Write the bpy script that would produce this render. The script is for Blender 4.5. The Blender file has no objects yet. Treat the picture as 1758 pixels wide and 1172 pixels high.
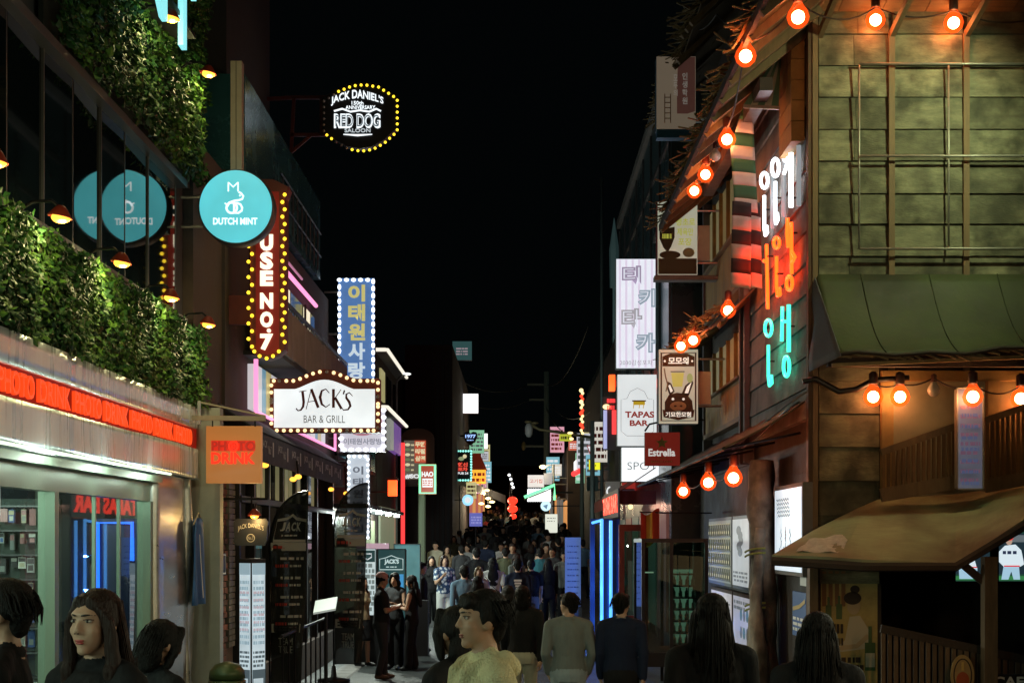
import bpy, math, random
import numpy as np
from mathutils import Vector, Matrix
from math import pi, sin, cos, radians
random.seed(7); np.random.seed(7)
SC = bpy.context.scene
COL = SC.collection

# ------------------------------------------------------------------ camera, sky, exposure
K, CX, CY, CH = 2441.0, 890.0, 925.0, 2.25          # focal length in photo pixels, vanishing point, eye height
cam_data = bpy.data.cameras.new('camera')
cam_data.lens, cam_data.sensor_width = 50.0, 36.0
cam_data.shift_x, cam_data.shift_y = -11 / 1758, 339 / 1758
cam_data.clip_start, cam_data.clip_end = 0.1, 900
cam = bpy.data.objects.new('camera', cam_data)
cam.location, cam.rotation_euler = (0, 0, CH), (pi / 2, 0, 0)
COL.objects.link(cam)
SC.camera = cam
world = bpy.data.worlds.new('World')
SC.world = world
world.use_nodes = True
world.node_tree.nodes['Background'].inputs[0].default_value = (.40, .62, .70, 1)   # night sky over a city
world.node_tree.nodes['Background'].inputs[1].default_value = .0018
SC.view_settings.view_transform = 'Standard'
SC.view_settings.look = 'None'
SC.view_settings.exposure = 0.0
SC.view_settings.gamma = 1.0
SC.render.engine = 'CYCLES'
cy = SC.cycles
cy.use_denoising = True
cy.max_bounces, cy.diffuse_bounces, cy.glossy_bounces, cy.transmission_bounces, cy.transparent_max_bounces = 6, 3, 3, 4, 12
cy.sample_clamp_indirect = 3.0
cy.caustics_reflective = cy.caustics_refractive = False
cy.use_light_tree = True

def W(px, py, d):
    """The point of the street that lies d metres up the street at photo position px, py."""
    return Vector(((px - CX) * d / K, d, CH + (CY - py) * d / K))
def dX(px, X): return X * K / (px - CX)
def GZ(y):                                              # the street dips, runs level, then climbs
    if y < 14: return min(.6, .4*(14 - y)/9)
    t = max(0.0, y - 26.0); return .045 * t * t / (t + 4) if y < 140 else .045 * 114 * 114 / 118

# ------------------------------------------------------------------ object helpers
ORG = {}
def tag(o, label=None, cat=None, group=None, kind=None):
    if label: o['label'] = label
    if cat: o['category'] = cat
    if group: o['group'] = group
    if kind: o['kind'] = kind
    return o
def thing(name, label, cat, loc, group=None, rz=0.0):
    o = bpy.data.objects.new(name, None); o.empty_display_size = .1
    COL.objects.link(o); o.location = loc; o.rotation_euler = (0, 0, rz)
    ORG[o] = Vector(loc)
    return tag(o, label, cat, group)
def smooth(me): me.polygons.foreach_set('use_smooth', [True] * len(me.polygons))

class MB:
    """Collects shapes in world space; build() links them as one mesh object."""
    def __init__(s): s.v, s.f, s.m, s.cur, s.st = [], [], [], 0, []
    def add(s, vs, fs):
        n = len(s.v); s.st.append((n, len(s.f))); s.v.extend(tuple(p) for p in vs)
        s.f.extend(tuple(i + n for i in f) for f in fs); s.m.extend([s.cur] * len(fs)); return s
    def box(s, x0, x1, y0, y1, z0, z1):
        return s.hexa([(x0,y0,z0),(x1,y0,z0),(x1,y1,z0),(x0,y1,z0),(x0,y0,z1),(x1,y0,z1),(x1,y1,z1),(x0,y1,z1)])
    def hexa(s, p):
        return s.add(p, [(0,3,2,1),(4,5,6,7),(0,1,5,4),(1,2,6,5),(2,3,7,6),(3,0,4,7)])
    def beam(s, a, b, w, h=None, up=(0,0,1)):
        a, b = Vector(a), Vector(b); h = h or w
        t = (b - a).normalized(); u = Vector(up)
        if abs(t.dot(u)) > .98: u = Vector((1,0,0))
        r = t.cross(u).normalized() * w / 2; q = r.cross(t).normalized() * h / 2
        return s.hexa([a-r-q, a+r-q, b+r-q, b-r-q, a-r+q, a+r+q, b+r+q, b-r+q])
    def tube(s, pts, r, n=8, cap=True):
        pts = [Vector(p) for p in pts]; m = len(pts); rs = r if isinstance(r, (list, tuple)) else [r] * m
        vs, fs = [], []; side = None
        for i, p in enumerate(pts):
            t = (pts[min(i+1, m-1)] - pts[max(i-1, 0)]).normalized()
            if side is None:
                side = t.orthogonal().normalized()
            else:
                side = (side - t * side.dot(t)); side = side.normalized() if side.length > 1e-6 else t.orthogonal().normalized()
            w = t.cross(side)
            vs += [p + (side * cos(2*pi*k/n) + w * sin(2*pi*k/n)) * rs[i] for k in range(n)]
        for i in range(m - 1):
            for k in range(n):
                a, b = i*n + k, i*n + (k+1) % n
                fs.append((a, b, b+n, a+n))
        if cap: fs += [tuple(range(n))[::-1], tuple(range((m-1)*n, m*n))]
        return s.add(vs, fs)
    def lathe(s, prof, o, axis=(0,0,1), n=16):
        """prof: (radius, height) pairs along axis from o."""
        ax = Vector(axis).normalized(); u = ax.orthogonal().normalized(); w = ax.cross(u); o = Vector(o)
        vs, fs = [], []; m = len(prof)
        for r, h in prof:
            vs += [o + ax*h + (u*cos(2*pi*k/n) + w*sin(2*pi*k/n)) * max(r, 1e-4) for k in range(n)]
        for i in range(m - 1):
            for k in range(n):
                a, b = i*n + k, i*n + (k+1) % n; fs.append((a, b, b+n, a+n))
        fs += [tuple(range(n))[::-1], tuple(range((m-1)*n, m*n))]
        return s.add(vs, fs)
    def ell(s, c, r, n=14, m=9, R=None):
        c = Vector(c); rx, ry, rz = r if isinstance(r, (tuple, list)) else (r, r, r)
        vs, fs = [], []
        def P(x, y, z):
            p = Vector((x*rx, y*ry, z*rz)); return c + (R @ p if R else p)
        vs.append(P(0,0,-1))
        for i in range(1, m):
            a = -pi/2 + pi*i/m
            vs += [P(cos(a)*cos(2*pi*k/n), cos(a)*sin(2*pi*k/n), sin(a)) for k in range(n)]
        vs.append(P(0,0,1)); L = len(vs) - 1
        for k in range(n):
            fs.append((0, 1+(k+1) % n, 1+k)); fs.append((L, L-n+k, L-n+(k+1) % n))
        for i in range(m-2):
            for k in range(n):
                a, b = 1+i*n+k, 1+i*n+(k+1) % n; fs.append((a, b, b+n, a+n))
        return s.add(vs, fs)
    def grid(s, fn, nu, nv):
        vs = [fn(i/nu, j/nv) for j in range(nv+1) for i in range(nu+1)]
        fs = [(j*(nu+1)+i, j*(nu+1)+i+1, (j+1)*(nu+1)+i+1, (j+1)*(nu+1)+i) for j in range(nv) for i in range(nu)]
        return s.add(vs, fs)
    def sheet(s, fn, nu, nv, off):
        """A grid with thickness: fn(u,v) on one side, fn + off on the other, edges closed."""
        off = Vector(off); n1 = (nu+1)*(nv+1)
        a = [Vector(fn(i/nu, j/nv)) for j in range(nv+1) for i in range(nu+1)]
        vs = a + [p + off for p in a]; fs = []
        for j in range(nv):
            for i in range(nu):
                q = (j*(nu+1)+i, j*(nu+1)+i+1, (j+1)*(nu+1)+i+1, (j+1)*(nu+1)+i)
                fs.append(q[::-1]); fs.append(tuple(k+n1 for k in q))
        rim = [i for i in range(nu+1)] + [j*(nu+1)+nu for j in range(1, nv+1)] + [nv*(nu+1)+i for i in range(nu-1, -1, -1)] + [j*(nu+1) for j in range(nv-1, 0, -1)]
        for k in range(len(rim)):
            p, q = rim[k], rim[(k+1) % len(rim)]; fs.append((p, q, q+n1, p+n1))
        return s.add(vs, fs)
    def each(s, name, mat, parent, sm=False):
        """Every shape collected so far becomes a part of its own."""
        out = []; E = s.st + [(len(s.v), len(s.f))]
        for (a, b), (c, d) in zip(E, E[1:]):
            m = MB(); m.add(s.v[a:c], [tuple(i - a for i in f) for f in s.f[b:d]]); out.append(m.build(name, mat, parent, sm))
        return out
    def build(s, name, mat, parent=None, sm=False, label=None, cat=None, group=None, kind=None):
        if not s.v: return None
        V = np.array(s.v, dtype=float)
        if parent is not None: o0 = np.array(ORG[parent])
        else: o0 = np.array([(V[:,0].min()+V[:,0].max())/2, (V[:,1].min()+V[:,1].max())/2, V[:,2].min()])
        me = bpy.data.meshes.new(name); me.from_pydata((V - o0).tolist(), [], s.f)
        mats = mat if isinstance(mat, (list, tuple)) else [mat]
        for m in mats: me.materials.append(m)
        if len(mats) > 1: me.polygons.foreach_set('material_index', s.m)
        if sm: smooth(me)
        o = bpy.data.objects.new(name, me); COL.objects.link(o)
        if parent is not None: o.parent = parent; ORG[o] = ORG[parent]
        else: o.location = o0; ORG[o] = Vector(o0)
        return tag(o, label, cat, group, kind)

def put(mesh, name, parent, loc, scale=1.0, rot=None, mat=None):
    """A copy of a shared piece at a world position, as a child of parent."""
    o = bpy.data.objects.new(name, mesh); COL.objects.link(o)
    if parent is not None: o.parent = parent; o.location = Vector(loc) - ORG[parent]
    else: o.location = loc
    o.scale = (scale,)*3 if isinstance(scale, (int, float)) else scale
    if rot is not None: o.rotation_euler = rot
    if mat is not None:
        o.material_slots[0].link = 'OBJECT'; o.material_slots[0].material = mat
    ORG[o] = Vector(loc)
    return o
def shared(name, mb, mat, sm=True):
    me = bpy.data.meshes.new(name); me.from_pydata([tuple(p) for p in mb.v], [], mb.f)
    mats = mat if isinstance(mat, (list, tuple)) else [mat]
    for m in mats: me.materials.append(m)
    if len(mats) > 1: me.polygons.foreach_set('material_index', mb.m)
    if sm: smooth(me)
    return me
def lamp(name, kind, loc, watts, color, parent=None, size=.05, aim=None, spot=60, blend=.6):
    L = bpy.data.lights.new(name, kind); L.energy, L.color = watts, color
    if kind == 'AREA': L.shape = 'RECTANGLE'; L.size, L.size_y = size if isinstance(size, tuple) else (size, size)
    else: L.shadow_soft_size = size
    if kind == 'SPOT': L.spot_size, L.spot_blend = radians(spot), blend
    o = bpy.data.objects.new(name, L); COL.objects.link(o)
    if parent is not None: o.parent = parent; o.location = Vector(loc) - ORG[parent]
    else: o.location = loc
    if aim is not None: o.rotation_euler = (Vector(aim) - Vector(loc)).to_track_quat('-Z', 'Y').to_euler()
    return o

# ------------------------------------------------------------------ materials
MATS = {}
def mat(name, col, rough=.6, metal=0.0, em=None, es=0.0, sample=True, var=0.0, scale=6.0, bump=0.0, bscale=40.0, stretch=None, spec=.5, rnd=0.0, stain=None, coat=0.0):
    if name in MATS: return MATS[name]
    m = bpy.data.materials.new(name); m.use_nodes = True; MATS[name] = m
    nt = m.node_tree; N, L = nt.nodes, nt.links; b = N['Principled BSDF']
    b.inputs['Base Color'].default_value = (*col, 1); b.inputs['Roughness'].default_value = rough
    b.inputs['Metallic'].default_value = metal; b.inputs['Specular IOR Level'].default_value = spec
    b.inputs['Coat Weight'].default_value = coat
    if em is not None:
        b.inputs['Emission Color'].default_value = (*em, 1); b.inputs['Emission Strength'].default_value = es
        if not sample: m.cycles.emission_sampling = 'NONE'
    if var or bump or rnd or stain:
        tc = N.new('ShaderNodeTexCoord'); src = tc.outputs['Object']
        if stretch:
            mp = N.new('ShaderNodeMapping'); mp.inputs['Scale'].default_value = stretch; L.new(src, mp.inputs[0]); src = mp.outputs[0]
        out = None
        if var:
            nz = N.new('ShaderNodeTexNoise'); nz.inputs['Scale'].default_value = scale; nz.inputs['Detail'].default_value = 6; nz.inputs['Roughness'].default_value = .65
            L.new(src, nz.inputs['Vector'])
            mr = N.new('ShaderNodeMapRange'); mr.inputs[1].default_value, mr.inputs[2].default_value = .3, .7
            mr.inputs[3].default_value, mr.inputs[4].default_value = 1 - var, 1 + var
            L.new(nz.outputs[0], mr.inputs[0]); out = mr.outputs[0]
            rr = N.new('ShaderNodeMapRange'); rr.inputs[1].default_value, rr.inputs[2].default_value = .3, .7
            rr.inputs[3].default_value, rr.inputs[4].default_value = max(.03, rough - .12), min(1, rough + .12)
            L.new(nz.outputs[0], rr.inputs[0]); L.new(rr.outputs[0], b.inputs['Roughness'])
        if rnd:
            oi = N.new('ShaderNodeObjectInfo'); mr = N.new('ShaderNodeMapRange')
            mr.inputs[3].default_value, mr.inputs[4].default_value = 1 - rnd, 1 + rnd
            L.new(oi.outputs['Random'], mr.inputs[0])
            if out is None: out = mr.outputs[0]
            else:
                mu = N.new('ShaderNodeMath'); mu.operation = 'MULTIPLY'; L.new(out, mu.inputs[0]); L.new(mr.outputs[0], mu.inputs[1]); out = mu.outputs[0]
        if out is not None:
            vm = N.new('ShaderNodeVectorMath'); vm.operation = 'SCALE'; vm.inputs[0].default_value = col
            L.new(out, vm.inputs['Scale']); cs = vm.outputs[0]
            if stain:
                n2 = N.new('ShaderNodeTexNoise'); n2.inputs['Scale'].default_value = stain[1]; n2.inputs['Detail'].default_value = 5
                L.new(tc.outputs['Object'], n2.inputs['Vector'])
                ad = N.new('ShaderNodeVectorMath'); ad.operation = 'ADD'
                oi2 = N.new('ShaderNodeObjectInfo'); sc2 = N.new('ShaderNodeVectorMath'); sc2.operation = 'SCALE'; sc2.inputs[0].default_value = (17, 31, 23)
                L.new(oi2.outputs['Random'], sc2.inputs['Scale']); L.new(tc.outputs['Object'], ad.inputs[0]); L.new(sc2.outputs[0], ad.inputs[1]); L.new(ad.outputs[0], n2.inputs['Vector'])
                r2 = N.new('ShaderNodeMapRange'); r2.inputs[1].default_value, r2.inputs[2].default_value = .42, .68
                L.new(n2.outputs[0], r2.inputs[0])
                mx = N.new('ShaderNodeMix'); mx.data_type = 'RGBA'; L.new(r2.outputs[0], mx.inputs[0]); L.new(cs, mx.inputs[6]); mx.inputs[7].default_value = (*stain[0], 1); cs = mx.outputs[2]
            L.new(cs, b.inputs['Base Color'])
        if bump:
            n3 = N.new('ShaderNodeTexNoise'); n3.inputs['Scale'].default_value = bscale; n3.inputs['Detail'].default_value = 5
            L.new(src, n3.inputs['Vector'])
            bp = N.new('ShaderNodeBump'); bp.inputs['Strength'].default_value = bump; bp.inputs['Distance'].default_value = .02
            L.new(n3.outputs[0], bp.inputs['Height']); L.new(bp.outputs[0], b.inputs['Normal'])
    return m
def glow(name, col, s, sample=True, base=None, var=.0):
    """A surface that gives off light: lit acrylic, tube or screen."""
    m = mat(name, base or tuple(min(.6, c * .5) for c in col), .35, em=col, es=s, sample=sample)
    if var and not m.get('v'):
        m['v'] = 1; nt = m.node_tree; N, L = nt.nodes, nt.links
        tc = N.new('ShaderNodeTexCoord'); nz = N.new('ShaderNodeTexNoise'); nz.inputs['Scale'].default_value = 2.5; nz.inputs['Detail'].default_value = 2
        L.new(tc.outputs['Object'], nz.inputs['Vector'])
        mr = N.new('ShaderNodeMapRange'); mr.inputs[1].default_value, mr.inputs[2].default_value = .3, .7
        mr.inputs[3].default_value, mr.inputs[4].default_value = s * (1 - var), s * (1 + var)
        L.new(nz.outputs[0], mr.inputs[0]); L.new(mr.outputs[0], N['Principled BSDF'].inputs['Emission Strength'])
    return m
def glass_mat(name, tint=(.9, .95, .93), ior=1.5, dark=0.0):
    if name in MATS: return MATS[name]
    m = bpy.data.materials.new(name); m.use_nodes = True; MATS[name] = m
    nt = m.node_tree; N, L = nt.nodes, nt.links; N.remove(N['Principled BSDF'])
    t = N.new('ShaderNodeBsdfTransparent'); t.inputs[0].default_value = (*tint, 1)
    g = N.new('ShaderNodeBsdfGlossy'); g.inputs['Roughness'].default_value = .015; g.inputs[0].default_value = (1, 1, 1, 1)
    f = N.new('ShaderNodeFresnel'); f.inputs[0].default_value = ior
    mx = N.new('ShaderNodeMixShader'); ge = N.new('ShaderNodeNewGeometry'); mm = N.new('ShaderNodeMath'); mm.operation = 'SUBTRACT'; mm.inputs[0].default_value = 1; L.new(ge.outputs['Backfacing'], mm.inputs[1]); m2 = N.new('ShaderNodeMath'); m2.operation = 'MULTIPLY'; L.new(f.outputs[0], m2.inputs[0]); L.new(mm.outputs[0], m2.inputs[1]); L.new(m2.outputs[0], mx.inputs[0]); L.new(t.outputs[0], mx.inputs[1]); L.new(g.outputs[0], mx.inputs[2])
    L.new(mx.outputs[0], N['Material Output'].inputs[0])
    return m

# ------------------------------------------------------------------ lettering
TMP = bpy.data.scenes.new('type_setting')
_TX = {}
def glyphs(body, off=0.0, sp=1.0, res=3):
    """Letters as a solid: (n,3) points scaled to a unit box, faces, width/height."""
    k = (body, off, sp)
    if k not in _TX:
        c = bpy.data.curves.new('letters', 'FONT'); c.body = body; c.size = 1; c.offset = off; c.resolution_u = res; c.extrude = .1; c.space_character = sp
        o = bpy.data.objects.new('letters', c); TMP.collection.objects.link(o)
        vl = TMP.view_layers[0]; vl.update(); dg = vl.depsgraph
        me = bpy.data.meshes.new_from_object(o.evaluated_get(dg), depsgraph=dg)
        V = np.array([v.co[:] for v in me.vertices]); F = [tuple(p.vertices) for p in me.polygons]
        lo, hi = V.min(0), V.max(0); w, h = hi[0]-lo[0], hi[1]-lo[1]
        V = (V - lo) / np.array([w, h, .2])
        _TX[k] = (V, F, w / h)
        bpy.data.objects.remove(o); bpy.data.meshes.remove(me); bpy.data.curves.remove(c)
    return _TX[k]

PIECES = {'picture', 'neon_word', 'strip', 'valance_print', 'bottle', 'bottle_label', 'cap', 'letter', 'letter_core', 'dish', 'curtain', 'shelf', 'stripe', 'picture_tile', 'player', 'figure', 'dot', 'logo', 'donkey', 'donkey_ear', 'donkey_eye', 'neon_ring', 'flourish', 'drawing', 'leaf_art', 'icon'}
class Art:
    """Flat work on a plane. f(a, b, h) gives the world point of plane position a, b raised h off the plane."""
    def __init__(s, f, root, h0=.004): s.f, s.root, s.h, s.parts = f, root, h0, {}
    def mb(s, name, m): return s.parts.setdefault((name, m.name), (MB(), m))[0]
    def poly(s, name, m, pts, h=.004, lift=0.0):
        b = s.mb(name, m); n = len(pts); z0 = s.h + lift
        vs = [s.f(a, c, z0 + h) for a, c in pts] + [s.f(a, c, z0) for a, c in pts]
        b.add(vs, [tuple(range(n))] + [(i, i+n, (i+1) % n + n, (i+1) % n) for i in range(n)])
    def rect(s, name, m, a0, b0, a1, b1, h=.004, lift=0.0): s.poly(name, m, [(a0,b0),(a1,b0),(a1,b1),(a0,b1)], h, lift)
    def disc(s, name, m, a, b, ra, rb=None, n=28, h=.004, lift=0.0, a0=0, a1=2*pi):
        rb = rb or ra; full = abs(a1 - a0 - 2*pi) < 1e-6; k = n if full else n + 1
        s.poly(name, m, [(a + ra*cos(a0+(a1-a0)*i/n), b + rb*sin(a0+(a1-a0)*i/n)) for i in range(k)], h, lift)
    def line(s, name, m, pts, w, h=.004, lift=0.0, closed=False):
        n = len(pts); L, R = [], []
        for i, (x, y) in enumerate(pts):
            ww = w[i] if isinstance(w, (list, tuple)) else w
            p = pts[(i-1) % n] if closed else pts[max(i-1, 0)]; q = pts[(i+1) % n] if closed else pts[min(i+1, n-1)]
            tx, ty = q[0]-p[0], q[1]-p[1]; l = math.hypot(tx, ty) or 1
            L.append((x - ty/l*ww/2, y + tx/l*ww/2)); R.append((x + ty/l*ww/2, y - tx/l*ww/2))
        b = s.mb(name, m); z0 = s.h + lift; vs = []
        for a, c in zip(L, R): vs += [s.f(*a, z0+h), s.f(*c, z0+h), s.f(*a, z0), s.f(*c, z0)]
        fs = []
        for i in range(n if closed else n-1):
            j, k = 4*i, 4*((i+1) % n); fs += [(j, j+1, k+1, k), (j, k, k+2, j+2), (j+1, j+3, k+3, k+1)]
        b.add(vs, fs)
    def ring(s, name, m, a, b, r, w, n=32, h=.004, lift=0.0, a0=0, a1=2*pi, rb=None):
        full = abs(a1 - a0 - 2*pi) < 1e-6; k = n if full else n + 1
        s.line(name, m, [(a + r*cos(a0+(a1-a0)*i/n), b + (rb or r)*sin(a0+(a1-a0)*i/n)) for i in range(k)], w, h, lift, full)
    def text(s, name, m, body, a0, b0, a1, b1, off=0.0, h=.004, lift=0.0, warp=None, sp=1.0):
        """Letters filling the box from (a0,b0), lower left, to (a1,b1), upper right."""
        V, F, _ = glyphs(body, off, sp); b = s.mb(name, m); z0 = s.h + lift; vs = []
        for x, y, z in V:
            if warp: x, y = warp(x, y)
            vs.append(s.f(a0 + (a1-a0)*x, b0 + (b1-b0)*y, z0 + h*z))
        b.add(vs, F)
    def bars(s, name, m, a0, b0, a1, b1, rows, seed=0, fill=.55, h=.003, lift=0.0, words=3):
        """Rows of print too small to read."""
        r = random.Random(seed)
        for i in range(rows):
            y0 = b0 + (b1-b0)*(i + .2)/rows; y1 = b0 + (b1-b0)*(i + .2 + fill)/rows; x = 0.0
            while x < .93:
                w = r.uniform(.06, .5/words + .12); e = min(1, x + w)
                s.rect(name, m, a0+(a1-a0)*x, y0, a0+(a1-a0)*e, y1, h, lift); x = e + r.uniform(.03, .10)
    def done(s):
        for (n, _), (b, m) in s.parts.items():
            if n in PIECES: b.each(n, m, s.root)
            else: b.build(n, m, s.root, kind='stuff' if n.endswith('print') else None)

def frontal(d, bias=0.0):
    return lambda px, py, h: W(px, py, d) + Vector((0, -h - bias, 0))
def leftwall(X): return lambda y, z, h: Vector((X + h, y, z))
def rightwall(X): return lambda y, z, h: Vector((X - h, y, z))

def perimeter(pts, step):
    """Evenly spaced points round a closed outline."""
    P = [Vector((*p, 0)) for p in pts]; n = len(P); seg = [(P[(i+1) % n] - P[i]).length for i in range(n)]; tot = sum(seg)
    k = max(3, round(tot/step)); out = []
    for j in range(k):
        t = tot*j/k; i = 0
        while t > seg[i]: t -= seg[i]; i += 1
        q = P[i].lerp(P[(i+1) % n], t/seg[i]); out.append((q.x, q.y))
    return out
def lightbox(name, label, cat, px0, py0, px1, py1, d, depth, face, body, group=None, rim=0.0, face_name='face', rim_mat=None):
    """A frontal box sign: cabinet behind, a lit or printed face set in its rim."""
    c = W((px0+px1)/2, py1, d); c.y += depth/2
    r = thing(name, label, cat, c, group)
    a, b = W(px0, py1, d), W(px1, py0, d)
    MB().box(a.x, b.x, d, d+depth, a.z, b.z).build('cabinet', body, r)
    t = rim*d/K
    if face is not None: MB().box(a.x+t, b.x-t, d-.012, d-.002, a.z+t, b.z-t).build(face_name, face, r)
    if rim:
        m = MB(); m.box(a.x, b.x, d-.03, d-.0005, b.z-t, b.z); m.box(a.x, b.x, d-.03, d-.0005, a.z, a.z+t)
        m.box(a.x, a.x+t, d-.03, d-.0005, a.z+t, b.z-t); m.box(b.x-t, b.x, d-.03, d-.0005, a.z+t, b.z-t); m.build('rim', rim_mat or body, r)
    return r, Art(frontal(d, .012), r, .002)
def bracket(root, px, py0, d, wall_x, m, n=2, dz=.35, r=.02):
    b = MB(); p = W(px, py0, d)
    for i in range(n): b.tube([(p.x, d+.1, p.z - i*dz), (wall_x, d+.1, p.z - i*dz)], r, 6)
    return b.each('bracket', m, root)
# ------------------------------------------------------------------ shared materials
DARK = mat('dark_render', (.035, .036, .038), .8, var=.35, scale=1.2, bump=.25, bscale=30)
DKBROWN = mat('dark_brown_wall', (.06, .04, .032), .8, var=.35, scale=2, bump=.25, bscale=30)
GREYWALL = mat('grey_wall', (.16, .165, .16), .8, var=.25, scale=1.5, bump=.2, bscale=30)
IRON = mat('black_iron', (.02, .02, .022), .45, .6)
STEEL = mat('grey_steel', (.42, .43, .42), .38, .85, var=.15, scale=5)
DGREY = mat('dark_grey_metal', (.09, .095, .10), .45, .5)
BEIGE = mat('beige_paint', (.38, .34, .25), .6, var=.12)
WHITE = mat('white_paint', (.72, .72, .70), .5, var=.06)
BLACKP = mat('black_paint', (.012, .012, .013), .4)
PRINTK = mat('black_print', (.015, .015, .016), .6)
PRINTW = mat('white_print', (.75, .75, .72), .6)
GLASS = glass_mat('clear_glass')
DGLASS = mat('dark_glass', (.004, .007, .007), .03); DGLASS.node_tree.nodes['Principled BSDF'].inputs['IOR'].default_value = 2.1
ROOMGLASS = mat('dark_window_glass', (.008, .010, .012), .06)
WARMBULB = glow('warm_bulb', (1, .70, .16), 6, False)
YELBULB = glow('yellow_bulb', (1, .66, .03), 2.2, False)
WHTBULB = glow('white_bulb', (.93, .97, 1), 2.6, False)
OFFBULB = mat('unlit_bulb', (.30, .25, .22), .25)
BALL = shared('bulb', MB().ell((0,0,0), 1, 10, 7), WARMBULB)
def bulbs(root, pts, d, r, m, name='bulb', bias=.03):
    for a, b in pts: put(BALL, name, root, W(a, b, d) + Vector((0, -bias, 0)), r, None, m(a, b) if callable(m) and not hasattr(m, 'node_tree') else m)

# ------------------------------------------------------------------ ground
ASPH = mat('asphalt', (.034, .042, .043), .52, var=.35, scale=1.3, bump=.55, bscale=90)
g = MB(); ys = [-30, 0.5, 8, 14, 16, 22, 26, 28, 30, 33, 36, 40, 46, 55, 70, 90, 115, 140, 141, 300, 700]
vs = [(x, y, GZ(y)) for y in ys for x in (-250, -30, -3.2, 0, 3.2, 30, 250)]
g.add(vs, [(j*7+i, j*7+i+1, (j+1)*7+i+1, (j+1)*7+i) for j in range(len(ys)-1) for i in range(6)])
g.build('street', ASPH, kind='structure')
PAVE = mat('concrete_paving', (.16, .16, .155), .75, var=.3, scale=2.5, bump=.3, bscale=50)
for sx in (-1, 1):                                      # gutter slabs along both frontages
    x0, x1 = sorted((sx*2.75, sx*3.12)); ch = MB()
    ch.box(x0, x1, 4, 26, -.05, .006)
    gt = ch.build('gutter_pavement', PAVE, kind='structure')
    for k in range(40): MB().box(x0+.02, x1-.02, 5+k*.52, 5.5+k*.52, .004, .014).build('drain_slab', PAVE, gt)

# ================================================================== LEFT SIDE
# ---- photo shop (steel front, neon band, planted wall)
FASC = mat('brushed_steel', (.80, .89, .93), .30, .45, var=.12, scale=2.2, stretch=(.2, 3.2, .10), bump=.015, bscale=2.5)
SHOPIN = mat('shop_interior', (.34, .38, .35), .7, var=.1)
shop = thing('photo_shop', 'photo shop with a steel front, red lettering band and glass windows', 'shop', (-3.5, 8, 0))
b = MB(); b.box(-9, -3.72, -4, 15.75, 3.0, 10.2); b.build('upper_wall', DARK, shop)
b = MB(); b.box(-9, -3.3, 15.72, 15.9, 0, 3.7); b.box(-7.2, -7.0, -4, 15.7, 0, 3); b.box(-7, -3.7, -4.2, -4, 0, 3); b.build('inner_wall', SHOPIN, shop)
MB().box(-7, -3.7, -4, 15.7, 2.9, 2.98).build('shop_ceiling', SHOPIN, shop)
MB().box(-7, -3.56, -4, 15.7, -.02, .62).build('shop_floor', PAVE, shop)
def fas(y, z): return .012*sin(y*2.1+z*3)+.018*sin(y*.9+1)*cos(z*4) + .006*sin(y*5.3)
MB().sheet(lambda u, v: (-3.5 + fas(-4+19.72*u, 3.46+.23*v)*.6 - .10*max(0, u-.993)/.007, -4+19.72*u, 3.46+.23*v), 180, 3, (-.2, 0, 0)).build('fascia', FASC, shop, True)
MB().sheet(lambda u, v: (-3.5 + fas(-4+19.72*u, 2.91+.32*v) - .10*max(0, u-.993)/.007, -4+19.72*u, 2.91+.32*v), 180, 6, (-.2, 0, 0)).build('fascia', FASC, shop, True)
REDBACK = mat('red_lit_channel', (.16, .008, .004), .5, em=(1, .012, .004), es=.16, sample=False)  # red spill of the letters put into the channel as weak emission
REDLET = glow('orange_red_neon', (1, .075, .012), .92)
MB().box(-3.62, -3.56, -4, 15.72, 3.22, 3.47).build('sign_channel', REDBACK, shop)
art = Art(leftwall(-3.56), shop, .002)
y = -3.7; i = 0
while y < 15.2:
    art.text('neon_word', REDLET, ('PHOTO', 'DRINK')[i % 2], y, 3.262, y + .72, 3.432, off=.005, h=.03); y += .835; i += 1
art.done()
GRNST = mat('green_lit_frame', (.27, .36, .28), .4, .35)
TUBE = glow('fluorescent_tube', (.80, 1, .70), 1.7)
for k in range(12): lamp('strip_glow', 'POINT', (-3.36, -2.5+1.45*k, 2.84), 3.2, (.80, 1, .84), shop, .03)
MB().tube([(-3.40, -3, 2.885), (-3.40, 13.9, 2.885)], .012, 8).build('strip_light', TUBE, shop)
MB().box(-3.72, -3.49, -4, 13.95, 2.80, 2.862).build('tube_ledge', GRNST, shop)
GRNST = mat('green_lit_frame', (.45, .47, .43), .4, .55)
b = MB(); b.box(-3.72, -3.6, -4, 13.9, 2.62, 2.795)
f = b.build('window_header', GRNST, shop)
for y in (10.95, 13.8): MB().box(-3.70, -3.57, y, y+.10, .09, 2.618).build('mullion', GRNST, shop)
for y in (12.2, 12.95): MB().box(-3.66, -3.63, y, y+.03, .09, 2.618).build('mullion', GRNST, shop)
for y in (-3.9, 2.4, 6.6): MB().box(-3.70, -3.57, y, y+.10, .09, 2.618).build('mullion', GRNST, shop)
for y0, y1 in ((-3.8, 2.39), (2.51, 6.59), (6.71, 10.945), (11.055, 12.195), (12.235, 12.945), (12.985, 13.795)):
    MB().box(-3.655, -3.645, y0, y1, .3, 2.615).build('pane', GLASS, shop)
MB().box(-3.7, -3.58, -4, 13.8, .09, .295).build('plinth', STEEL, shop)
STEELP = mat('steel_panel', (.47, .48, .44), .36, .8, var=.3, scale=2.2, stretch=(1, .5, 2.0), bump=.06, bscale=4)
MB().sheet(lambda u, v: (-3.53 + .012*sin(u*5+v*6), 13.92+1.16*u, .02+2.87*v), 10, 20, (-.15, 0, 0)).build('steel_pier', STEELP, shop, True)
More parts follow.
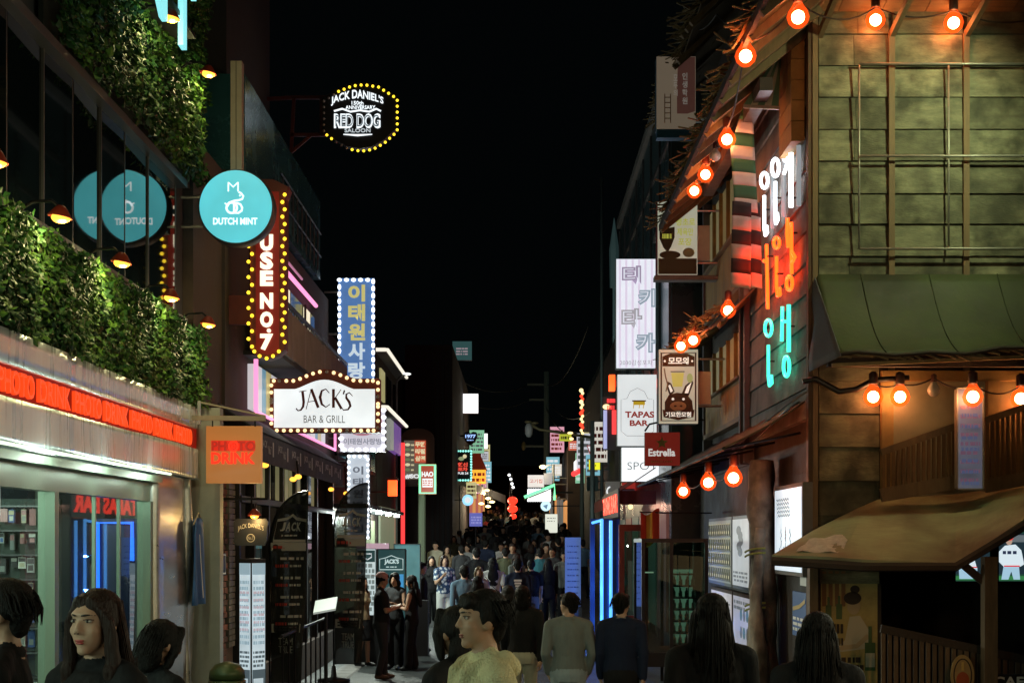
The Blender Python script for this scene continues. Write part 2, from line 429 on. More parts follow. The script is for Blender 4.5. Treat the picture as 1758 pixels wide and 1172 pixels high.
MB().sheet(lambda u, v: (-3.5 + .02*sin(u*4+v*9) - .12*u*u, 15.1+.62*u, .02+2.87*v), 8, 24, (-.15, 0, 0)).build('steel_corner', STEELP, shop, True)
# shop interior
for yy, w_ in ((-1, 170), (3, 180), (6.5, 70), (9.4, 24), (11.2, 26), (13.6, 22)): lamp('added_shop_light', 'POINT', (-4.6, yy, 2.68), w_, (.78, 1, .82), shop, .12)  # point lights added inside; the nearest, out of view, light near faces
tb = MB()
for yy in (-1.6, 2.4, 5.9, 8.8, 10.6, 13.0): tb.tube([(-4.6, yy, 2.84), (-4.6, yy+1.2, 2.84)], .018, 8)  # tubes added along the ceiling to go with the lights
tb.each('added_ceiling_tube', TUBE, shop)
DOORG = mat('dark_doorway', (.02, .024, .026), .6)
MB().box(-6.98, -4.45, 15.3, 15.7, .1, 2.88).build('back_partition', DOORG, shop)
rack = thing('display_rack', 'pegboard rack of hanging packets inside the photo shop window', 'rack', (-4.7, 12.35, .1))
MB().box(-5.7, -3.98, 12.35, 12.40, .1, 2.6).build('pegboard', mat('pegboard_grey', (.055, .075, .065), .7), rack)
b = MB()
ROWS = (2.36, 2.15, 1.94, 1.73, 1.52, 1.31, 1.10, .89)
for z in ROWS: b.box(-5.68, -4.0, 12.20, 12.349, z+.165, z+.180)
b.each('rail', DGREY, rack)
PK = [mat('packet_%s' % n, c, .4, rnd=.3) for n, c in (('white', (.62, .63, .60)), ('grey', (.30, .33, .33)), ('blue', (.08, .14, .36)), ('pink', (.5, .24, .26)), ('cream', (.5, .45, .33)), ('black', (.03, .03, .035)))]
pm = MB(); pm.box(-.033, .033, -.012, .012, 0, .15); pm.tube([(0, 0, .15), (0, 0, .165), (0, .05, .172)], .004, 5); pm.cur = 1; pm.box(-.03, .03, -.0135, -.0121, .09, .14); pm.cur = 2; pm.box(-.022, .022, -.0135, -.0121, .02, .075); PACK = shared('packet', pm, [PK[0], PK[0], PK[2]], False)
for z in ROWS:
    for k in range(20):
        if random.random() < .88:
            dz = random.uniform(.55, .95); o = put(PACK, 'hanging_packet', None, (-5.62 + k*.084 + random.uniform(-.01, .01), 12.27 + random.uniform(-.03, .03), z - random.uniform(0, .01) + .165*(1-dz)), (random.choice((.6, .8, .95)), 1, dz), (0, 0, random.uniform(-.25, .25)), random.choice(PK))
            for i in (1, 2): o.material_slots[i].link = 'OBJECT'; o.material_slots[i].material = random.choice(PK)
            tag(o, 'small wrapped accessory packet hanging on the pegboard rack in the photo shop', 'packet', 'packets hanging on the pegboard rack')
nd = thing('neon_door_frame', 'glowing blue neon door frame deep inside the photo shop', 'neon frame', W(200, 1100, 14.6))
BLUEN = glow('blue_neon', (.02, .16, 1), 2.2)
p = [W(x, y, 14.6) for x, y in ((168, 1085), (168, 897), (227, 897), (227, 962))]
MB().tube(p, .022, 8).build('tube', BLUEN, nd)
q = [W(160, 1100, 14.68), W(237, 890, 14.68)]
MB().box(q[0].x, q[1].x, 14.65, 14.7, .1, q[1].z).build('door_leaf', mat('navy_door', (.02, .035, .09), .5), nd)
q = [W(238, 1090, 14.5), W(259, 916, 14.5)]
t = thing('notice_board', 'tall pale notice board beside the blue neon frame in the shop', 'board', (q[0].x, 14.5, .1))
MB().box(q[0].x, q[1].x, 14.5, 14.53, .1, q[1].z).build('panel', mat('pale_green_board', (.36, .40, .34), .6, var=.1), t)
t = thing('shop_table', 'low display table with snacks behind the shop glass', 'table', (-4.2, 11.6, .1))
MB().box(-4.75, -3.9, 11.3, 11.85, 1.02, 1.06).build('table_top', WHITE, t)
b = MB()
for x in (-4.7, -3.95):
    for y in (11.35, 11.8): b.box(x-.02, x+.02, y-.02, y+.02, .1, 1.02)
b.build('leg', STEEL, t)
t = thing('snack_tray', 'tray heaped with orange snacks on the shop table', 'tray', (-4.15, 11.5, 1.06))
MB().lathe([(.16, 0), (.2, .03), (.19, .03), (.15, .008)], (-4.2, 11.5, 1.062), n=18).build('tray', STEEL, t)
b = MB()
for k in range(60): a, r = random.random()*6.28, random.random()*.16; b.ell((-4.2+cos(a)*r, 11.5+sin(a)*r, 1.09+.05*(1-r/.16)), (.022, .016, .014), 6, 4)
b.build('snack', mat('orange_snack', (.55, .14, .04), .5, rnd=.2), t, True, kind='stuff')
t = thing('wall_notice', 'white paper notice with scribbled lines on the shop window', 'notice', (-3.63, 9.75, 2.3))
MB().box(-3.64, -3.636, 9.2, 9.98, 2.42, 2.66).build('paper', glow('lit_paper', (.75, .8, .8), .42), t)
a = Art(leftwall(-3.636), t, .001)
a.line('scribble', PRINTK, [(9.3+.04*k, 2.56+.03*sin(k*1.9)) for k in range(15)], .012, .002); a.bars('print', PRINTK, 9.35, 2.45, 9.9, 2.51, 1, 3); a.done()
t = thing('hanging_cloth', 'blue cloth hanging on a hanger against the steel corner', 'cloth', (-3.42, 15.3, 1.5))
BLUEC = mat('blue_cloth', (.05, .16, .42), .6, var=.25, scale=3)
MB().sheet(lambda u, v: (-3.43 + .03*sin(u*9+v*2), 15.05+.55*(u-.5)*(1-.25*max(0, v-.8)/.2)+.2, 1.55+.93*v - .12*abs(u-.5)*max(0, v-.7)/.3), 14, 10, (-.012, 0, 0)).build('fabric', BLUEC, t, True)
MB().tube([(-3.43, 15.0, 2.40), (-3.43, 15.25, 2.53), (-3.43, 15.5, 2.40)], .008, 6).build('hanger', BEIGE, t)
a = Art(leftwall(-3.40), t, .002); a.line('white_stripe', PRINTW, [(15.15, 2.3), (15.22, 2.0), (15.33, 1.62)], [.012, .02, .03], .004); a.done()

# ---- upper glazing band with reflections, wall lamps, planted walls
gz = thing('upper_window_band', 'long dark mirror-like window band above the planted wall', 'windows', (-3.65, 12, 4.6))
ed = [8.2, 9.3, 10.15, 10.95, 11.66, 12.46, 13.2, 14.05, 15.15]
tilt = [0, .02, -.016, .012, -.022, .010, -.012, .006]
for i in range(8):
    y0, y1 = ed[i]+.02, ed[i+1]-.02; s = tilt[i]*.5
    MB().hexa([(-3.66-s, y0, 4.62), (-3.66+s, y1, 4.62), (-3.70+s, y1, 4.62), (-3.70-s, y0, 4.62), (-3.66-s, y0, 6.02), (-3.66+s, y1, 6.02), (-3.70+s, y1, 6.02), (-3.70-s, y0, 6.02)]).build('pane', DGLASS, gz)
    MB().box(-3.69, -3.651, ed[i+1]-.009, ed[i+1]+.009, 4.62, 6.02).build('mullion', DGREY, gz)
MB().box(-3.72, -3.56, 8.2, 15.3, 6.02, 6.10).build('top_rail', DGREY, gz)
MB().box(-3.72, -3.56, 8.2, 15.3, 4.54, 4.618).build('bottom_rail', DGREY, gz)
LEAFM = [mat('leaf_%s' % n, c, .5, spec=.35) for n, c in (('deep', (.012, .046, .010)), ('mid', (.024, .095, .018)), ('olive', (.045, .110, .018)), ('bright', (.085, .20, .026)), ('dry', (.05, .065, .02)))]
def leafshape(mb, p, nrm, size, roll):
    n = nrm.normalized(); u = n.orthogonal().normalized(); u = (Matrix.Rotation(roll, 3, n) @ u); w = n.cross(u)
    a, L = size*.38, size
    mb.add([p, p + u*a + w*L*.5 - n*size*.12, p + w*L, p - u*a + w*L*.5 - n*size*.12, p + w*L*.5 + n*size*.05], [(0, 1, 4), (1, 2, 4), (2, 3, 4), (3, 0, 4)])
lf = [MB() for _ in LEAFM]
for k in range(4): pass
BIGLEAF = []
for k in range(4):
    m = MB()
    for j in range(3): leafshape(m, Vector((0, 0, 0)), Vector((random.uniform(.3, 1), random.uniform(-.6, .6), random.uniform(-.2, .8))), 1, random.uniform(0, 6.28))
    BIGLEAF.append(shared('leaf', m, LEAFM[0], False))
def planted(name, label, x, y0, y1, z0, z1, n, size, inside=lambda y, z: True, depth=.22):
    r = thing(name, label, 'planted wall', (x, (y0+y1)/2, z0))
    MB().box(x-.06, x-.02, y0, y1, z0, z1).build('backing', mat('planter_felt', (.015, .02, .012), .9), r)
    m = MB(); rr = random.Random(len(name)+n)
    import mathutils.noise as mn
    def H(y, z): return depth*(.45 + .55*mn.noise(Vector((y*1.1, z*1.3, 3.1))) + .35*mn.noise(Vector((y*4, z*4, 8)))) + .05
    for k in range(n):
        yy, zz = rr.uniform(y0, y1), rr.uniform(z0, z1)
        if not inside(yy, zz): continue
        h = H(yy, zz); t = rr.random()**.4; size_k = rr.choice((.6, .8, 1, 1, 1.3, 1.7))
        cl = mn.noise(Vector((yy*1.7, zz*1.7, 20)))
        q = cl + rr.gauss(0, .33)
        m.cur = 0 if q < -.22 else 1 if q < .12 else 2 if q < .42 else 3 if q < .8 else 4
        p = Vector((x + h*t, yy, zz)); leafshape(m, p, Vector((rr.uniform(.2, 1), rr.uniform(-.8, .5), rr.uniform(-.3, 1))), size*size_k*rr.uniform(.8, 1.2), rr.uniform(0, 6.28))
    m.build('foliage', LEAFM, r, kind='stuff')
    for k in range(150):
        yy, zz = rr.uniform(y0+.1, y1-.05), rr.uniform(z0+.05, z1-.05)
        if not inside(yy, zz): continue
        put(BIGLEAF[k % 4], 'leaf', r, (x + H(yy, zz)*1.02, yy, zz), size*rr.uniform(1.1, 1.7), (rr.uniform(-.5, .5), rr.uniform(-.5, .5), rr.uniform(-.9, .5)), rr.choice(LEAFM[1:4]))
    return r
planted('lower_planted_wall', 'leafy green planted wall directly above the steel shop front', -3.62, 5.5, 15.75, 3.70, 4.55, 30000, .043)
planted('upper_planted_wall', 'tall green planted wall above the dark window band', -3.62, 10.9, 15.75, 6.12, 10.2, 30000, .052, depth=.32)
LAMPGLOW = glow('lamp_bulb_amber', (1, .42, .045), 2.4, False)
SHADE = mat('red_lit_shade', (.26, .03, .012), .5, .1)  # red glow of the bulb put into the shade's colour
def barn(px, py, X, label, at=None):
    d = dX(px, X) if at is None else at[0]; c = W(px, py, d) if at is None else Vector((X, d, at[1]))
    r = thing('wall_lamp', label, 'lamp', (X-.3, d, c.z), 'gooseneck lamps on the planted building')
    MB().tube([(X-.32, d, c.z+.02), (X-.20, d, c.z+.10), (X-.06, d, c.z+.11), (X, d, c.z+.06)], .012, 6).build('arm', IRON, r, True)
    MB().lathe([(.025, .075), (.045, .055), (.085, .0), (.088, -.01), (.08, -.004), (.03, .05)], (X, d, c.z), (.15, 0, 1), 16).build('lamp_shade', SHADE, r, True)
    MB().ell((X+.008, d, c.z-.012), (.07, .07, .038), 12, 7).build('bulb', LAMPGLOW, r, True)
    lamp('lamp_light', 'POINT', (X+.02, d, c.z-.07), 17.0, (1, .86, .40), r, .045)
for px, py, w in ((103, 371, 'first and nearest lamp of the lower row, above the planted wall'), (208, 449, 'second lamp of the lower row, in front of the window band'), (293, 509, 'third lamp of the lower row, near the end of the window band'), (357, 555, 'last lamp of the lower row, past the planted wall end')):
    barn(px, py, -3.28, 'dark gooseneck lamp, ' + w)
for px, py, w in ((293, 30, 'beside the cyan letters at the top'), (357, 125, 'at the far edge of the upper planted wall')):
    barn(px, py, -3.2, 'dark gooseneck lamp glowing amber ' + w)
for k, y in enumerate((8.9, 7.25, 5.6, 3.9)): barn(0, 0, -3.28, 'added gooseneck lamp %s before the first one by the window band' % ('one place', 'two places', 'three places', 'four places')[k], (y, 4.62))  # unseen lamps added to continue the row and light the near people
CYANL = glow('cyan_letter', (.28, .85, .90), 1.0)
t = thing('cyan_letters', 'big cyan glowing letters fixed above the upper planted wall', 'sign', (-3.2, 13, 6.9))
a = Art(leftwall(-3.22), t, .0)
for ch, y0 in (('M', 9.0), ('I', 10.45), ('N', 11.9), ('T', 13.05)): a.text('letter', CYANL, ch, y0, 6.92, y0 + (.2 if ch == 'I' else .95), 7.62, off=-.005, h=.05)
a.done(); MB().box(-3.62, -3.2, 8.9, 14.1, 7.2, 7.24).build('mounting_rail', IRON, t)

# ---- round mint coffee sign
d = 15.5; MINT = glow('mint_acrylic', (.10, .56, .64), .98, var=.10)
c = W(405, 355, d); t = thing('round_sign', 'round turquoise lit sign reading DUTCH MINT with a white emblem', 'sign', (c.x, d+.1, c.z-.4))
R = 63*d/K
MB().lathe([(R, 0), (R+.012, .02), (R+.012, .20), (R, .22)], (c.x, d, c.z), (0, 1, 0), 56).build('rim', DGREY, t, True)
for yy in (d-.012, d+.222): MB().lathe([(R-.006, 0), (R-.006, .010)], (c.x, yy, c.z), (0, 1, 0), 56).build('face', MINT, t)
WL = glow('white_letter', (.85, .95, .97), 1.15, False)
for fl in (0, 1):
    if fl == 0: f = frontal(d-.013)
    else: f = lambda px, py, h: Vector((2*c.x - W(px, py, 15.5).x, 15.734 + h, W(px, py, 15.5).z))
    a = Art(f, t, .0)
    a.text('lettering', WL, 'DUTCH MINT', 366, 386, 442, 374, off=.03)
    a.text('emblem', WL, 'M', 391, 329, 410, 313, off=-.012)
    a.line('emblem', WL, [(410, 330), (414, 332), (418, 337), (416, 342), (410, 344), (402, 345), (394, 348), (390, 355)], 3.2)
    a.ring('emblem', WL, 398, 357, 9, 3.6); a.disc('emblem', WL, 412, 336, 1.5)
    a.line('emblem', WL, [(402, 349), (402, 366), (409, 366), (415, 362), (416, 357), (413, 351), (407, 349), (402, 349)], 3.4)
    a.line('emblem', WL, [(386, 349), (392, 353)], 2.4); a.done()
b = MB()
for py in (335, 386): z = W(0, py, d).z; b.tube([(c.x-R+.02, d+.1, z), (-3.7, d+.1, z)], .018, 8)
b.build('bracket_arm', STEEL, t)
c2 = W(407, 197, 16.3); t = thing('square_column', 'pale square metal post rising behind the round turquoise sign', 'post', (c2.x, 16.3, 6.2))
MB().box(c2.x-.064, c2.x+.064, 16.25, 16.38, 5.75, W(0, 105, 16.25).z).build('post', BEIGE, t)
MB().box(c2.x-.003, c2.x+.003, 16.244, 16.2495, 5.75, W(0, 106, 16.25).z).build('seam', PRINTK, t)
MB().beam((c2.x, 16.3, 6.0), (-3.6, 16.3, 6.0), .05).build('bracket', IRON, t)

# ---- photo drink hanging sign
d = 15.2; ORB = glow('orange_board', (.62, .22, .045), .40, base=(.42, .17, .045))
c = W(401, 829, d); t = thing('hanging_board', 'square orange hanging board with red neon PHOTO DRINK', 'sign', (c.x, d, c.z))
p, q = W(354, 829, d), W(448, 731, d)
MB().box(p.x, q.x, d, d+.10, p.z, q.z).build('board', ORB, t)
MB().beam(W(330, 717, d), W(456, 718.5, d), .05).build('support_bar', BEIGE, t)
MB().beam(W(343, 690, d), W(456, 714, d), .018).build('stay_rod', BEIGE, t)
MB().beam(W(342, 688, d), W(342, 728, d), .03).build('wall_plate', STEEL, t)
for px in (365, 438): MB().tube([W(px, 722, d), W(px, 732, d)], .008, 6).build('hanger', IRON, t)
a = Art(frontal(d), t, .002); RN2 = glow('dark_red_tube', (.45, .012, .004), .8, False)
a.rect('neon_back', mat('red_acrylic', (.45, .02, .01), .4, em=(1, .02, .003), es=.5, sample=False), 363, 774, 438, 756, .008)
a.text('neon_word', RN2, 'PHOTO', 364, 774, 439, 757, off=.03, h=.012, lift=.009)
RN3 = glow('red_neon_word', (1, .028, .006), 1.0, False); a.ring('neon_ring', RN3, 402, 766, 7.5, 3.5, h=.016, lift=.022); a.ring('neon_ring', RN3, 402, 766, 2.8, 2, h=.016, lift=.022)
RN3 = glow('red_neon_word', (1, .028, .006), 1.0, False)
a.text('neon_word', RN3, 'DRINK', 363, 796, 438, 776, off=.035, h=.014, lift=.001); a.done()

# ---- brick bar building
BRK = [mat('brick_%s' % n, c, .85, rnd=.35, bump=.3, bscale=60) for n, c in (('red', (.17, .062, .042)), ('dark', (.09, .045, .036)))]
MORT = mat('mortar', (.12, .11, .10), .9)
bar = thing('brick_bar', 'brick whiskey bar with a dark awning and second floor balcony', 'bar', (-3.5, 21, 0))
b = MB(); b.box(-9, -3.6, 17.45, 26.95, 3.55, 6.78); b.box(-9, -3.64, 15.92, 17.45, 0, 6.78); b.box(-9, -4.9, 17.45, 26.95, 0, 3.55); b.build('wall', DKBROWN, bar)
MB().box(-3.64, -3.62, 15.92, 17.45, 0, 3.2).build('mortar_bed', MORT, bar)
bm_ = MB(); bm_.box(-.05, .0, -.098, .098, 0, .064); BRICK = shared('brick', bm_, BRK[0], False)
low = MB()
for i in range(42):
    z = .02 + i*.075
    for k in range(8):
        y = 16.0 + k*.208 + (.104 if i % 2 else 0)
        if y > 17.36: continue
        x = -3.57 + random.uniform(-.006, .006)
        if z < .90: low.box(x-.05, x, y-.098, y+.098, z, z+.064)
        else: put(BRICK, 'brick', bar, (x, y, z), 1, (0, 0, random.uniform(-.02, .02)), BRK[0] if random.random() < .65 else BRK[1])
low.build('base_course', BRK[1], bar, kind='stuff')
# pale glazed brick pier
pm = MB(); pm.box(-.04, .0, -.09, .09, 0, .064); GB = mat('pale_brick', (.17, .17, .14), .5, rnd=.2); PBR = shared('brick', pm, GB, False)
MB().box(-3.62, -3.585, 17.45, 17.85, 0, 3.2).build('mortar_bed', MORT, bar)
for i in range(12, 42):
    for k in range(2): put(PBR, 'brick', bar, (-3.55, 17.54 + k*.19 + (.02 if i % 2 else 0), .02 + i*.075), 1, None, GB)
TEAL = mat('teal_cladding', (.05, .19, .21), .24, .35, var=.25, scale=.8)
MB().box(-9, -3.5, 18.2, 25.1, 6.82, 8.2).build('teal_parapet', TEAL, bar)
MB().box(-9, -3.9, 19.0, 22.3, 8.25, 11.5).build('roof_block', DARK, bar)
b = MB()
for k in range(9): b.tube([(-3.47, 21.0+k*.45, 6.9), (-3.47, 21.0+k*.45, 7.6)], .012, 5)
for z in (7.2, 7.6): b.tube([(-3.47, 20.8, z), (-3.47, 25, z)], .014, 5)
b.build('service_rail', DGREY, bar)
# balcony floor: corrugated front, rail, lit openings, pink tubes
CORR = mat('corrugated_panel', (.24, .23, .21), .6, .3, var=.2, scale=3)
MB().sheet(lambda u, v: (-3.12 + .025*(1 if int(u*90) % 2 else 0), 18.6+7.2*u, 4.72+.62*v), 90, 1, (-.05, 0, 0)).build('balcony_front', CORR, bar)
MB().box(-3.6, -3.14, 18.6, 25.8, 4.66, 4.715).build('balcony_floor', DARK, bar)
b = MB(); b.tube([(-3.12, 18.6, 5.42), (-3.12, 25.8, 5.42)], .03, 6)
for k in range(37): b.tube([(-3.12, 18.6+.2*k, 5.34), (-3.12, 18.6+.2*k, 5.42)], .012, 5)
b.build('balcony_rail', DGREY, bar)
PINKN = glow('pink_neon', (1, .30, .58), 1.3); WARMW = glow('warm_window', (.88, .80, .55), .95)
MB().tube([(-3.50, 20.6, 6.28), (-3.50, 24.6, 6.28)], .035, 8).build('pink_tube', PINKN, bar)
MB().tube([(-3.50, 21.0, 6.45), (-3.50, 23.0, 6.45)], .02, 8).build('pink_tube', glow('dim_pink_neon', (.6, .25, .4), .5), bar)
for y0, y1 in ((21.75, 22.2), (23.75, 24.35)):
    w = MB().box(-3.6, -3.565, y0, y1, 5.0, 6.12).build('window', WARMW, bar); MB().box(-3.57, -3.54, y0-.06, y0, 5, 6.15).build('window_frame', DKBROWN, w)
for y0, y1 in ((22.3, 23.6), (24.45, 24.9), (19, 21.6)): MB().box(-3.6, -3.57, y0, y1, 5.0, 6.12).build('window', ROOMGLASS, bar)
MB().box(-3.58, -3.55, 21.35, 21.6, 5.0, 5.9).build('poster', glow('blue_poster', (.12, .3, .5), .5), bar)
# illuminated poster band with pink surround
band = [((.75, .75, .78), .9), ((.2, .45, .62), .7), ((.62, .55, .25), .8), ((.7, .72, .75), .9), ((.3, .35, .42), .5), ((.65, .66, .70), .9)]
y = 18.9
for k in range(16):
    cc, e = band[k % 6]; w = (.55, .3, .42)[k % 3]
    MB().box(-3.6, -3.50, y, y+w-.03, 3.98, 4.58).build('lit_poster', glow('poster_glow_%d' % (k % 6), cc, e*.7), bar); y += w
MB().tube([(-3.46, 18.8, 3.93), (-3.46, 26.85, 3.93), (-3.46, 26.85, 4.62)], .025, 8).build('pink_tube', PINKN, bar)
MB().tube([(-3.46, 18.75, 3.93), (-3.46, 18.75, 4.62)], .03, 8).build('pink_tube', PINKN, bar)
# awning with valance
AWN = mat('navy_canvas', (.018, .024, .032), .7, var=.3)
MB().sheet(lambda u, v: (-3.55+.47*v, 16.8+8.1*u, 3.86-.32*v), 16, 2, (0, 0, -.02)).build('awning', AWN, bar)
MB().box(-3.10, -3.08, 16.8, 24.9, 3.18, 3.535).build('valance', AWN, bar)
a = Art(leftwall(-3.08), bar, .001); GP = mat('grey_print', (.42, .45, .47), .6)
for k in range(7):
    y = 17.1 + k*1.12; a.text('valance_print', GP, 'JACK', y, 3.34, y+.34, 3.45, h=.002); a.text('valance_print', GP, 'No.7', y+.42, 3.30, y+.62, 3.40, h=.002); a.rect('valance_print', GP, y+.72, 3.28, y+.80, 3.46, .002)
a.done()
# bar front below the awning: posts, warm interior, transom windows
b = MB()
for y in (17.9, 18.9, 20.0, 21.2, 22.4, 23.6, 24.8, 26.9): b.box(-3.62, -3.5, y-.05, y+.05, 0, 3.6)
b.each('post', BLACKP, bar)
MB().box(-3.63, -3.48, 17.9, 26.95, 2.72, 2.80).build('transom', BLACKP, bar)
MB().box(-3.64, -3.46, 17.9, 26.95, .0, .55).build('stall_riser', DKBROWN, bar)
BARIN = mat('bar_interior', (.20, .17, .09), .8, var=.5, scale=3)
MB().box(-4.9, -4.86, 17.5, 26.9, 0, 3.5).build('interior_wall', BARIN, bar)
for y0, y1 in ((18.95, 19.95), (20.05, 21.15), (21.25, 22.35), (22.45, 23.55), (23.65, 24.75)):
    MB().box(-3.56, -3.55, y0, y1, .56, 2.71).build('pane', GLASS, bar)
    for k in range(3):
        yy = y0 + (y1-y0)*(k+.08)/3; MB().box(-3.56, -3.55, yy, yy+(y1-y0)*.27, 2.82, 3.5).build('transom_pane', mat('lit_pane', (.3, .28, .15), .3, em=(.55, .52, .25), es=.22, sample=False) if (k+int(y0)) % 3 else ROOMGLASS, bar)
for px, py, X in ((512, 818, -3.05), (455, 798, -3.15), (560, 905, -3.75)):
    d = dX(px, X); t = thing('spot_lamp', {512: 'oval warm spot lamp under the navy bar awning', 455: 'small warm lamp by the orange hanging board', 560: 'bright little lamp inside the bar window'}[px], 'lamp', W(px, py, d))
    MB().ell(W(px, py, d), (.05, .07, .035), 10, 6).build('bulb', LAMPGLOW if px != 560 else WARMBULB, t, True)
    MB().tube([W(px, py, d)+Vector((0, 0, .03)), W(px, py, d)+Vector((-.02, 0, .22))], .015, 6).build('stem', IRON, t)
    lamp('lamp_light', 'SPOT', W(px, py, d)-Vector((-.05, 0, .09)), 220 if px != 560 else 60, (.98, .95, .66), t, .06, aim=(-1.2, d-1.5, .2), spot=115, blend=.7)
for k, (y, z) in enumerate(((20.2, 3.1), (24.3, 3.1), (26.4, 3.1))):  # unseen lamps added under the awning to light the crowd
    t = thing('spot_lamp', 'added small lamp under the navy awning, %s' % ('before the first feather flag', 'above the second feather flag', 'at the far end of the awning')[k], 'lamp', (-3.2, y, z)); MB().ell((-3.2, y, z), (.05, .07, .035), 10, 6).build('bulb', LAMPGLOW, t, True); MB().tube([(-3.2, y, z+.03), (-3.22, y, z+.5)], .015, 6).build('stem', IRON, t); lamp('lamp_light', 'SPOT', (-3.12, y, z-.09), 360, (.90, 1, .86), t, .06, aim=(-1.2, y-1.0, .2), spot=115, blend=.7)
# house number and whiskey board with its lamp
d = 16.9; t = thing('house_number', 'small dark house number plate reading 52 on the brick', 'plate', (-3.5, 17.0, 1.9))
NAV = mat('navy_enamel', (.02, .03, .045), .35)
MB().box(-3.56, -3.535, 16.0, 17.2, 1.82, 2.08).build('plate', NAV, t)
a = Art(leftwall(-3.535), t, .001); a.text('number', PRINTW, '52', 16.25, 1.86, 16.8, 2.0, off=.02); a.line('border', PRINTW, [(16.04, 1.84), (17.16, 1.84), (17.16, 2.06), (16.6, 2.075), (16.04, 2.06)], .012, closed=True); a.done()
d = 16.4; c = W(432, 938, d); t = thing('whiskey_board', 'black notched whiskey board hanging under a small lamp', 'sign', c)
o8 = [(406, 890), (458, 890), (462, 897), (460, 905), (460, 926), (456, 936), (408, 936), (402, 930), (404, 920), (402, 898)]
a = Art(frontal(d), t, 0); a.poly('board', BLACKP, o8, .05); a.h = .052
GW = mat('pale_print', (.38, .38, .34), .6)
a.text('lettering', GW, "JACK DANIEL'S", 410, 913, 454, 903, h=.002, warp=lambda x, y: (x, y + .55*(1-(2*x-1)**2)))
a.ring('seal', GW, 432, 923, 6.5, 1.3, h=.002); a.text('seal', GW, 'No.7', 427.5, 926, 436.5, 920, h=.002); a.done()
MB().tube([W(432, 890, d), W(432, 850, d)], .012, 6).build('hanger', IRON, t)
MB().tube([W(400, 856, d), W(460, 856, d)], .014, 6).build('hanger_bar', IRON, t)
MB().beam(W(432, 856, d), (-3.6, d, W(0, 856, d).z), .03).build('bracket', IRON, t)
l = W(437, 885, d-.15); t = thing('picture_lamp', 'bright little lamp over the black whiskey board', 'lamp', l)
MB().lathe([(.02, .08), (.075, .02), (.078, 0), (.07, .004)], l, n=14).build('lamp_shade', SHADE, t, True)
MB().ell(l, (.05, .05, .035), 10, 6).build('bulb', LAMPGLOW, t, True); MB().tube([l+Vector((0, 0, .07)), l+Vector((0, .1, .14))], .01, 5).build('stem', IRON, t)
lamp('lamp_light', 'POINT', l-Vector((0, .06, .06)), 6, (1, .62, .22), t, .04)
# lit menu kiosk
ang = radians(-40); kc = Vector((-3.02, 16.15, 0)); t = thing('menu_kiosk', 'tall black kiosk with two glowing menu panels at the brick corner', 'kiosk', kc)
Rz = Matrix.Rotation(ang, 3, 'Z')
def kf(side):
    if side == 0: return lambda a, b_, h: kc + Rz @ Vector((a, -.105-h, b_))
    return lambda a, b_, h: kc + Rz @ Vector((.105+h, a, b_))
m = MB(); m.hexa([kc + Rz @ Vector(p) for p in ((-.105,-.105,0),(.105,-.105,0),(.105,.105,0),(-.105,.105,0),(-.105,-.105,2.03),(.105,-.105,2.03),(.105,.105,2.03),(-.105,.105,2.03))]); m.build('casing', BLACKP, t)
KG = glow('kiosk_screen', (.56, .68, .74), .80, var=.3)
for s in (0, 1):
    a = Art(kf(s), t, .001); a.rect('screen', KG, -.092, .3, .092, 1.98, .004)
    C1, C2, C3 = glow('screen_blue', (.34, .48, .56), .7, False), glow('screen_dark', (.12, .17, .20), .5, False), glow('screen_rose', (.56, .48, .54), .7, False)
    a.rect('print', C1, -.092, 1.85, .092, 1.98, .002, .006); a.rect('print', C2, -.092, .48, .092, .78, .002, .006)
    a.bars('print', C2, -.08, .8, .08, 1.0, 4, 5+s, lift=.006); a.bars('print', C1, -.08, 1.05, .08, 1.8, 11, 8+s, lift=.006); a.bars('print', C3, -.08, 1.2, .08, 1.7, 6, 11+s, fill=.35, lift=.008)
    a.bars('print', KG, -.08, .34, .08, .46, 3, 2+s, lift=.009); a.rect('print', KG, -.08, .56, .06, .68, .002, .009); a.done()
# green dustbin
t = thing('bin', 'dark green dome-topped litter bin beside the menu kiosk', 'bin', (-3.0, 14.1, 0)); BG = mat('bin_green', (.055, .085, .03), .4, .2)
c = W(390, 1130, 14.1); MB().lathe([(.17, 0), (.17, .80), (.185, .81), (.185, .84), (.17, .85)], (c.x, 14.1, .01), n=24).build('body', BG, t, True)
MB().lathe([(.18, .86), (.17, .94), (.12, 1.0), (.02, 1.03)], (c.x, 14.1, .01), n=24).build('lid', BG, t, True)
MB().box(c.x-.06, c.x+.06, 13.918, 13.934, .6, .74).build('sticker', PRINTW, t)

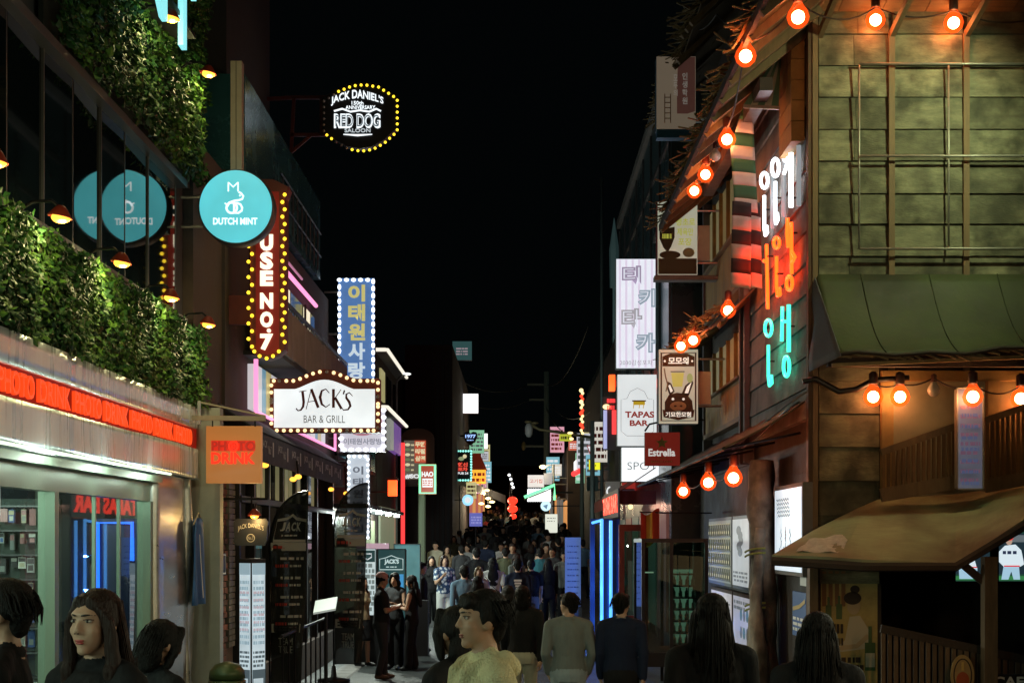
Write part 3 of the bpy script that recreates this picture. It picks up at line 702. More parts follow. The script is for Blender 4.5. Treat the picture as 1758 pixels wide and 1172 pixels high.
# ---- feather flags
FLAGC = mat('black_flag_cloth', (.020, .024, .023), .75, var=.4, spec=.2, scale=2); FLAGC.node_tree.nodes['Principled BSDF'].inputs['Alpha'].default_value = .80
def flag(label, px0, px1, ptop, d, words):
    base = W((px0+px1)/2, 925, d); w = (px1-px0)*d/K; zt = W(0, ptop, d).z; x0 = W(px0, 925, d).x
    r = thing('feather_flag', label, 'flag', (x0+.02, d, 0), 'black feather flags outside the bar')
    L = []
    for i in range(13):
        a = pi/2*i/12; L.append((x0 + w*.98*(1-cos(a))*1.0, d, zt - w*1.35*(1-sin(a))))
    MB().tube([(x0, d, .03), (x0, d, zt-w*1.35)] + L[1:], .014, 6).build('pole', IRON, r, True)
    MB().lathe([(.26, 0), (.26, .04), (.05, .07), (.03, .25)], (x0, d, 0.01), n=16).build('base', IRON, r, True)
    zb = .28
    def S(u, v):
        z = zb + (zt - zb)*v; xl = x0 + .01
        k = (zt - z)/(w*1.35)
        if k < 1: a = math.asin(min(1, max(0, 1-k))); xl = x0 + w*.98*(1-cos(a)) + .005
        xr = x0 + w*(.80 + .2*v)
        return Vector((xl + max(.002, xr-xl)*u, d + .035*sin(u*5+v*6) + .02*sin(v*15+u*2), z))
    MB().sheet(S, 10, 60, (0, .006, 0)).build('cloth', FLAGC, r, True)
    f = lambda a, b_, h: S(a, b_) + Vector((0, -h, 0)); A = Art(f, r, .004)
    v = lambda py: (W(0, py, d).z - zb)/(zt - zb)
    return r, A, v
GP2 = mat('flag_print', (.36, .37, .35), .7); RP = mat('flag_red_print', (.35, .03, .02), .7)
for (label, x0, x1, top, d, off) in (('black feather flag nearest the kiosk with a framed JACK print', 463, 531, 843, 19.5, 0), ('second black feather flag, before the white lit sign column', 573, 633, 829, 22.4, -8)):
    r, A, v = flag(label, x0, x1, top, d, 0)
    A.line('border', GP2, [(.10, v(928+off)), (.10, v(893+off)), (.35, v(890+off)), (.5, v(884+off)), (.65, v(890+off)), (.95, v(893+off)), (.95, v(928+off))], .015, .002, closed=True)
    for k, ch in enumerate('JACK'): A.text('lettering', GP2, ch, .24+.145*k, v(911+off), .36+.145*k, v(896+off), off=.03, h=.002)
    A.bars('lettering', GP2, .3, v(921+off), .75, v(916+off), 1, 1)
    A.rect('strip', GP2, .04, v(945+off), .97, v(931+off), .002)
    A.bars('strip_print', RP, .1, v(943+off), .9, v(934+off), 1, 4, lift=.003)
    for k in range(4):
        y = 962 + k*33 + off; A.bars('menu_print', GP2, .3, v(y), .92, v(y-8), 1, 20+k); A.bars('menu_print', RP, .15, v(y+13), .5, v(y+4), 1, 30+k); A.bars('menu_print', GP2, .55, v(y+12), .85, v(y+5), 1, 40+k)
    A.rect('strip', GP2, .03, v(1085+off), .9, v(1070+off), .002); A.bars('strip_print', PRINTK, .1, v(1083+off), .8, v(1073+off), 2, 7, lift=.003)
    A.text('lettering', GP2, 'TEAM', .25, v(1106+off), .7, v(1094+off), h=.002); A.text('lettering', GP2, 'TRUE', .25, v(1120+off), .7, v(1108+off), h=.002)
    A.done()

# ---- marquee signs on the left
MAR = mat('maroon_metal', (.16, .022, .012), .5, var=.2)
MARL = mat('maroon_lit', (.24, .015, .010), .5, em=(.5, .015, .006), es=.16, sample=False)
d = 17.6; c = W(459, 612, d); t = thing('vertical_marquee', 'red vertical marquee reading HOUSE NO.7 edged with yellow bulbs', 'sign', (c.x, d+.1, c.z))
a = Art(frontal(d), t, 0)
out = [(435, 318), (448, 309), (470, 309), (496, 322), (490, 340), (489, 600), (475, 611), (459, 616), (443, 611), (430, 600), (430, 340)]
a.poly('cabinet', MAR, out, .03); a.poly('cabinet', MAR, out, .24, -.26); a.h = .031
a.poly('face', MARL, [(440, 330), (480, 330), (480, 598), (472, 606), (459, 610), (447, 606), (440, 598)], .004); a.done()
a = Art(frontal(d), t, .04); LET = glow('cream_bulb_letter', (1, .90, .66), 1.4)
for ch, y0, y1 in (('H', 352, 335), ('O', 376, 358), ('U', 432, 404), ('S', 464, 434), ('E', 492, 466), ('N', 531, 504), ('O', 563, 536), ('7', 602, 574)):
    if ch in 'HO' and y0 < 400: y0, y1 = y0+20, y1+20
    a.text('letter', LET, ch, 448, y0, 470, y1, off=.055, h=.02)
a.disc('full_stop', LET, 463, 568.5, 3.4, h=.02); a.done()
pts = [(434 + (0 if i % 2 else -6), 345 + i*13.2) for i in range(20)] + [(486 + (0 if i % 2 else 4), 336 + i*12.6) for i in range(21)] + [(438, 604), (447, 612), (459, 616), (470, 612), (480, 604)]
bulbs(t, pts, d, .023, YELBULB, bias=.05)
MB().beam((c.x, d+.12, W(0, 530, d).z), (-3.65, d+.12, W(0, 530, d).z), .08, .36).build('bracket', MAR, t)
z1, z0 = W(0, 510, 18.4).z, W(0, 548, 18.4).z
t = thing('side_panel', 'plain dull red panel on the bar wall left of the marquee', 'panel', (-3.8, 18.4, z0)); MB().box(W(368, 0, 18.4).x, W(425, 0, 18.4).x, 18.4, 18.46, z0, z1).build('panel', MAR, t)

d = 22.0; c = W(620, 262, d); t = thing('saloon_sign', 'dark shield sign of white neon reading JACK DANIEL\'S RED DOG SALOON ringed by bulbs', 'sign', (c.x, d, c.z))
sh = [(556, 174), (580, 158), (605, 148), (625, 146), (650, 150), (682, 170), (682, 226), (660, 246), (640, 257), (620, 260), (598, 256), (575, 243), (556, 228)]
a = Art(frontal(d), t, 0); a.poly('backboard', BLACKP, sh, .16)
a.h = .163; NW = glow('white_neon', (.88, .96, 1), 1.25)
arch = lambda k: (lambda x, y: (x, y*(.72+.28*(1-abs(2*x-1))) + k*(1-(2*x-1)**2)))
a.text('lettering', NW, "JACK DANIEL'S", 571, 188, 660, 168, off=.012, h=.02, warp=arch(.42))
a.text('lettering', NW, '150th', 606, 186, 626, 180, off=.0, h=.02)
a.text('lettering', NW, 'ANNIVERSARY', 596, 193.5, 646, 187.5, off=.0, h=.02)
a.line('flourish', NW, [(576, 197), (590, 193), (604, 198), (620, 195.5), (636, 198), (648, 193), (656, 197)], 2.4, .02)
NO = glow('outline_neon', (.62, .70, .74), .8)
a.text('lettering', NW, 'RED DOG', 576, 226, 655, 201, off=.04, h=.014); a.text('letter_core', mat('dark_core', (.05, .06, .07), .5, em=(.3, .36, .4), es=.5, sample=False), 'RED DOG', 578.5, 223.5, 652.5, 203.5, off=.0, h=.004, lift=.0145)
a.text('lettering', NO, 'SALOON', 594, 233, 638, 226.5, off=.01, h=.02); a.line('flourish', NW, [(592, 236.5), (616, 238), (641, 236.5)], [1, 3, 1], .02); a.done()
pp = perimeter(sh, 10.2)
dead = lambda x, y: OFFBULB if (x < 575 and 150 < y < 225) or (574 < x < 600 and y > 230) else YELBULB
bulbs(t, pp, d-.17, .021, dead, bias=.0)
m = MB()
for y0, x0 in ((168, 505), (232, 498)): m.beam(W(x0, y0, d+.08), W(560, y0, d+.08), .05)
m.beam(W(552, 168, d+.08), W(552, 232, d+.08), .05); m.beam(W(505, 168, d+.08), W(500, 262, d+.08), .05); m.beam(W(500, 262, d+.08), W(535, 232, d+.08), .04)
z = W(0, 168, d).z; m.beam(W(505, 168, d+.08), (-3.95, d+.08, z), .05); m.build('bracket', mat('maroon_steel', (.12, .035, .035), .5, .3), t)

d = 20.0; c = W(558, 738, d); t = thing('bar_marquee', 'cream lit marquee with arched top reading JACK\'S BAR & GRILL', 'sign', (c.x, d+.1, c.z))
top = [(468, 662)] + [(468 + 180*i/24, 662 - 16*max(0, sin(pi*min(1, max(0, (i-5)/14))))**1.3) for i in range(1, 24)] + [(648, 662)]
out = [(464, 742), (652, 742)] + [(x + (4 if x > 640 else -4 if x < 480 else 0), y-12) for x, y in top[::-1]]
a = Art(frontal(d), t, 0); a.poly('cabinet', MAR, out, .02); a.poly('cabinet', MAR, out, .2, -.22); a.h = .021
a.poly('face', glow('cream_acrylic', (.84, .90, .92), .92, var=.10), [(471, 734)] + [(644, 734)] + [(471 + (x-468)*173/180, y+6) for x, y in top[::-1]], .006); a.done()
a = Art(frontal(d), t, .028); JR = mat('maroon_ink', (.14, .02, .02), .6); JG = mat('grey_ink', (.26, .27, .27), .6)
BAR1 = lambda pts, w: a.line('lettering', JR, pts, w, .003)
HAIR = lambda pts, w=1.3: a.line('hairline', JR, pts, w, .003)
BAR1([(520, 672), (522, 690), (521, 698), (517, 704), (512, 705), (509, 701)], [4.5, 4.5, 4, 3, 2, 2.5]); HAIR([(514, 672.5), (527, 670.5)])
HAIR([(526, 703), (535, 668)]); BAR1([(535, 668), (547, 700)], 4.8); HAIR([(530, 690), (543, 688)])
BAR1([(566, 675), (560, 668), (553, 671), (550, 682), (553, 694), (560, 699), (567, 694)], [1.5, 2, 3.5, 5, 4, 2, 1.5])
BAR1([(573, 668), (573, 700)], 4.8); HAIR([(586, 669), (574, 686)]); BAR1([(576, 683), (587, 702)], 4.4)
BAR1([(592, 670), (590, 677)], 2.6)
BAR1([(606, 680), (600, 674), (595, 677), (595, 683), (600, 690), (602, 697), (598, 703), (590, 704), (587, 699)], [1.3, 2, 3, 4, 4.6, 4.2, 3, 2, 1.3])
a.text('subtitle', JG, 'BAR & GRILL', 522, 726, 593, 713, off=-.004, h=.003); a.done()
pr = perimeter(out, 12.0)
fl = lambda x, y: OFFBULB if (hash((int(x*3), int(y*5))) % 7 == 0) else WARMB2
WARMB2 = glow('cream_bulb', (1, .72, .34), 1.8, False)
pr = [(x + (2.6 if x < 475 else -2.6 if x > 642 else 0), y + (4 if y < 690 else -3)) for x, y in pr]
bulbs(t, pr, d, .026, fl, bias=.035)
MB().beam((c.x-.4, d+.12, c.z+.35), (-3.65, d+.12, c.z+.35), .05).build('bracket', IRON, t)

d = 27.0; LEDW = glow('white_led', (.90, .95, 1), 2.4, False)
t, a = lightbox('blue_banner_sign', 'tall blue lit sign of yellow Korean letters edged with white lights', 'sign', 581, 478, 643, 690, d, .25, glow('blue_acrylic', (.10, .22, .50), .72, var=.12), DGREY)
YL, PL = glow('yellow_print', (.62, .56, .20), .85, False), glow('pale_print_lit', (.60, .72, .80), .9, False)
for i, ch in enumerate('이태원사랑방'):
    y = 489 + i*33.2; a.text('letter', YL if i < 3 else PL, ch, 598, y+29, 627, y, off=.04, h=.01)
a.done()
PILL = shared('light', MB().ell((0,0,0), (1, .6, 1), 8, 6), LEDW)
for (x, y) in perimeter([(583, 481), (641, 481), (641, 660), (583, 660)], 12.2):
    if 500 < y < 600 and x < 590 and (int(y) % 3 == 0): continue
    put(PILL, 'light', t, W(x, y, d) + Vector((0, -.03, 0)), (.045, .03, .035) if 482 > y else (.033, .03, .055))
bracket(t, 581, 500, d, -3.7, STEEL, 3, .8)
t, a = lightbox('logo_box_sign', 'square white lit sign with a pink oval logo and Korean line', 'sign', 584, 700, 661, 775, d, .25, glow('lilac_acrylic', (.66, .66, .74), .85, var=.08), DGREY)
PK2 = glow('pink_print', (.55, .25, .32), .7, False); WP = glow('white_print_lit', (.82, .84, .86), .95, False)
a.disc('logo', PK2, 622, 722, 34, 26, h=.004); a.disc('logo', WP, 622, 719, 31, 23, h=.004, lift=.005)
a.text('logo', PK2, 'YO', 606, 735, 638, 712, off=.05, h=.004, lift=.01)
a.text('print', glow('grey_lilac', (.38, .40, .48), .6, False), '이태원사랑방', 590, 763, 656, 752, off=.03); a.done()
for (x, y) in perimeter([(586, 703), (659, 703), (659, 772), (586, 772)], 12.4): put(PILL, 'light', t, W(x, y, d) + Vector((0, -.03, 0)), (.05, .03, .04))
bracket(t, 584, 715, d, -3.7, STEEL, 2, .4)
d = 27.6; t, a = lightbox('column_sign', 'slim white vertical sign with dotted lights behind the second flag', 'sign', 597, 780, 634, 925, d, .3, glow('cold_white_panel', (.60, .68, .76), .75, var=.25), GREYWALL)
for k in range(6):
    y = 800 + k*20; a.text('print', glow('slate_print', (.22, .26, .32), .5, False), '이태원별밤집'[k], 606, y+14, 624, y, off=.03)
a.done()
for (x, y) in perimeter([(599, 783), (632, 783), (632, 922), (599, 922)], 9.5): put(BALL, 'light', t, W(x, y, d) + Vector((0, -.03, 0)), .03, None, LEDW)
bracket(t, 597, 790, d, -3.7, STEEL, 3, .5)

# ---- left row beyond: pub with standing screens, lit-eave house, menu tower
def block(name, label, x0, x1, y0, y1, z1, m=DARK, z0=-1):
    r = thing(name, label, 'building', ((x0+x1)/2, (y0+y1)/2, 0))
    MB().box(x0, x1, y0, y1, z0, z1).build('wall', m, r); return r
r = block('dark_house', 'dark narrow house behind the blue banner sign', -9, -3.62, 27.02, 36.2, 6.2, DKBROWN)
LITW = glow('yellow_window', (.55, .50, .22), .55); SHOPG = glow('green_shopfront', (.24, .28, .17), .55)
for y0 in (28, 30, 32, 34): f = MB().box(-3.63, -3.57, y0, y0+1.4, 3.9, 5.1).build('window', ROOMGLASS, r); MB().box(-3.62, -3.55, y0-.05, y0+1.45, 3.82, 3.895).build('sill', GREYWALL, f)
for y0 in (27.4, 29.4, 31.5, 33.6): MB().box(-3.63, -3.56, y0, y0+1.7, .8, 2.7).build('shop_window', SHOPG, r)
MB().box(-3.6, -2.9, 27.2, 36, 2.85, 2.93).build('canopy', AWN, r)
for k, y in enumerate((28.2, 30.4, 32.6, 34.8)):
    MB().lathe([(.07, 0), (.06, .06), (.02, .065)], (-2.98, y, 2.785), n=12).build('downlight', glow('downlight_white', (.95, 1, .92), 5, False), r); lamp('canopy_light', 'POINT', (-2.94, y, 2.72), 180, (.86, 1, .92), r, .06)
r = block('lit_eave_house', 'two storey house whose eaves glow with white strips', -9, -3.62, 36.3, 42.2, 7.0, DKBROWN)
STRIPW = glow('warm_strip', (1, .93, .78), 1.0)
for z in (7.05, 5.6):
    MB().box(-9, -3.35, 36.1, 42.3, z-.06, z+.03).build('eave', GREYWALL, r)
    MB().tube([(-3.95, 36.05, z), (-3.38, 36.05, z), (-3.32, 36.1, z), (-3.32, 42.3, z)], .045, 8).build('strip_light', STRIPW, r)
for y0 in (37, 39, 41): f = MB().box(-3.63, -3.57, y0, y0+1.1, 5.9, 6.7).build('window', LITW if y0 == 37 else ROOMGLASS, r)
MB().box(-3.6, -3.45, 39.5, 41.8, 4.7, 5.5).build('banner', glow('purple_panel', (.22, .10, .42), .55), r)
MB().box(-3.6, -3.45, 38.3, 39.4, 4.7, 5.5).build('banner', glow('grey_panel', (.42, .44, .40), .5), r)
MB().tube([(-3.42, 42.1, 1.9), (-3.42, 42.1, 5.1)], .06, 8).build('red_tube', glow('red_neon', (1, .05, .05), 1.3), r)
MB().box(-3.65, -3.57, 36.8, 41.5, 1.2, 3.1).build('shop_window', SHOPG, r)
p = W(665, 840, 38); 
t = thing('red_lantern_sign', 'glowing orange red box lantern on the left frontage', 'lantern', W(672, 852, 34)); q0, q1 = W(666, 851, 34), W(681, 824, 34)
MB().box(q0.x, q1.x, 34, 34.2, q0.z, q1.z).build('lamp_body', glow('hot_orange', (1, .09, .015), 2.5), t); MB().box(q0.x-.03, q1.x+.03, 33.97, 34.23, q1.z+.002, q1.z+.05).build('cap', IRON, t); MB().tube([(q0.x, 34.1, q0.z+.1), (-3.7, 34.1, q0.z+.1)], .02, 5).build('bracket', IRON, t)
lamp('lantern_light', 'POINT', W(673, 840, 33.6), 16, (1, .10, .03), t, .1)
t = thing('street_lamp', 'thin pale street lamp beside the lit eave house', 'street lamp', W(681, 930, 41)); q = W(681, 655, 41)
MB().tube([(q.x, 41, GZ(41)), (q.x, 41, q.z), (q.x+.1, 41, q.z+.12), (q.x+.28, 41, q.z+.22)], .035, 6).build('pole', GREYWALL, t, True)
MB().ell((q.x+.3, 41, q.z+.22), (.12, .06, .04), 8, 5).build('lamp_head', glow('cool_lamp', (.9, .95, .9), 1.5), t, True)
# menu tower and dark tall block
d = 50; tw = block('dark_tower', 'tall dark blank building where the street narrows', W(694, 0, d).x, W(776, 0, d).x, 50.3, 66, W(0, 592, 50.3).z, mat('dark_tower_wall', (.05, .035, .033), .85, var=.3, scale=.6))  # dark brown wall, tone varied at random
MB().box(W(694, 0, d).x-3, W(694, 0, d).x-.01, 51, 66, 0, W(0, 622, 51).z).build('side_wing', mat('dark_green_wall', (.05, .06, .045), .85, var=.3, scale=.6), tw)  # dark greenish wall, tone varied at random
b = MB()
for k in range(4): x = W(742 + k*9, 0, d).x; b.box(x-.05, x+.05, 50.2, 50.3, 0, W(0, 600, d).z)
b.build('pilaster', DARK, tw)
d = 49.5; r = thing('menu_tower', 'rounded beige menu board with food pictures and red lettering', 'sign', W(718, 900, d))
a = Art(frontal(d), r, 0); a.poly('board', mat('beige_board', (.36, .34, .28), .6), [(690, 835), (690, 752)] + [(718-28*cos(pi*i/10), 752-16*sin(pi*i/10)) for i in range(1, 10)] + [(746, 752), (746, 835)], .3)
a.h = .301; a.rect('menu_panel', glow('dim_menu', (.20, .17, .13), .5), 695, 823, 731, 757, .01); RY = glow('red_menu', (.62, .10, .05), .7, False); YY = glow('cream_menu', (.85, .75, .45), .8, False); GR = glow('green_dish', (.22, .30, .14), .6, False)
for k in range(6): a.disc('dish', GR if k % 2 else YY, 701, 764+k*8.5, 4.5, 2.6, lift=.012); a.bars('dish_print', YY, 707, 767+k*8.5, 712, 762+k*8.5, 1, k, lift=.012)
a.rect('red_panel', RY, 713, 795, 732, 757, .02, .012)
for k, wd in enumerate(('무한', '리필', '삼겹')): a.text('lettering', YY, wd, 714, 768+k*12, 731, 759+k*12, off=.05, lift=.034, h=.02)
a.text('lettering', WP, '#SO.', 697, 822, 724, 814, off=.05, lift=.012, h=.02); a.done()
d = 38; t, a = lightbox('green_frame_sign', 'small red sign reading HAO in a glowing green frame on a post', 'sign', 719, 848, 749, 796, d, .2, glow('red_panel', (.42, .05, .02), .7), DGREY)
GN = glow('green_neon', (.20, .95, .42), 1.5); a.line('neon_border', GN, [(721, 846), (747, 846), (747, 798), (721, 798)], 4, .03, closed=True)
a.text('lettering', WP, 'HAO', 724, 818, 744, 809, off=.05, h=.01); a.rect('lettering', WP, 725, 836, 743, 821, .006); a.bars('print', RY, 726, 834, 742, 823, 3, 4, lift=.007); a.done()
q = W(724, 848, d); MB().tube([(q.x, d+.1, GZ(d)), (q.x, d+.1, q.z)], .10, 8).build('post', mat('green_post', (.16, .20, .13), .5), t)
d = 55; t, a = lightbox('bulb_frame_sign', 'dark menu sign with red Korean letters framed by turquoise bulbs', 'sign', 780, 825, 810, 773, d, .25, mat('black_face', (.02, .02, .02), .5), BLACKP)
a.disc('emblem', glow('olive_print', (.35, .42, .22), .7, False), 792, 787, 5, 3.4, lift=.01); a.disc('emblem', YY, 798, 783, 3.4, 3.4, lift=.014)
for k, wd in enumerate(('한신', '포차')): a.text('lettering', glow('red_letter', (.85, .08, .05), 1.0, False), wd, 786, 800.5+k*8, 803, 793.5+k*8, off=.05, h=.02)
a.text('lettering', WP, 'PUB 24', 786, 814, 804, 810, off=.03, h=.02); a.done()
TB = glow('turquoise_bulb', (.30, .95, .80), 1.6, False); bulbs(t, perimeter([(781, 824), (809, 824), (809, 774), (781, 774)], 4.6), d, .04, TB, bias=.03)
q = W(780, 777, d); MB().beam((q.x, d+.1, q.z), (q.x-1.0, d+.1, q.z), .1, .2).build('bracket', GREYWALL, t)
d = 60; t, a = lightbox('blank_white_sign', 'bright blank white box sign high over the left frontage', 'sign', 791, 709, 821, 676, d, .35, glow('hot_white', (1, .98, .97), 1.6), mat('red_rim', (.4, .03, .02), .5)); bracket(t, 791, 690, d, -3.2, STEEL, 2, .5, .03)
r = block('slim_house', 'narrow dark house carrying the high square signs', -7, W(789, 0, 60).x, 59, 72, W(0, 640, 59).z, DARK)
d = 58.5; t, a = lightbox('teal_square_sign', 'dim teal square sign with three lines of print', 'sign', 777, 618, 810, 586, d, .3, glow('dim_teal', (.05, .13, .13), .5), DGREY)
a.bars('print', glow('pink_grey', (.45, .36, .40), .6, False), 783, 610, 803, 596, 3, 9, words=1); a.done(); bracket(t, 777, 600, d, -3.2, STEEL, 2, .4, .03)
t = thing('pennant', 'dark triangular pennant hanging under the teal square sign', 'flag', W(780, 640, 58.3)); a = Art(frontal(58.3), t, 0)
a.poly('cloth', mat('grey_cloth', (.14, .15, .15), .8), [(776, 618), (791, 652), (776, 652)], .02); a.poly('red_edge', mat('red_cloth', (.3, .05, .05), .8), [(776, 654), (784, 668), (776, 662)], .02); a.done()
d = 62; t, a = lightbox('white_poster_sign', 'white lit poster box behind the heart shaped sign', 'sign', 808, 770, 837, 744, d, .3, glow('hot_white', (1, .98, .97), 1.6), DGREY); bracket(t, 808, 755, d, -3, STEEL, 2, .3, .03)
d = 57; t = thing('heart_sign', 'dark heart shaped sign with blue number 1977', 'sign', W(808, 765, d)); a = Art(frontal(d), t, 0)
a.poly('board', mat('heart_black', (.03, .012, .03), .5), [(808, 765), (799, 757), (795, 748), (798, 742), (804, 741), (808, 744), (812, 741), (818, 742), (820, 748), (817, 757)], .12); a.h = .121
a.text('lettering', glow('blue_letter', (.35, .55, 1), 1.3, False), '1977', 799, 752, 817, 746, off=.04, h=.02); a.bars('lettering', glow('blue_letter', (.35, .55, 1), 1.3, False), 802, 757, 814, 754, 1, 3); a.done(); MB().beam(W(796, 748, d), W(770, 748, d), .06).build('bracket', IRON, t)
d = 63; t, a = lightbox('yellow_menu_sign', 'yellow and red lit shop sign under the white poster', 'sign', 806, 830, 834, 806, d, .3, glow('amber_panel', (.95, .42, .04), 1.1), MAR); RI = mat('red_ink', (.30, .02, .01), .6)
a.bars('lettering', RI, 808, 828, 832, 809, 2, 6, words=2); a.done(); bracket(t, 806, 815, d, -3.2, STEEL, 2, .3, .03)
t = thing('red_tiled_roof', 'small red lit shop roof over the yellow sign', 'roof', W(820, 806, 63.6)); q = [W(x, y, 63.6) for x, y in ((800, 806), (836, 806), (824, 778), (812, 778))]
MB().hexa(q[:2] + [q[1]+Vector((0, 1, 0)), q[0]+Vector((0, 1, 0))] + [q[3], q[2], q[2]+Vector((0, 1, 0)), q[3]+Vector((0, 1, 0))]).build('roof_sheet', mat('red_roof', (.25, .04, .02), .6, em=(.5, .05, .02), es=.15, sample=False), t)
r = block('far_bar_row', 'low dark row of bars far up the left side', -8, -2.75, 66.2, 130, W(0, 760, 70).z, DKBROWN)
for k in range(8): MB().box(-2.8, -2.68, 67+k*6, 71+k*6, GZ(67+k*6)+.3, GZ(67+k*6)+2.4).build('shop_window', glow('amber_front', (.6, .26, .08), 1.0) if k % 2 else glow('rose_front', (.5, .13, .10), .8), r)
t = thing('sloping_canopy', 'grey sloping canopy over bar tables far up the street', 'canopy', W(830, 860, 62)); p = [W(788, 832, 56), W(868, 864, 70), W(868, 852, 70), W(798, 826, 58)]
MB().sheet(lambda u, v: p[0].lerp(p[1], u).lerp(p[3].lerp(p[2], u), v), 6, 2, (0, 0, .06)).build('canopy_sheet', mat('canopy_grey', (.20, .19, .20), .7), t)
m = MB()
for q in (p[0], p[1]): m.tube([q, (q.x, q.y, GZ(q.y))], .04, 6)
m.build('post', DGREY, t)
for k, (px, py) in enumerate(((836, 841), (838, 855), (838, 869), (829, 846), (845, 861), (826, 864))):
    t = thing('canopy_lamp', 'little warm lamp hanging under the sloping canopy', 'lamp', W(px, py, 63), 'lamps under the sloping canopy'); MB().ell(W(px, py, 63), (.13, .08, .06), 8, 5).build('bulb', WARMB2, t, True); MB().tube([W(px, py, 63), W(px, py, 63)+Vector((0, 0, .5))], .012, 4).build('cord', IRON, t); lamp('canopy_light', 'POINT', W(px, py, 62.8)-Vector((0, .1, .15)), 30, (1, .8, .5), t, .08)
d = 52; t = thing('round_blue_sign', 'small round blue and white lit sign on the left', 'sign', W(803, 868, d)); q = W(803, 858, d)
MB().lathe([(.2, 0), (.2, .12)], q, (0, 1, 0), 24).build('disc', glow('sky_blue', (.30, .65, .95), 1.3), t); MB().lathe([(.11, 0), (.11, .02)], q+Vector((0, -.02, 0)), (0, 1, 0), 18).build('emblem', WP, t); MB().beam(q+Vector((-.2, .06, 0)), q+Vector((-.7, .06, 0)), .03).build('bracket', IRON, t)
d = 45; t, a = lightbox('violet_board', 'violet blue lit board just above the crowd', 'sign', 806, 903, 828, 880, d, .1, glow('violet_panel', (.10, .11, .52), .7), DGREY); a.bars('print', glow('pale_violet', (.3, .3, .7), .7, False), 809, 899, 826, 885, 3, 4); a.done()
MB().tube([W(817, 903, d), (W(817, 903, d).x, d, GZ(d))], .03, 6).build('post', IRON, t)
# standing screens of the grill
d = 25.4; t, a = lightbox('standing_screen', 'tall black standing screen with the JACK\'S badge', 'screen', 648, 1062, 697, 943, d, .14, glow('teal_screen', (.03, .085, .09), .6), BLACKP, rim=1.6)
TW = glow('pale_screen_print', (.55, .72, .72), .8, False)
a.line('badge', TW, [(652, 977), (652, 959), (662, 957), (672, 953), (682, 957), (692, 959), (692, 977)], 1.4, .003, closed=True); a.text('badge', TW, "JACK'S", 660, 969, 685, 959, off=.05); a.bars('badge', TW, 663, 974, 681, 971, 1, 2)
a.rect('picture', glow('screen_blue_glow', (.05, .25, .5), .9, False), 686, 1040, 693, 985, .003); a.done(); q = W(672, 1062, d); MB().box(q.x-.3, q.x+.3, d-.1, d+.3, .0, q.z).build('base', BLACKP, t)
d = 26.2; t, a = lightbox('poster_screen', 'glowing white menu screen left of the badge screen', 'screen', 612, 1055, 646, 942, d, .14, glow('white_screen', (.55, .66, .66), .95), BLACKP, rim=1)
a.rect('header', glow('dark_teal_header', (.04, .10, .10), .5, False), 614, 964, 644, 944); a.bars('picture', glow('grey_picture', (.26, .33, .32), .6, False), 615, 1050, 643, 966, 9, 5, .7); a.line('crest', WP, [(624, 950), (638, 950), (638, 956), (631, 960), (624, 956)], 2, .004, closed=True); a.done(); q = W(629, 1055, d); MB().box(q.x-.22, q.x+.22, d-.05, d+.25, GZ(d), q.z).build('base', BLACKP, t)
d = 27.2; t, a = lightbox('glass_screen', 'wide teal backlit screen panel behind the badge screen', 'screen', 676, 1030, 722, 934, d, .1, glow('teal_back', (.10, .24, .26), .6, var=.3), DGREY, rim=1.2); a.bars('print', TW, 700, 1000, 716, 990, 2, 3); a.done(); q = W(699, 1030, d); MB().box(q.x-.4, q.x+.4, d-.05, d+.25, GZ(d)-.02, q.z).build('base', BLACKP, t)
d = 27.5; t, a = lightbox('pink_header_sign', 'low pink and white lit header above the standing screens', 'sign', 612, 942, 668, 932, d, .12, glow('pink_white', (.62, .42, .50), .7), DGREY); a.done(); MB().beam((W(612, 937, d).x, d+.06, W(0, 937, d).z), (-3.75, d+.06, W(0, 937, d).z), .04).build('bracket', IRON, t)
# menu stand, easel and patio rail outside the bar
t = thing('menu_stand', 'black lectern menu stand with lit pages in front of the bar', 'stand', (-2.75, 20.6, 0)); q = W(560, 1046, 20.6)
MB().tube([(q.x, 20.6, .03), (q.x, 20.6, q.z)], .025, 8).build('post', IRON, t); MB().lathe([(.2, 0), (.2, .03)], (q.x, 20.6, 0.008), n=18).build('base', IRON, t)
MB().hexa([(q.x-.16, 20.42, q.z-.06), (q.x+.16, 20.42, q.z-.0), (q.x+.16, 20.65, q.z+.16), (q.x-.16, 20.65, q.z+.10), (q.x-.16, 20.41, q.z-.03), (q.x+.16, 20.41, q.z+.03), (q.x+.16, 20.64, q.z+.19), (q.x-.16, 20.64, q.z+.13)]).build('menu_page', glow('menu_page', (.5, .55, .5), .6), t)
t = thing('patio_rail', 'black iron patio rail between the two feather flags', 'railing', (-3.0, 20.5, 0)); m = MB()
for k in range(9): y = 18.4+k*.5; m.tube([(-3.05, y, 0), (-3.05, y, 1.0)], .014, 6)
m.build('upright', IRON, t); MB().tube([(-3.05, 18.3, 1.0), (-3.05, 22.5, 1.0)], .022, 6).build('top_rail', IRON, t)
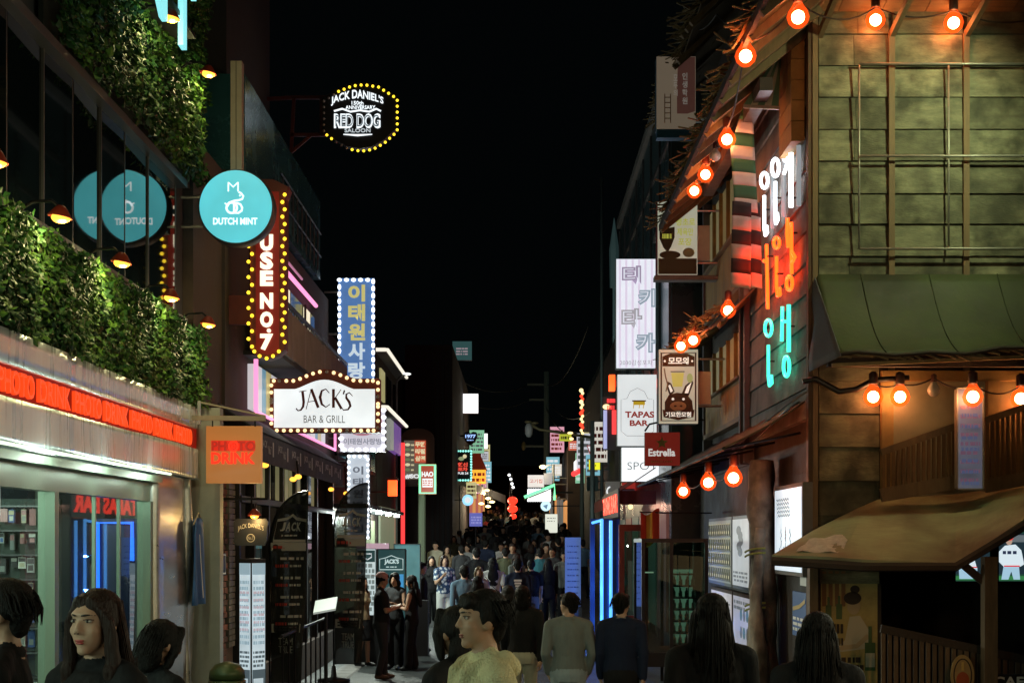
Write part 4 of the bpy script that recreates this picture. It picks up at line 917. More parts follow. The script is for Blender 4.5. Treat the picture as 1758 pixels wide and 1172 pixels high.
# ================================================================== RIGHT SIDE
BOARD = mat('weathered_board', (.168, .176, .112), .85, var=.5, scale=2.6, stretch=(1, 1, 3.0), bump=.4, bscale=22, rnd=.34, stain=((.046, .050, .032), 3.4))
BOARDG = mat('grey_side_board', (.20, .20, .18), .8, var=.3, scale=2.5, stretch=(1, 1, 3), bump=.3, bscale=22, rnd=.25, stain=((.07, .07, .06), 1.4))
BATT = mat('batten_wood', (.17, .12, .065), .75, var=.25, scale=5, stretch=(4, 4, .6), bump=.2)
OCHRE = mat('ochre_wood', (.27, .17, .055), .7, var=.3, scale=3, stretch=(1, 4, 1), bump=.25, rnd=.2)
DWOOD = mat('dark_wood', (.032, .024, .018), .75, var=.3, scale=3, bump=.3)
PLASTER = mat('stained_plaster', (.24, .25, .17), .85, var=.2, scale=1.5, bump=.15)
WB = 17.0; S17 = WB/K
def wx(px): return (px - CX)*S17
def wz(py): return CH + (CY - py)*S17
house = thing('board_house', 'old weathered board house on the right corner with deep eaves and awnings', 'house', (3.5, 17, 0))
def plank(x0, x1, z0, z1):
    m = MB(); t = random.uniform(0, .006)
    m.hexa([(x0, WB-.036-t, z0), (x1, WB-.036-t, z0), (x1, WB+.02, z0), (x0, WB+.02, z0), (x0, WB-.012-t, z1), (x1, WB-.012-t, z1), (x1, WB+.02, z1), (x0, WB+.02, z1)])
    o = m.build('plank', BOARD, house)
rows = [-101, -47, 7, 61, 115, 169, 224, 278, 334, 386, 441, 495]
for a, b_ in zip(rows, rows[1:]):
    for x0, x1 in ((1405, 1524), (1533, 1651), (1661, 1779), (1788, 1960)):
        if x0 == 1405 and random.random() < .7:
            xm = random.uniform(1455, 1475); plank(wx(x0), wx(xm)-.003, wz(b_)+.006, wz(a)); plank(wx(xm)+.003, wx(x1), wz(b_)+.006, wz(a))
        else: plank(wx(x0), wx(x1), wz(b_)+.006, wz(a))
rows = [598, 655, 711, 768, 826, 885, 945, 1002]
for a, b_ in zip(rows, rows[1:]): plank(wx(1405), wx(1508), wz(b_)+.006, wz(a))
MB().box(3.56, 8, WB+.022, WB+.2, wz(850), 9.2).build('core_wall', DWOOD, house); MB().box(3.56, wx(1512), WB+.022, WB+.2, wz(1000), wz(850)-.002).build('core_wall', DWOOD, house)
for px in (1528.5, 1656, 1783): MB().box(wx(px)-.035, wx(px)+.035, WB-.075, WB-.04, wz(640), wz(60)).build('batten', BATT, house)
MB().box(3.50, 3.565, WB-.085, WB+.05, 0, wz(20)).build('corner_post', BATT, house)
MB().box(3.45, 3.497, WB-.07, WB+.05, 0, wz(20)).build('corner_post', mat('brown_post', (.10, .055, .03), .7, var=.2), house)
# side facade: lapped boards, panels, windows
MB().box(3.56, 8, WB+.21, 26.2, 3.4, 9.2).build('core_wall', DWOOD, house)
z = 3.7; i = 0
while z < 8.4:
    cuts = [17.06, 18.3 + .5*(i % 3), 20.1 + .35*((i*2) % 3), 21.4]
    for y0, y1 in zip(cuts, cuts[1:]):
        MB().hexa([(3.47, y0, z), (3.555, y0, z), (3.555, y1-.006, z), (3.47, y1-.006, z), (3.495, y0, z+.37), (3.555, y0, z+.37), (3.555, y1-.006, z+.37), (3.495, y1-.006, z+.37)]).build('plank', BOARDG, house)
    z += .378; i += 1
for z0, z1 in ((4.15, 5.55), (6.2, 8.2)):
    for k in range(13):
        y = 22.0 + k*.33
        MB().box(3.44, 3.55, y, y+.318, z0, z0 + (z1-z0)*.42).build('panel_board', OCHRE, house)
    w = MB().box(3.52, 3.56, 22.0, 26.2, z0+(z1-z0)*.45, z1).build('window', mat('lit_paper_window', (.42, .40, .26), .6, em=(.8, .62, .25), es=.10, sample=False), house)
    b = MB()
    for k in range(6): y = 22.0+k*.84; b.box(3.46, 3.52, y-.03, y+.03, z0+(z1-z0)*.45, z1)
    b.each('window_bar', OCHRE, w)
    MB().box(3.38, 3.55, 21.95, 26.25, z0+(z1-z0)*.425, z0+(z1-z0)*.45).build('sill', BATT, house)
    MB().box(3.40, 3.55, 21.95, 26.25, z0-.08, z0-.003).build('rail', BATT, house)
for y in (21.45, 21.9, 26.2): MB().box(3.40, 3.55, y-.05, y+.05, 3.4, 8.4).build('post', mat('grey_post', (.13, .13, .14), .7, var=.2), house)
# ochre boards above the striped cloth
for k in range(5): MB().box(3.30, 3.46, 17.2, 18.0, 7.06+k*.25, 7.30+k*.25).build('panel_board', OCHRE, house)
# eaves with rafters
EAVE = mat('eave_board', (.15, .11, .055), .8, var=.35, scale=4, stretch=(1, 5, 1), bump=.3, rnd=.2)
for k in range(16):
    y = 14.0 + k*.72
    MB().hexa([(2.5, y, 7.62), (2.5, y+.71, 7.62), (3.56, y+.71, 8.5), (3.56, y, 8.5), (2.5, y, 7.66), (2.5, y+.71, 7.66), (3.56, y+.71, 8.54), (3.56, y, 8.54)]).build('eave_board', EAVE, house)
    if k % 2 == 0 or True: MB().beam((2.44, y+.3, 7.53), (3.5, y+.3, 8.38), .06, .09).build('rafter', BATT, house)
MB().beam((2.44, 14.0, 7.6), (2.44, 25.5, 7.6), .05, .10).build('fascia_board', DWOOD, house)
MB().beam((3.0, 17.2, 7.75), (3.0, 22.5, 7.75), .16, .16).build('eave_beam', mat('dark_pipe', (.05, .045, .045), .4, var=.2), house)
for k in range(14):
    y = 20.75 + k*.4; xa = 3.04 - .48*(y-20.75)/5.6; xb = xa - .034
    MB().hexa([(xa, y, 5.46), (xb, y+.39, 5.46), (3.46, y+.39, 5.90), (3.46, y, 5.90), (xa, y, 5.50), (xb, y+.39, 5.50), (3.46, y+.39, 5.94), (3.46, y, 5.94)]).build('eave_board', EAVE, house)
    if k % 2: MB().beam((xa-.04, y, 5.40), (3.42, y, 5.84), .05, .07).build('rafter', BATT, house)
STRAW = mat('bamboo_straw', (.22, .17, .075), .7, rnd=.2, var=.3, scale=9)
def thatch(xe, ze, y0, y1, n, xw, zw, spread):
    m = MB(); r = random.Random(int(y0*10))
    for k in range(n):
        y = r.uniform(y0, y1); t = r.random()**2.2
        a = Vector((xe + (xw-xe)*t - .02, y, ze + (zw-ze)*t + .03 + r.uniform(0, .08)))
        L = r.uniform(.18, .5)
        bdir = Vector((-r.uniform(.2, .8), r.uniform(-.8, .8), r.uniform(-.5, .25))).normalized()*L*spread
        m.tube([a, a + bdir], r.uniform(.007, .016), 4)
    return m
thatch(2.46, 7.66, 14.4, 25.4, 420, 3.2, 8.3, .7).build('straw_edge', STRAW, house, kind='stuff')
thatch(2.72, 5.48, 21.6, 26.3, 220, 3.3, 5.85, .5).build('straw_edge', STRAW, house, kind='stuff')
m = MB()
for k in range(10): y = 20.6+k*.55; m.beam((2.5, y, 9.7+.1*(k % 3)), (3.7, y+.15, 10.9), .07, .07)
m.each('upper_rafter', BATT, house)
MB().hexa([(2.62, 20.4, 9.9), (2.62, 26.2, 9.9), (3.9, 26.2, 11.0), (3.9, 20.4, 11.0), (2.62, 20.4, 9.95), (2.62, 26.2, 9.95), (3.9, 26.2, 11.05), (3.9, 20.4, 11.05)]).build('upper_eave', EAVE, house)
MB().box(3.56, 8, 20.5, 26.2, 9.2, 10.8).build('attic_wall', DWOOD, house)
thatch(2.6, 9.9, 20.4, 26.2, 360, 3.4, 10.6, .9).build('straw_edge', STRAW, house, kind='stuff')
# frontal soffit
for k in range(9): x = 3.3+k*.52; MB().hexa([(x, 14.6, 8.95), (x+.51, 14.6, 8.95), (x+.51, 17.1, 8.52), (x, 17.1, 8.52), (x, 14.6, 8.99), (x+.51, 14.6, 8.99), (x+.51, 17.1, 8.56), (x, 17.1, 8.56)]).build('soffit_board', EAVE, house)
for px in (1405, 1528, 1656, 1783): MB().beam((wx(px)+.01, 16.97, wz(62)), (wx(px)+.10, 14.7, 8.86), .06, .09).build('rafter', BATT, house)
# thin sign frame of pipe
PIPE = mat('pale_pipe', (.33, .34, .30), .45, .5)
fr = thing('pipe_frame', 'empty frame of thin pale pipes fixed to the board wall', 'frame', (wx(1555), 16.8, wz(427)))
y = 16.84; P_ = lambda px, py: Vector((wx(px)*y/WB, y, CH + (CY-py)*y/K))
for p, q in (((1476, 110), (1900, 110)), ((1476, 268), (1900, 268)), ((1476, 427), (1900, 427))): MB().tube([P_(*p), P_(*q)], .016, 6).build('rail', PIPE, fr, True)
for px in (1476, 1630, 1785): MB().tube([P_(px, 110)+Vector((0, .035, 0)), P_(px, 427)+Vector((0, .035, 0))], .013, 6).build('upright', PIPE, fr, True)
# green awning
GCAN = mat('green_canvas', (.042, .064, .022), .7, var=.35, scale=1.6, bump=.25, bscale=14, stain=((.018, .026, .012), 1.1))
aw = thing('green_awning', 'sagging dark green canvas awning across the board wall', 'awning', (5, 16.5, 4.3))
def G(u, v):
    x0, x1 = 3.55 + .06*v, 7.6
    z = 5.40 - 1.08*v - .20*sin(pi*v)*.9 + .14*u*v + (.018*sin(u*31)+.02*sin(u*13+1))*v*v
    return Vector((x0 + (x1-x0)*u, 16.93 - 1.0*v + .02*sin(u*17)*v, z))
MB().sheet(G, 60, 14, (0, .01, -.012)).build('canvas', GCAN, aw, True)
for k in range(5): MB().tube([G(.13+.2*k, v/10) + Vector((0, -.006, .004)) for v in range(11)], .006, 5).build('seam', mat('seam_thread', (.03, .045, .018), .8), aw, True)
a_, b1, c1 = Vector((3.53, 16.93, 5.38)), Vector((3.62, 15.92, 4.30)), Vector((3.44, 16.75, 4.22))
MB().sheet(lambda u, v: a_.lerp(b1.lerp(c1, u), v) + Vector((-.02*sin(v*9)*u, 0, 0)), 6, 10, (-.008, 0, 0)).build('side_flap', mat('grey_blue_canvas', (.10, .12, .14), .75, var=.25, scale=3), aw, True)
MB().tube([G(i/20, 1) + Vector((0, -.01, -.02)) for i in range(21)], .022, 6).build('front_pole', DWOOD, aw, True)
m = MB(); r = random.Random(4)
for k in range(34): u = k/34; p = G(u, 1); m.beam(p+Vector((0, .0, -.03)), p+Vector((.1+r.uniform(0, .1), .02, -.05-r.uniform(0, .05))), .02)
m.build('torn_fringe', mat('rag_olive', (.16, .15, .08), .8), aw)
MB().beam((3.55, 16.35, wz(634)), (7.6, 16.35, wz(634)), .10, .10).build('awning_beam', DWOOD, aw)
MB().beam((3.55, 16.1, CH+298*16.1/K), (7.6, 16.0, CH+325*16/K), .05, .04).build('bamboo_pole', STRAW, aw)
# first floor balcony
bal = thing('sloped_balcony', 'wooden stair balustrade sloping up to the right above the tin canopy', 'balustrade', (5, 16.6, 3))
MB().box(wx(1530), 8, WB-.02, WB+.02, wz(860), wz(655)).build('infill', PLASTER, house)
MB().box(wx(1690), 8, WB-.04, WB-.021, wz(850), wz(655)).build('infill', mat('ochre_infill', (.16, .13, .06), .8, var=.3, scale=2), house)
MB().box(wx(1510), 8, WB-.12, WB-.03, wz(655), wz(638)).build('lintel', OCHRE, house)
for px in (1519, 1700): MB().box(wx(px)-.07, wx(px)+.07, WB-.13, WB-.045, wz(870), wz(655)-.002).build('post', OCHRE, house)
SLAT = mat('balustrade_slat', (.14, .085, .035), .7, var=.3, scale=6, stretch=(3, 3, .6), rnd=.25)
yb = 16.65; Q = lambda px, py: W(px, py, yb)
def rail_sec(x0, x1, t0, t1, b0, b1):
    MB().beam(Q(x0, t0), Q(x1, t1), .075, .08).build('top_rail', BATT, bal)
    MB().beam(Q(x0, b0), Q(x1, b1), .05, .16).build('bottom_rail', BATT, bal)
    n = int((x1-x0)/8.6)
    for k in range(n):
        f = (k+.5)/n; x = x0+(x1-x0)*f; zt, zb = t0+(t1-t0)*f+6, b0+(b1-b0)*f-12
        p, q = Q(x-2.6, zb), Q(x+2.6, zt); MB().box(p.x, q.x, yb-.012, yb+.012, p.z, q.z).build('slat', SLAT, bal)
rail_sec(1512, 1642, 776, 731, 850, 827); rail_sec(1690, 1850, 722, 668, 834, 806)
t, a = lightbox('menu_column', 'slim bluish vertical menu panel in a pale frame on the balustrade', 'sign', 1641, 838, 1688, 668, 16.3, .06, glow('dim_bluish', (.20, .22, .30), .34, var=.35), PIPE, rim=2.5, rim_mat=PIPE)
a.bars('print', glow('dim_rose', (.3, .16, .26), .3, False), 1648, 830, 1682, 690, 9, 3, fill=.4); a.bars('print', glow('dim_blue', (.12, .16, .32), .4, False), 1650, 836, 1680, 700, 7, 13, fill=.3, lift=.004); a.done()
# tin canopy
TIN = mat('tin_canopy', (.24, .31, .19), .62, .15, var=.25, scale=1.6, stretch=(1, 3, 1), bump=.25, bscale=9, stain=((.12, .11, .07), 1.3))
can = thing('tin_canopy', 'dull olive sheet canopy sweeping down over the corner of the board house', 'canopy', (4.5, 16, 2))
fp = [W(1325, 957, 15.4), W(1480, 967, 15.1), W(1640, 967, 15.1), W(1758, 897, 15.1), W(1930, 798, 15.1)]
bp_ = [W(1395, 915, 16.3), W(1508, 863, 16.92), W(1640, 849, 16.92), W(1758, 834, 16.92), W(1930, 806, 16.92)]
def pl(P, u):
    i = min(int(u*4), 3); return P[i].lerp(P[i+1], u*4-i)
MB().sheet(lambda u, v: pl(fp, u).lerp(pl(bp_, u), v) + Vector((0, 0, .02*sin(u*40)*v*(1-v)*2 + .02*sin(u*9))), 40, 6, (0, 0, .03)).build('sheet', TIN, can, False)
MB().tube([p+Vector((0, -.01, -.035)) for p in fp], .05, 6).build('edge_board', DWOOD, can)
tp = thing('paper_patch', 'crumpled pale paper stuck on the low corner of the tin canopy', 'paper', W(1380, 945, 15.5)); 
MB().sheet(lambda u, v: pl(fp, .06+.13*u).lerp(pl(bp_, .06+.13*u), .08+.35*v) + Vector((0, 0, .05+.012*sin(u*11+v*7))), 8, 6, (0, 0, .006)).build('sheet', mat('crumpled_paper', (.46, .46, .42), .7, var=.25, scale=12), tp)
# ground floor: poster wall, open bar with screens, posts, fence
m = MB(); m.box(wx(1392), wx(1512), WB-.02, WB+.03, 0, wz(1003)); m.build('lower_wall', DWOOD, house)
m = MB(); m.box(wx(1512), 8.5, 20.4, 20.6, 0, 3.3); m.box(3.6, 3.7, 17.1, 20.6, 0, 3.3); m.box(3.6, 8.5, 17.1, 20.6, 3.25, 3.39); m.build('bar_interior', mat('dark_bar_interior', (.04, .03, .022), .8), house)
ps = thing('drinks_poster', 'yellowed drinks poster of a woman with hair in a bun and green bottles', 'poster', (wx(1456), WB-.03, 0))
a = Art(frontal(WB-.021), ps, .0); PBG = mat('yellow_poster', (.40, .33, .12), .6, var=.2); PBR2 = mat('poster_brown', (.20, .10, .04), .6); PSK = mat('poster_skin', (.45, .36, .22), .6); PWH = mat('poster_white', (.50, .48, .36), .6); PGN = mat('poster_green', (.05, .12, .04), .5); PHA = mat('poster_hair', (.02, .015, .012), .6)
a.rect('sheet', PBG, 1409, 1200, 1506, 976, .006); a.h = .007
for k in range(4): a.rect('curtain', PBR2, 1411+k*11, 1040, 1418+k*11, 980, .002)
a.disc('figure', PSK, 1465, 1040, 11, 14, lift=.003); a.disc('figure_hair', PHA, 1463, 1026, 15, 11, lift=.006); a.disc('figure_hair', PHA, 1467, 1011, 8, 7, lift=.006)
a.poly('figure_blouse', PWH, [(1458, 1058), (1476, 1056), (1494, 1085), (1490, 1112), (1444, 1118), (1434, 1112), (1450, 1098)], .002, .004); a.line('figure_arm', PSK, [(1490, 1090), (1470, 1108), (1436, 1112)], 8, .002, .008)
for x, y in ((1422, 1030), (1440, 1028)): a.rect('bottle', PGN, x-5, y+34, x+5, y+8, .002, .004); a.rect('bottle', PGN, x-2, y+8, x+2, y-6, .002, .004)
a.rect('bottle', PGN, 1484, 1150, 1502, 1102, .002, .01); a.rect('bottle', PGN, 1490, 1102, 1496, 1074, .002, .01); a.rect('bottle_label', PWH, 1485, 1144, 1501, 1120, .002, .014)
for y0, y1, s in ((1090, 1072, 5), (1112, 1096, 6)): a.bars('print', PHA, 1430, y0, 1450, y1, 1, s, .9, lift=.006)
a.bars('print', PHA, 1444, 1165, 1482, 1126, 3, 9, .7, lift=.006); a.done()
def tv(label, x0, x1, d):
    t, a = lightbox('television', label, 'television', x0, 997, x1, 912, d, .08, glow('pitch_green', (.03, .12, .07), .5), BLACKP, rim=1.5)
    SK, UW, UG, RC = glow('tv_white', (.72, .84, .90), .95, False), glow('tv_blue_trouser', (.42, .66, .82), .85, False), glow('tv_grass', (.06, .32, .10), .6, False), glow('tv_red', (.75, .04, .04), .9, False)
    a.rect('picture_bg', glow('tv_dark', (.03, .06, .08), .5, False), x0+2, 985, x1-2, 915, lift=.001); a.rect('picture_bg', UG, x0+2, 995, x1-2, 988, lift=.001); a.rect('picture_bg', glow('tv_crowd', (.25, .30, .32), .5, False), x0+2, 930, x1-2, 918, lift=.002)
    return t, a, (SK, UW, UG, RC)
t, a, (SK, UW, UG, RC) = tv('bar television showing a batter in white and red, half behind a post', 1712, 1790, 18.4)
F = glow('tv_skin', (.55, .38, .28), .8, False)
a.poly('player', UW, [(1718, 994), (1722, 970), (1748, 970), (1750, 994), (1739, 994), (1735, 980), (1730, 994)], .002, .006); a.poly('player', SK, [(1714, 946), (1724, 936), (1742, 934), (1752, 944), (1757, 968), (1750, 972), (1722, 972), (1712, 962)], .002, .009)
a.disc('player_face', F, 1731, 928, 5.5, 7, lift=.010); a.disc('player_cap', RC, 1731, 922, 7.5, 5.5, lift=.013); a.bars('jersey_print', glow('tv_navy', (.05, .07, .15), .5, False), 1720, 952, 1748, 945, 1, 5, .8, lift=.013); a.line('player_belt', RC, [(1722, 971), (1749, 971)], 2.2, .002, .013); a.done()
t, a, (SK, UW, UG, RC) = tv('bar television under the canopy edge showing a player in pale trousers', 1638, 1700, 18.4)
a.poly('player', SK, [(1646, 975), (1652, 950), (1668, 946), (1676, 975)], .002, .009); a.poly('player', UW, [(1646, 993), (1645, 974), (1677, 974), (1676, 993)], .002, .006); a.line('player_belt', RC, [(1646, 973), (1676, 973)], 2, .002, .013); a.done()
for px, w in ((1698, 22), (1395, 14)):
    q = W(px, 1172, 15.35 if px > 1500 else 16.6); y = q.y; h = w*y/K/2
    MB().box(q.x-h, q.x+h, y-.07, y+.07, 0, W(0, 955 if px > 1500 else 975, y).z).build('post', mat('post_brown', (.13, .09, .05), .75, var=.3, scale=5, stretch=(4, 4, .6)), house)
MB().beam(W(1702, 1010, 15.42), W(1655, 970, 15.42), .06, .08).build('brace', DWOOD, house)
fe = thing('bar_fence', 'low slatted wooden fence sloping in front of the open bar', 'fence', W(1620, 1172, 15.7))
MB().beam(W(1512, 1078, 15.75), W(1800, 1140, 15.6), .06, .09).build('top_rail', DWOOD, fe)
for k in range(26):
    px = 1516 + k*11; py = 1085 + (px-1512)*.215; p = W(px, py, 15.75-.0005*(px-1512)); MB().box(p.x-.022, p.x+.022, p.y-.012, p.y+.012, .05, p.z).build('slat', mat('fence_slat', (.11, .08, .05), .75, rnd=.35, var=.3, scale=7), fe)
MB().beam(W(1512, 1240, 15.76), W(1800, 1290, 15.62), .05, .08).build('bottom_rail', DWOOD, fe)
d = 15.45; t = thing('oval_sign', 'small oval wooden sign with a painted emblem on the fence', 'sign', W(1651, 1180, d)); a = Art(frontal(d), t, 0)
a.disc('board', mat('oval_wood', (.30, .22, .09), .6, var=.2), 1651, 1158, 20, 35, h=.03); a.h = .031; a.disc('emblem', mat('emblem_red', (.30, .06, .02), .6), 1651, 1166, 11, 14); a.ring('border', DWOOD, 1651, 1158, 15, 2, rb=28); a.line('spike', mat('emblem_gold', (.45, .33, .1), .5), [(1651, 1150), (1651, 1135)], 4); a.done()
d = 15.4; t = thing('fence_plate', 'dark plate with pale capital letters low on the fence', 'sign', W(1735, 1180, d)); a = Art(frontal(d), t, 0); a.rect('board', BLACKP, 1697, 1195, 1790, 1156, .025); a.h = .026; a.text('lettering', PRINTW, 'CAFE', 1704, 1178, 1770, 1160, off=.03); a.done()
# striped cloths
SG, SWH, SBK = mat('stripe_green', (.03, .13, .06), .8), mat('stripe_white', (.50, .48, .42), .8, var=.1), mat('stripe_black', (.025, .025, .025), .8)
cl = thing('striped_cloth', 'long striped cloth of green, black and cream bands hanging from the eave', 'cloth', W(1275, 490, 18.6))
def band(x0f, x1f, y0, y1, n, d, dark):
    for k in range(n):
        a0, a1 = y0+(y1-y0)*k/n, y0+(y1-y0)*(k+1)/n
        m = SWH if k % 2 else (SG if a0 < dark else SBK)
        MB().sheet(lambda u, v: W(x0f(a0+(a1-a0)*v)*(1-u) + x1f(a0+(a1-a0)*v)*u, a0+(a1-a0)*v - 3*u*(1-u) + 4*u, d + .014*sin(u*5+(a0+(a1-a0)*v)*.02)), 8, 3, (0, .006, 0)).build('stripe', m, cl, True)
band(lambda y: 1276 - min(1, (y-182)/70)*22 + max(0, y-260)*.08, lambda y: 1292 + (y-182)*.05, 182, 362, 8, 18.5, 400)
band(lambda y: 1257 - (y-350)*.02, lambda y: 1290 - (y-350)*.01, 345, 492, 6, 18.4, 340)
band(lambda y: 1284 + (y-330)*.03, lambda y: 1305 + (y-330)*.02, 345, 492, 6, 18.75, 340)
wa = thing('window_awning', 'small green and white striped awning flap beside the top bulb', 'awning', W(1310, 183, 18.0)); yy = 17.9
for k in range(5):
    u0, u1 = k/5, (k+1)/5
    A0, B0, B1 = W(1342, 84, yy), W(1276, 181, yy-.2), W(1336, 184, yy-.3)
    MB().sheet(lambda u, v: A0.lerp(B0.lerp(B1, u0+(u1-u0)*u), .02+.98*v), 3, 6, (0, .006, 0)).build('stripe', mat('awning_pale', (.48, .52, .44), .7) if k % 2 else mat('awning_green', (.12, .27, .18), .7), wa)
MB().beam(W(1276, 183, 17.7), W(1338, 186, 17.6), .03, .04).build('frame', PIPE, wa)
# neon lettering on the side wall
NX = 3.40
nt_ = thing('wall_neon', 'tall neon lettering on the side wall in white, orange and green rows', 'neon sign', (3.44, 19, 4.3))
def NP(px, py, dx=0.0): d = dX(px, NX); return Vector((NX+dx, d, CH + (CY-py)*d/K))
def ntube(m, r, pts, dx=0.0): MB().tube([NP(x, y, dx) for x, y in pts], r, 8).build('neon_stroke', m, nt_, True)
def nring(m, r, cx, cy, rx, ry): ntube(m, r, [(cx + rx*cos(2*pi*k/16+.3), cy + ry*sin(2*pi*k/16+.3)) for k in range(17)])
NWH, NOR, NGR = glow('neon_white', (.86, .95, 1), 3.4), glow('neon_orange', (1, .075, .006), 4.0), glow('neon_green', (.05, .74, .46), 2.2)
rr = .024
nring(NWH, rr, 1312, 310, 6, 13); ntube(NWH, rr, [(1312, 336), (1312, 392), (1314, 404), (1317, 400), (1316, 388)])
nring(NWH, rr, 1331, 288, 6, 15); ntube(NWH, rr, [(1331, 312), (1331, 372), (1332, 384), (1335, 378), (1334, 366)])
nring(NWH, rr, 1349, 262, 5, 15); ntube(NWH, rr, [(1352, 278), (1349, 290), (1346, 298)]); ntube(NWH, rr*1.25, [(1358, 234), (1358, 356)])
ntube(glow('neon_reflection', (.5, .55, .58), .5, False), .03, [(1367, 242), (1367, 354)], .03); ntube(glow('neon_reflection', (.5, .55, .58), .5, False), .03, [(1322, 300), (1322, 392)], .03); ntube(glow('neon_reflection', (.5, .55, .58), .5, False), .03, [(1341, 276), (1341, 372)], .03)  # dim strokes imitate reflections of the white tubes
ntube(NOR, rr, [(1316, 420), (1318, 530)]); ntube(NOR, rr, [(1311, 448), (1316, 450)])
nring(NOR, rr, 1333, 417, 5, 9); ntube(NOR, rr, [(1333, 440), (1333, 492), (1335, 508), (1339, 506), (1338, 494)])
ntube(NOR, rr, [(1352, 374), (1351, 402), (1353, 424)]); ntube(NOR, rr, [(1358, 382), (1359, 470)]); ntube(NOR, rr, [(1359, 432), (1365, 442), (1360, 450)]); nring(NOR, rr, 1355, 486, 5, 12)
nring(NGR, rr, 1319, 563, 6, 14); ntube(NGR, rr, [(1319, 592), (1319, 646), (1321, 662), (1325, 658), (1324, 644)])
ntube(NGR, rr, [(1343, 526), (1342, 586)]); ntube(NGR, rr, [(1343, 550), (1348, 552)]); ntube(NGR, rr*1.15, [(1354, 523), (1354, 604)]); nring(NGR, rr, 1350, 629, 5, 17)
b = MB()
for px, py in ((1312, 360), (1331, 340), (1358, 250), (1358, 340), (1317, 440), (1334, 470), (1358, 400), (1319, 620), (1354, 560)): p = NP(px, py); b.tube([p, p+Vector((.12, 0, 0))], .012, 5)
b.each('standoff', IRON, nt_)
for (px, py), w_, c_ in (((1330, 330), 5, (.9, .95, 1)), ((1356, 290), 4, (.9, .95, 1)), ((1322, 470), 30, (1, .025, .004)), ((1345, 450), 30, (1, .025, .004)), ((1330, 600), 6, (.05, .8, .5))): lamp('neon_light', 'POINT', NP(px, py, -.10), w_, c_, nt_, .06)
# cables
for pts, label in (([(1378, 655), (1400, 650), (1440, 672), (1470, 668), (1500, 652), (1560, 648)], 'thick black cable looping along the wall under the green awning'), ([(1258, 770), (1300, 735), (1350, 695), (1385, 672)], 'pale cable rising along the dark side wall'), ([(1250, 785), (1300, 752), (1345, 708), (1372, 690)], 'black cable sagging along the dark side wall')):
    P3 = [W(x, y, 16.78 if pts[0][0] > 1300 else dX(x, 3.3)) for x, y in pts]
    MB().tube(P3, .035 if 'thick' in label else .014, 8).build('cable', BLACKP if 'pale' not in label else GREYWALL, None, True, label, 'cable')
# side wall ground floor: lit boards, tree trunk, lit menu
m = MB(); m.box(3.56, 3.75, 20.7, 27.8, 0, 3.39); m.box(3.52, 3.58, 17.1, 20.7, 0, 3.39); m.build('lower_side_wall', DWOOD, house)
def sidebox(name, label, cat, px0, px1, z0, z1, X, face, body):
    y0, y1 = dX(px1, X), dX(px0, X); t = thing(name, label, cat, (X+.05, (y0+y1)/2, z0))
    MB().box(X, X+.12, y0, y1, z0, z1).build('cabinet', body, t); MB().box(X-.008, X-.001, y0+.05, y1-.05, z0+.05, z1-.05).build('face', face, t)
    return t, Art(rightwall(X-.009), t, .001), y0+.06, y1-.06, z0+.06, z1-.06
PANEL = glow('poster_light', (.55, .58, .58), .62, var=.12); GRP = glow('grey_lit_print', (.20, .22, .22), .35, False)
t, a, y0, y1, z0, z1 = sidebox('bottle_display', 'lit cabinet with rows of bottles, upper left of four wall panels', 'display', 1217, 1256, 1.50, 2.60, 3.32, glow('dim_cabinet', (.30, .32, .26), .42, var=.2), DGREY)
BT, BC = mat('bottle_glass', (.06, .06, .03), .3, em=(.10, .11, .05), es=.4, sample=False), glow('bottle_cap', (.55, .50, .30), .6, False)
for r_ in range(4):
    zb = z0 + .04 + r_*.235
    a.rect('shelf', DGREY, y0, zb-.02, y1, zb-.005, .01)
    for k in range(11): y = y0 + (y1-y0)*(k+.5)/11; a.poly('bottle', BT, [(y-.05, zb), (y+.05, zb), (y+.05, zb+.10), (y+.018, zb+.14), (y+.018, zb+.18), (y-.018, zb+.18), (y-.018, zb+.14), (y-.05, zb+.10)], .012); a.rect('cap', BC, y-.02, zb+.18, y+.02, zb+.195, .012); a.rect('bottle_label', BC, y-.04, zb+.03, y+.04, zb+.075, .002, .0125)
a.done()
t, a, y0, y1, z0, z1 = sidebox('lit_poster', 'glowing white poster with a grey drawing, upper right of four wall panels', 'poster', 1257.5, 1287, 1.50, 2.60, 3.32, PANEL, DGREY)
for k in range(5): a.disc('drawing', GRP, (y0+y1)/2+.12*sin(k*2), z0+.5+.08*k, .2, .07, n=14, lift=.001*k)
a.bars('print', GRP, y0+.1, z0+.04, y1-.1, z0+.22, 3, 6, words=5); a.done()
t, a, y0, y1, z0, z1 = sidebox('lit_poster', 'plain pale lit poster, lower left of four wall panels', 'poster', 1221, 1257, .45, 1.44, 3.32, glow('pinkish_panel', (.58, .55, .56), .6, var=.15), DKBROWN); a.bars('print', GRP, y0+.1, z0+.1, y1-.1, z1-.1, 8, 9, .25); a.done()
t, a, y0, y1, z0, z1 = sidebox('lit_poster', 'lit poster crowded with dark pictures, lower right of four wall panels', 'poster', 1258.5, 1288, .35, 1.44, 3.32, glow('lilac_panel', (.52, .52, .58), .55, var=.15), DKBROWN)
for k in range(9): a.disc('picture', GRP if k % 2 else glow('teal_print', (.10, .22, .26), .4, False), y0+.15+.28*(k % 3), z0+.2+.26*(k//3), .10, .09, n=10, lift=.001*(k % 3))
a.bars('print', GRP, y0+.1, z1-.2, y1-.1, z1-.03, 2, 8); a.done()
t, a, y0, y1, z0, z1 = sidebox('lit_menu', 'bright white lit menu with handwriting, partly behind the canopy corner', 'menu', 1330, 1378, 1.80, 2.93, 3.38, glow('menu_white', (.66, .76, .84), .95, var=.06), GREYWALL)
GI = mat('menu_ink', (.05, .05, .05), .6)
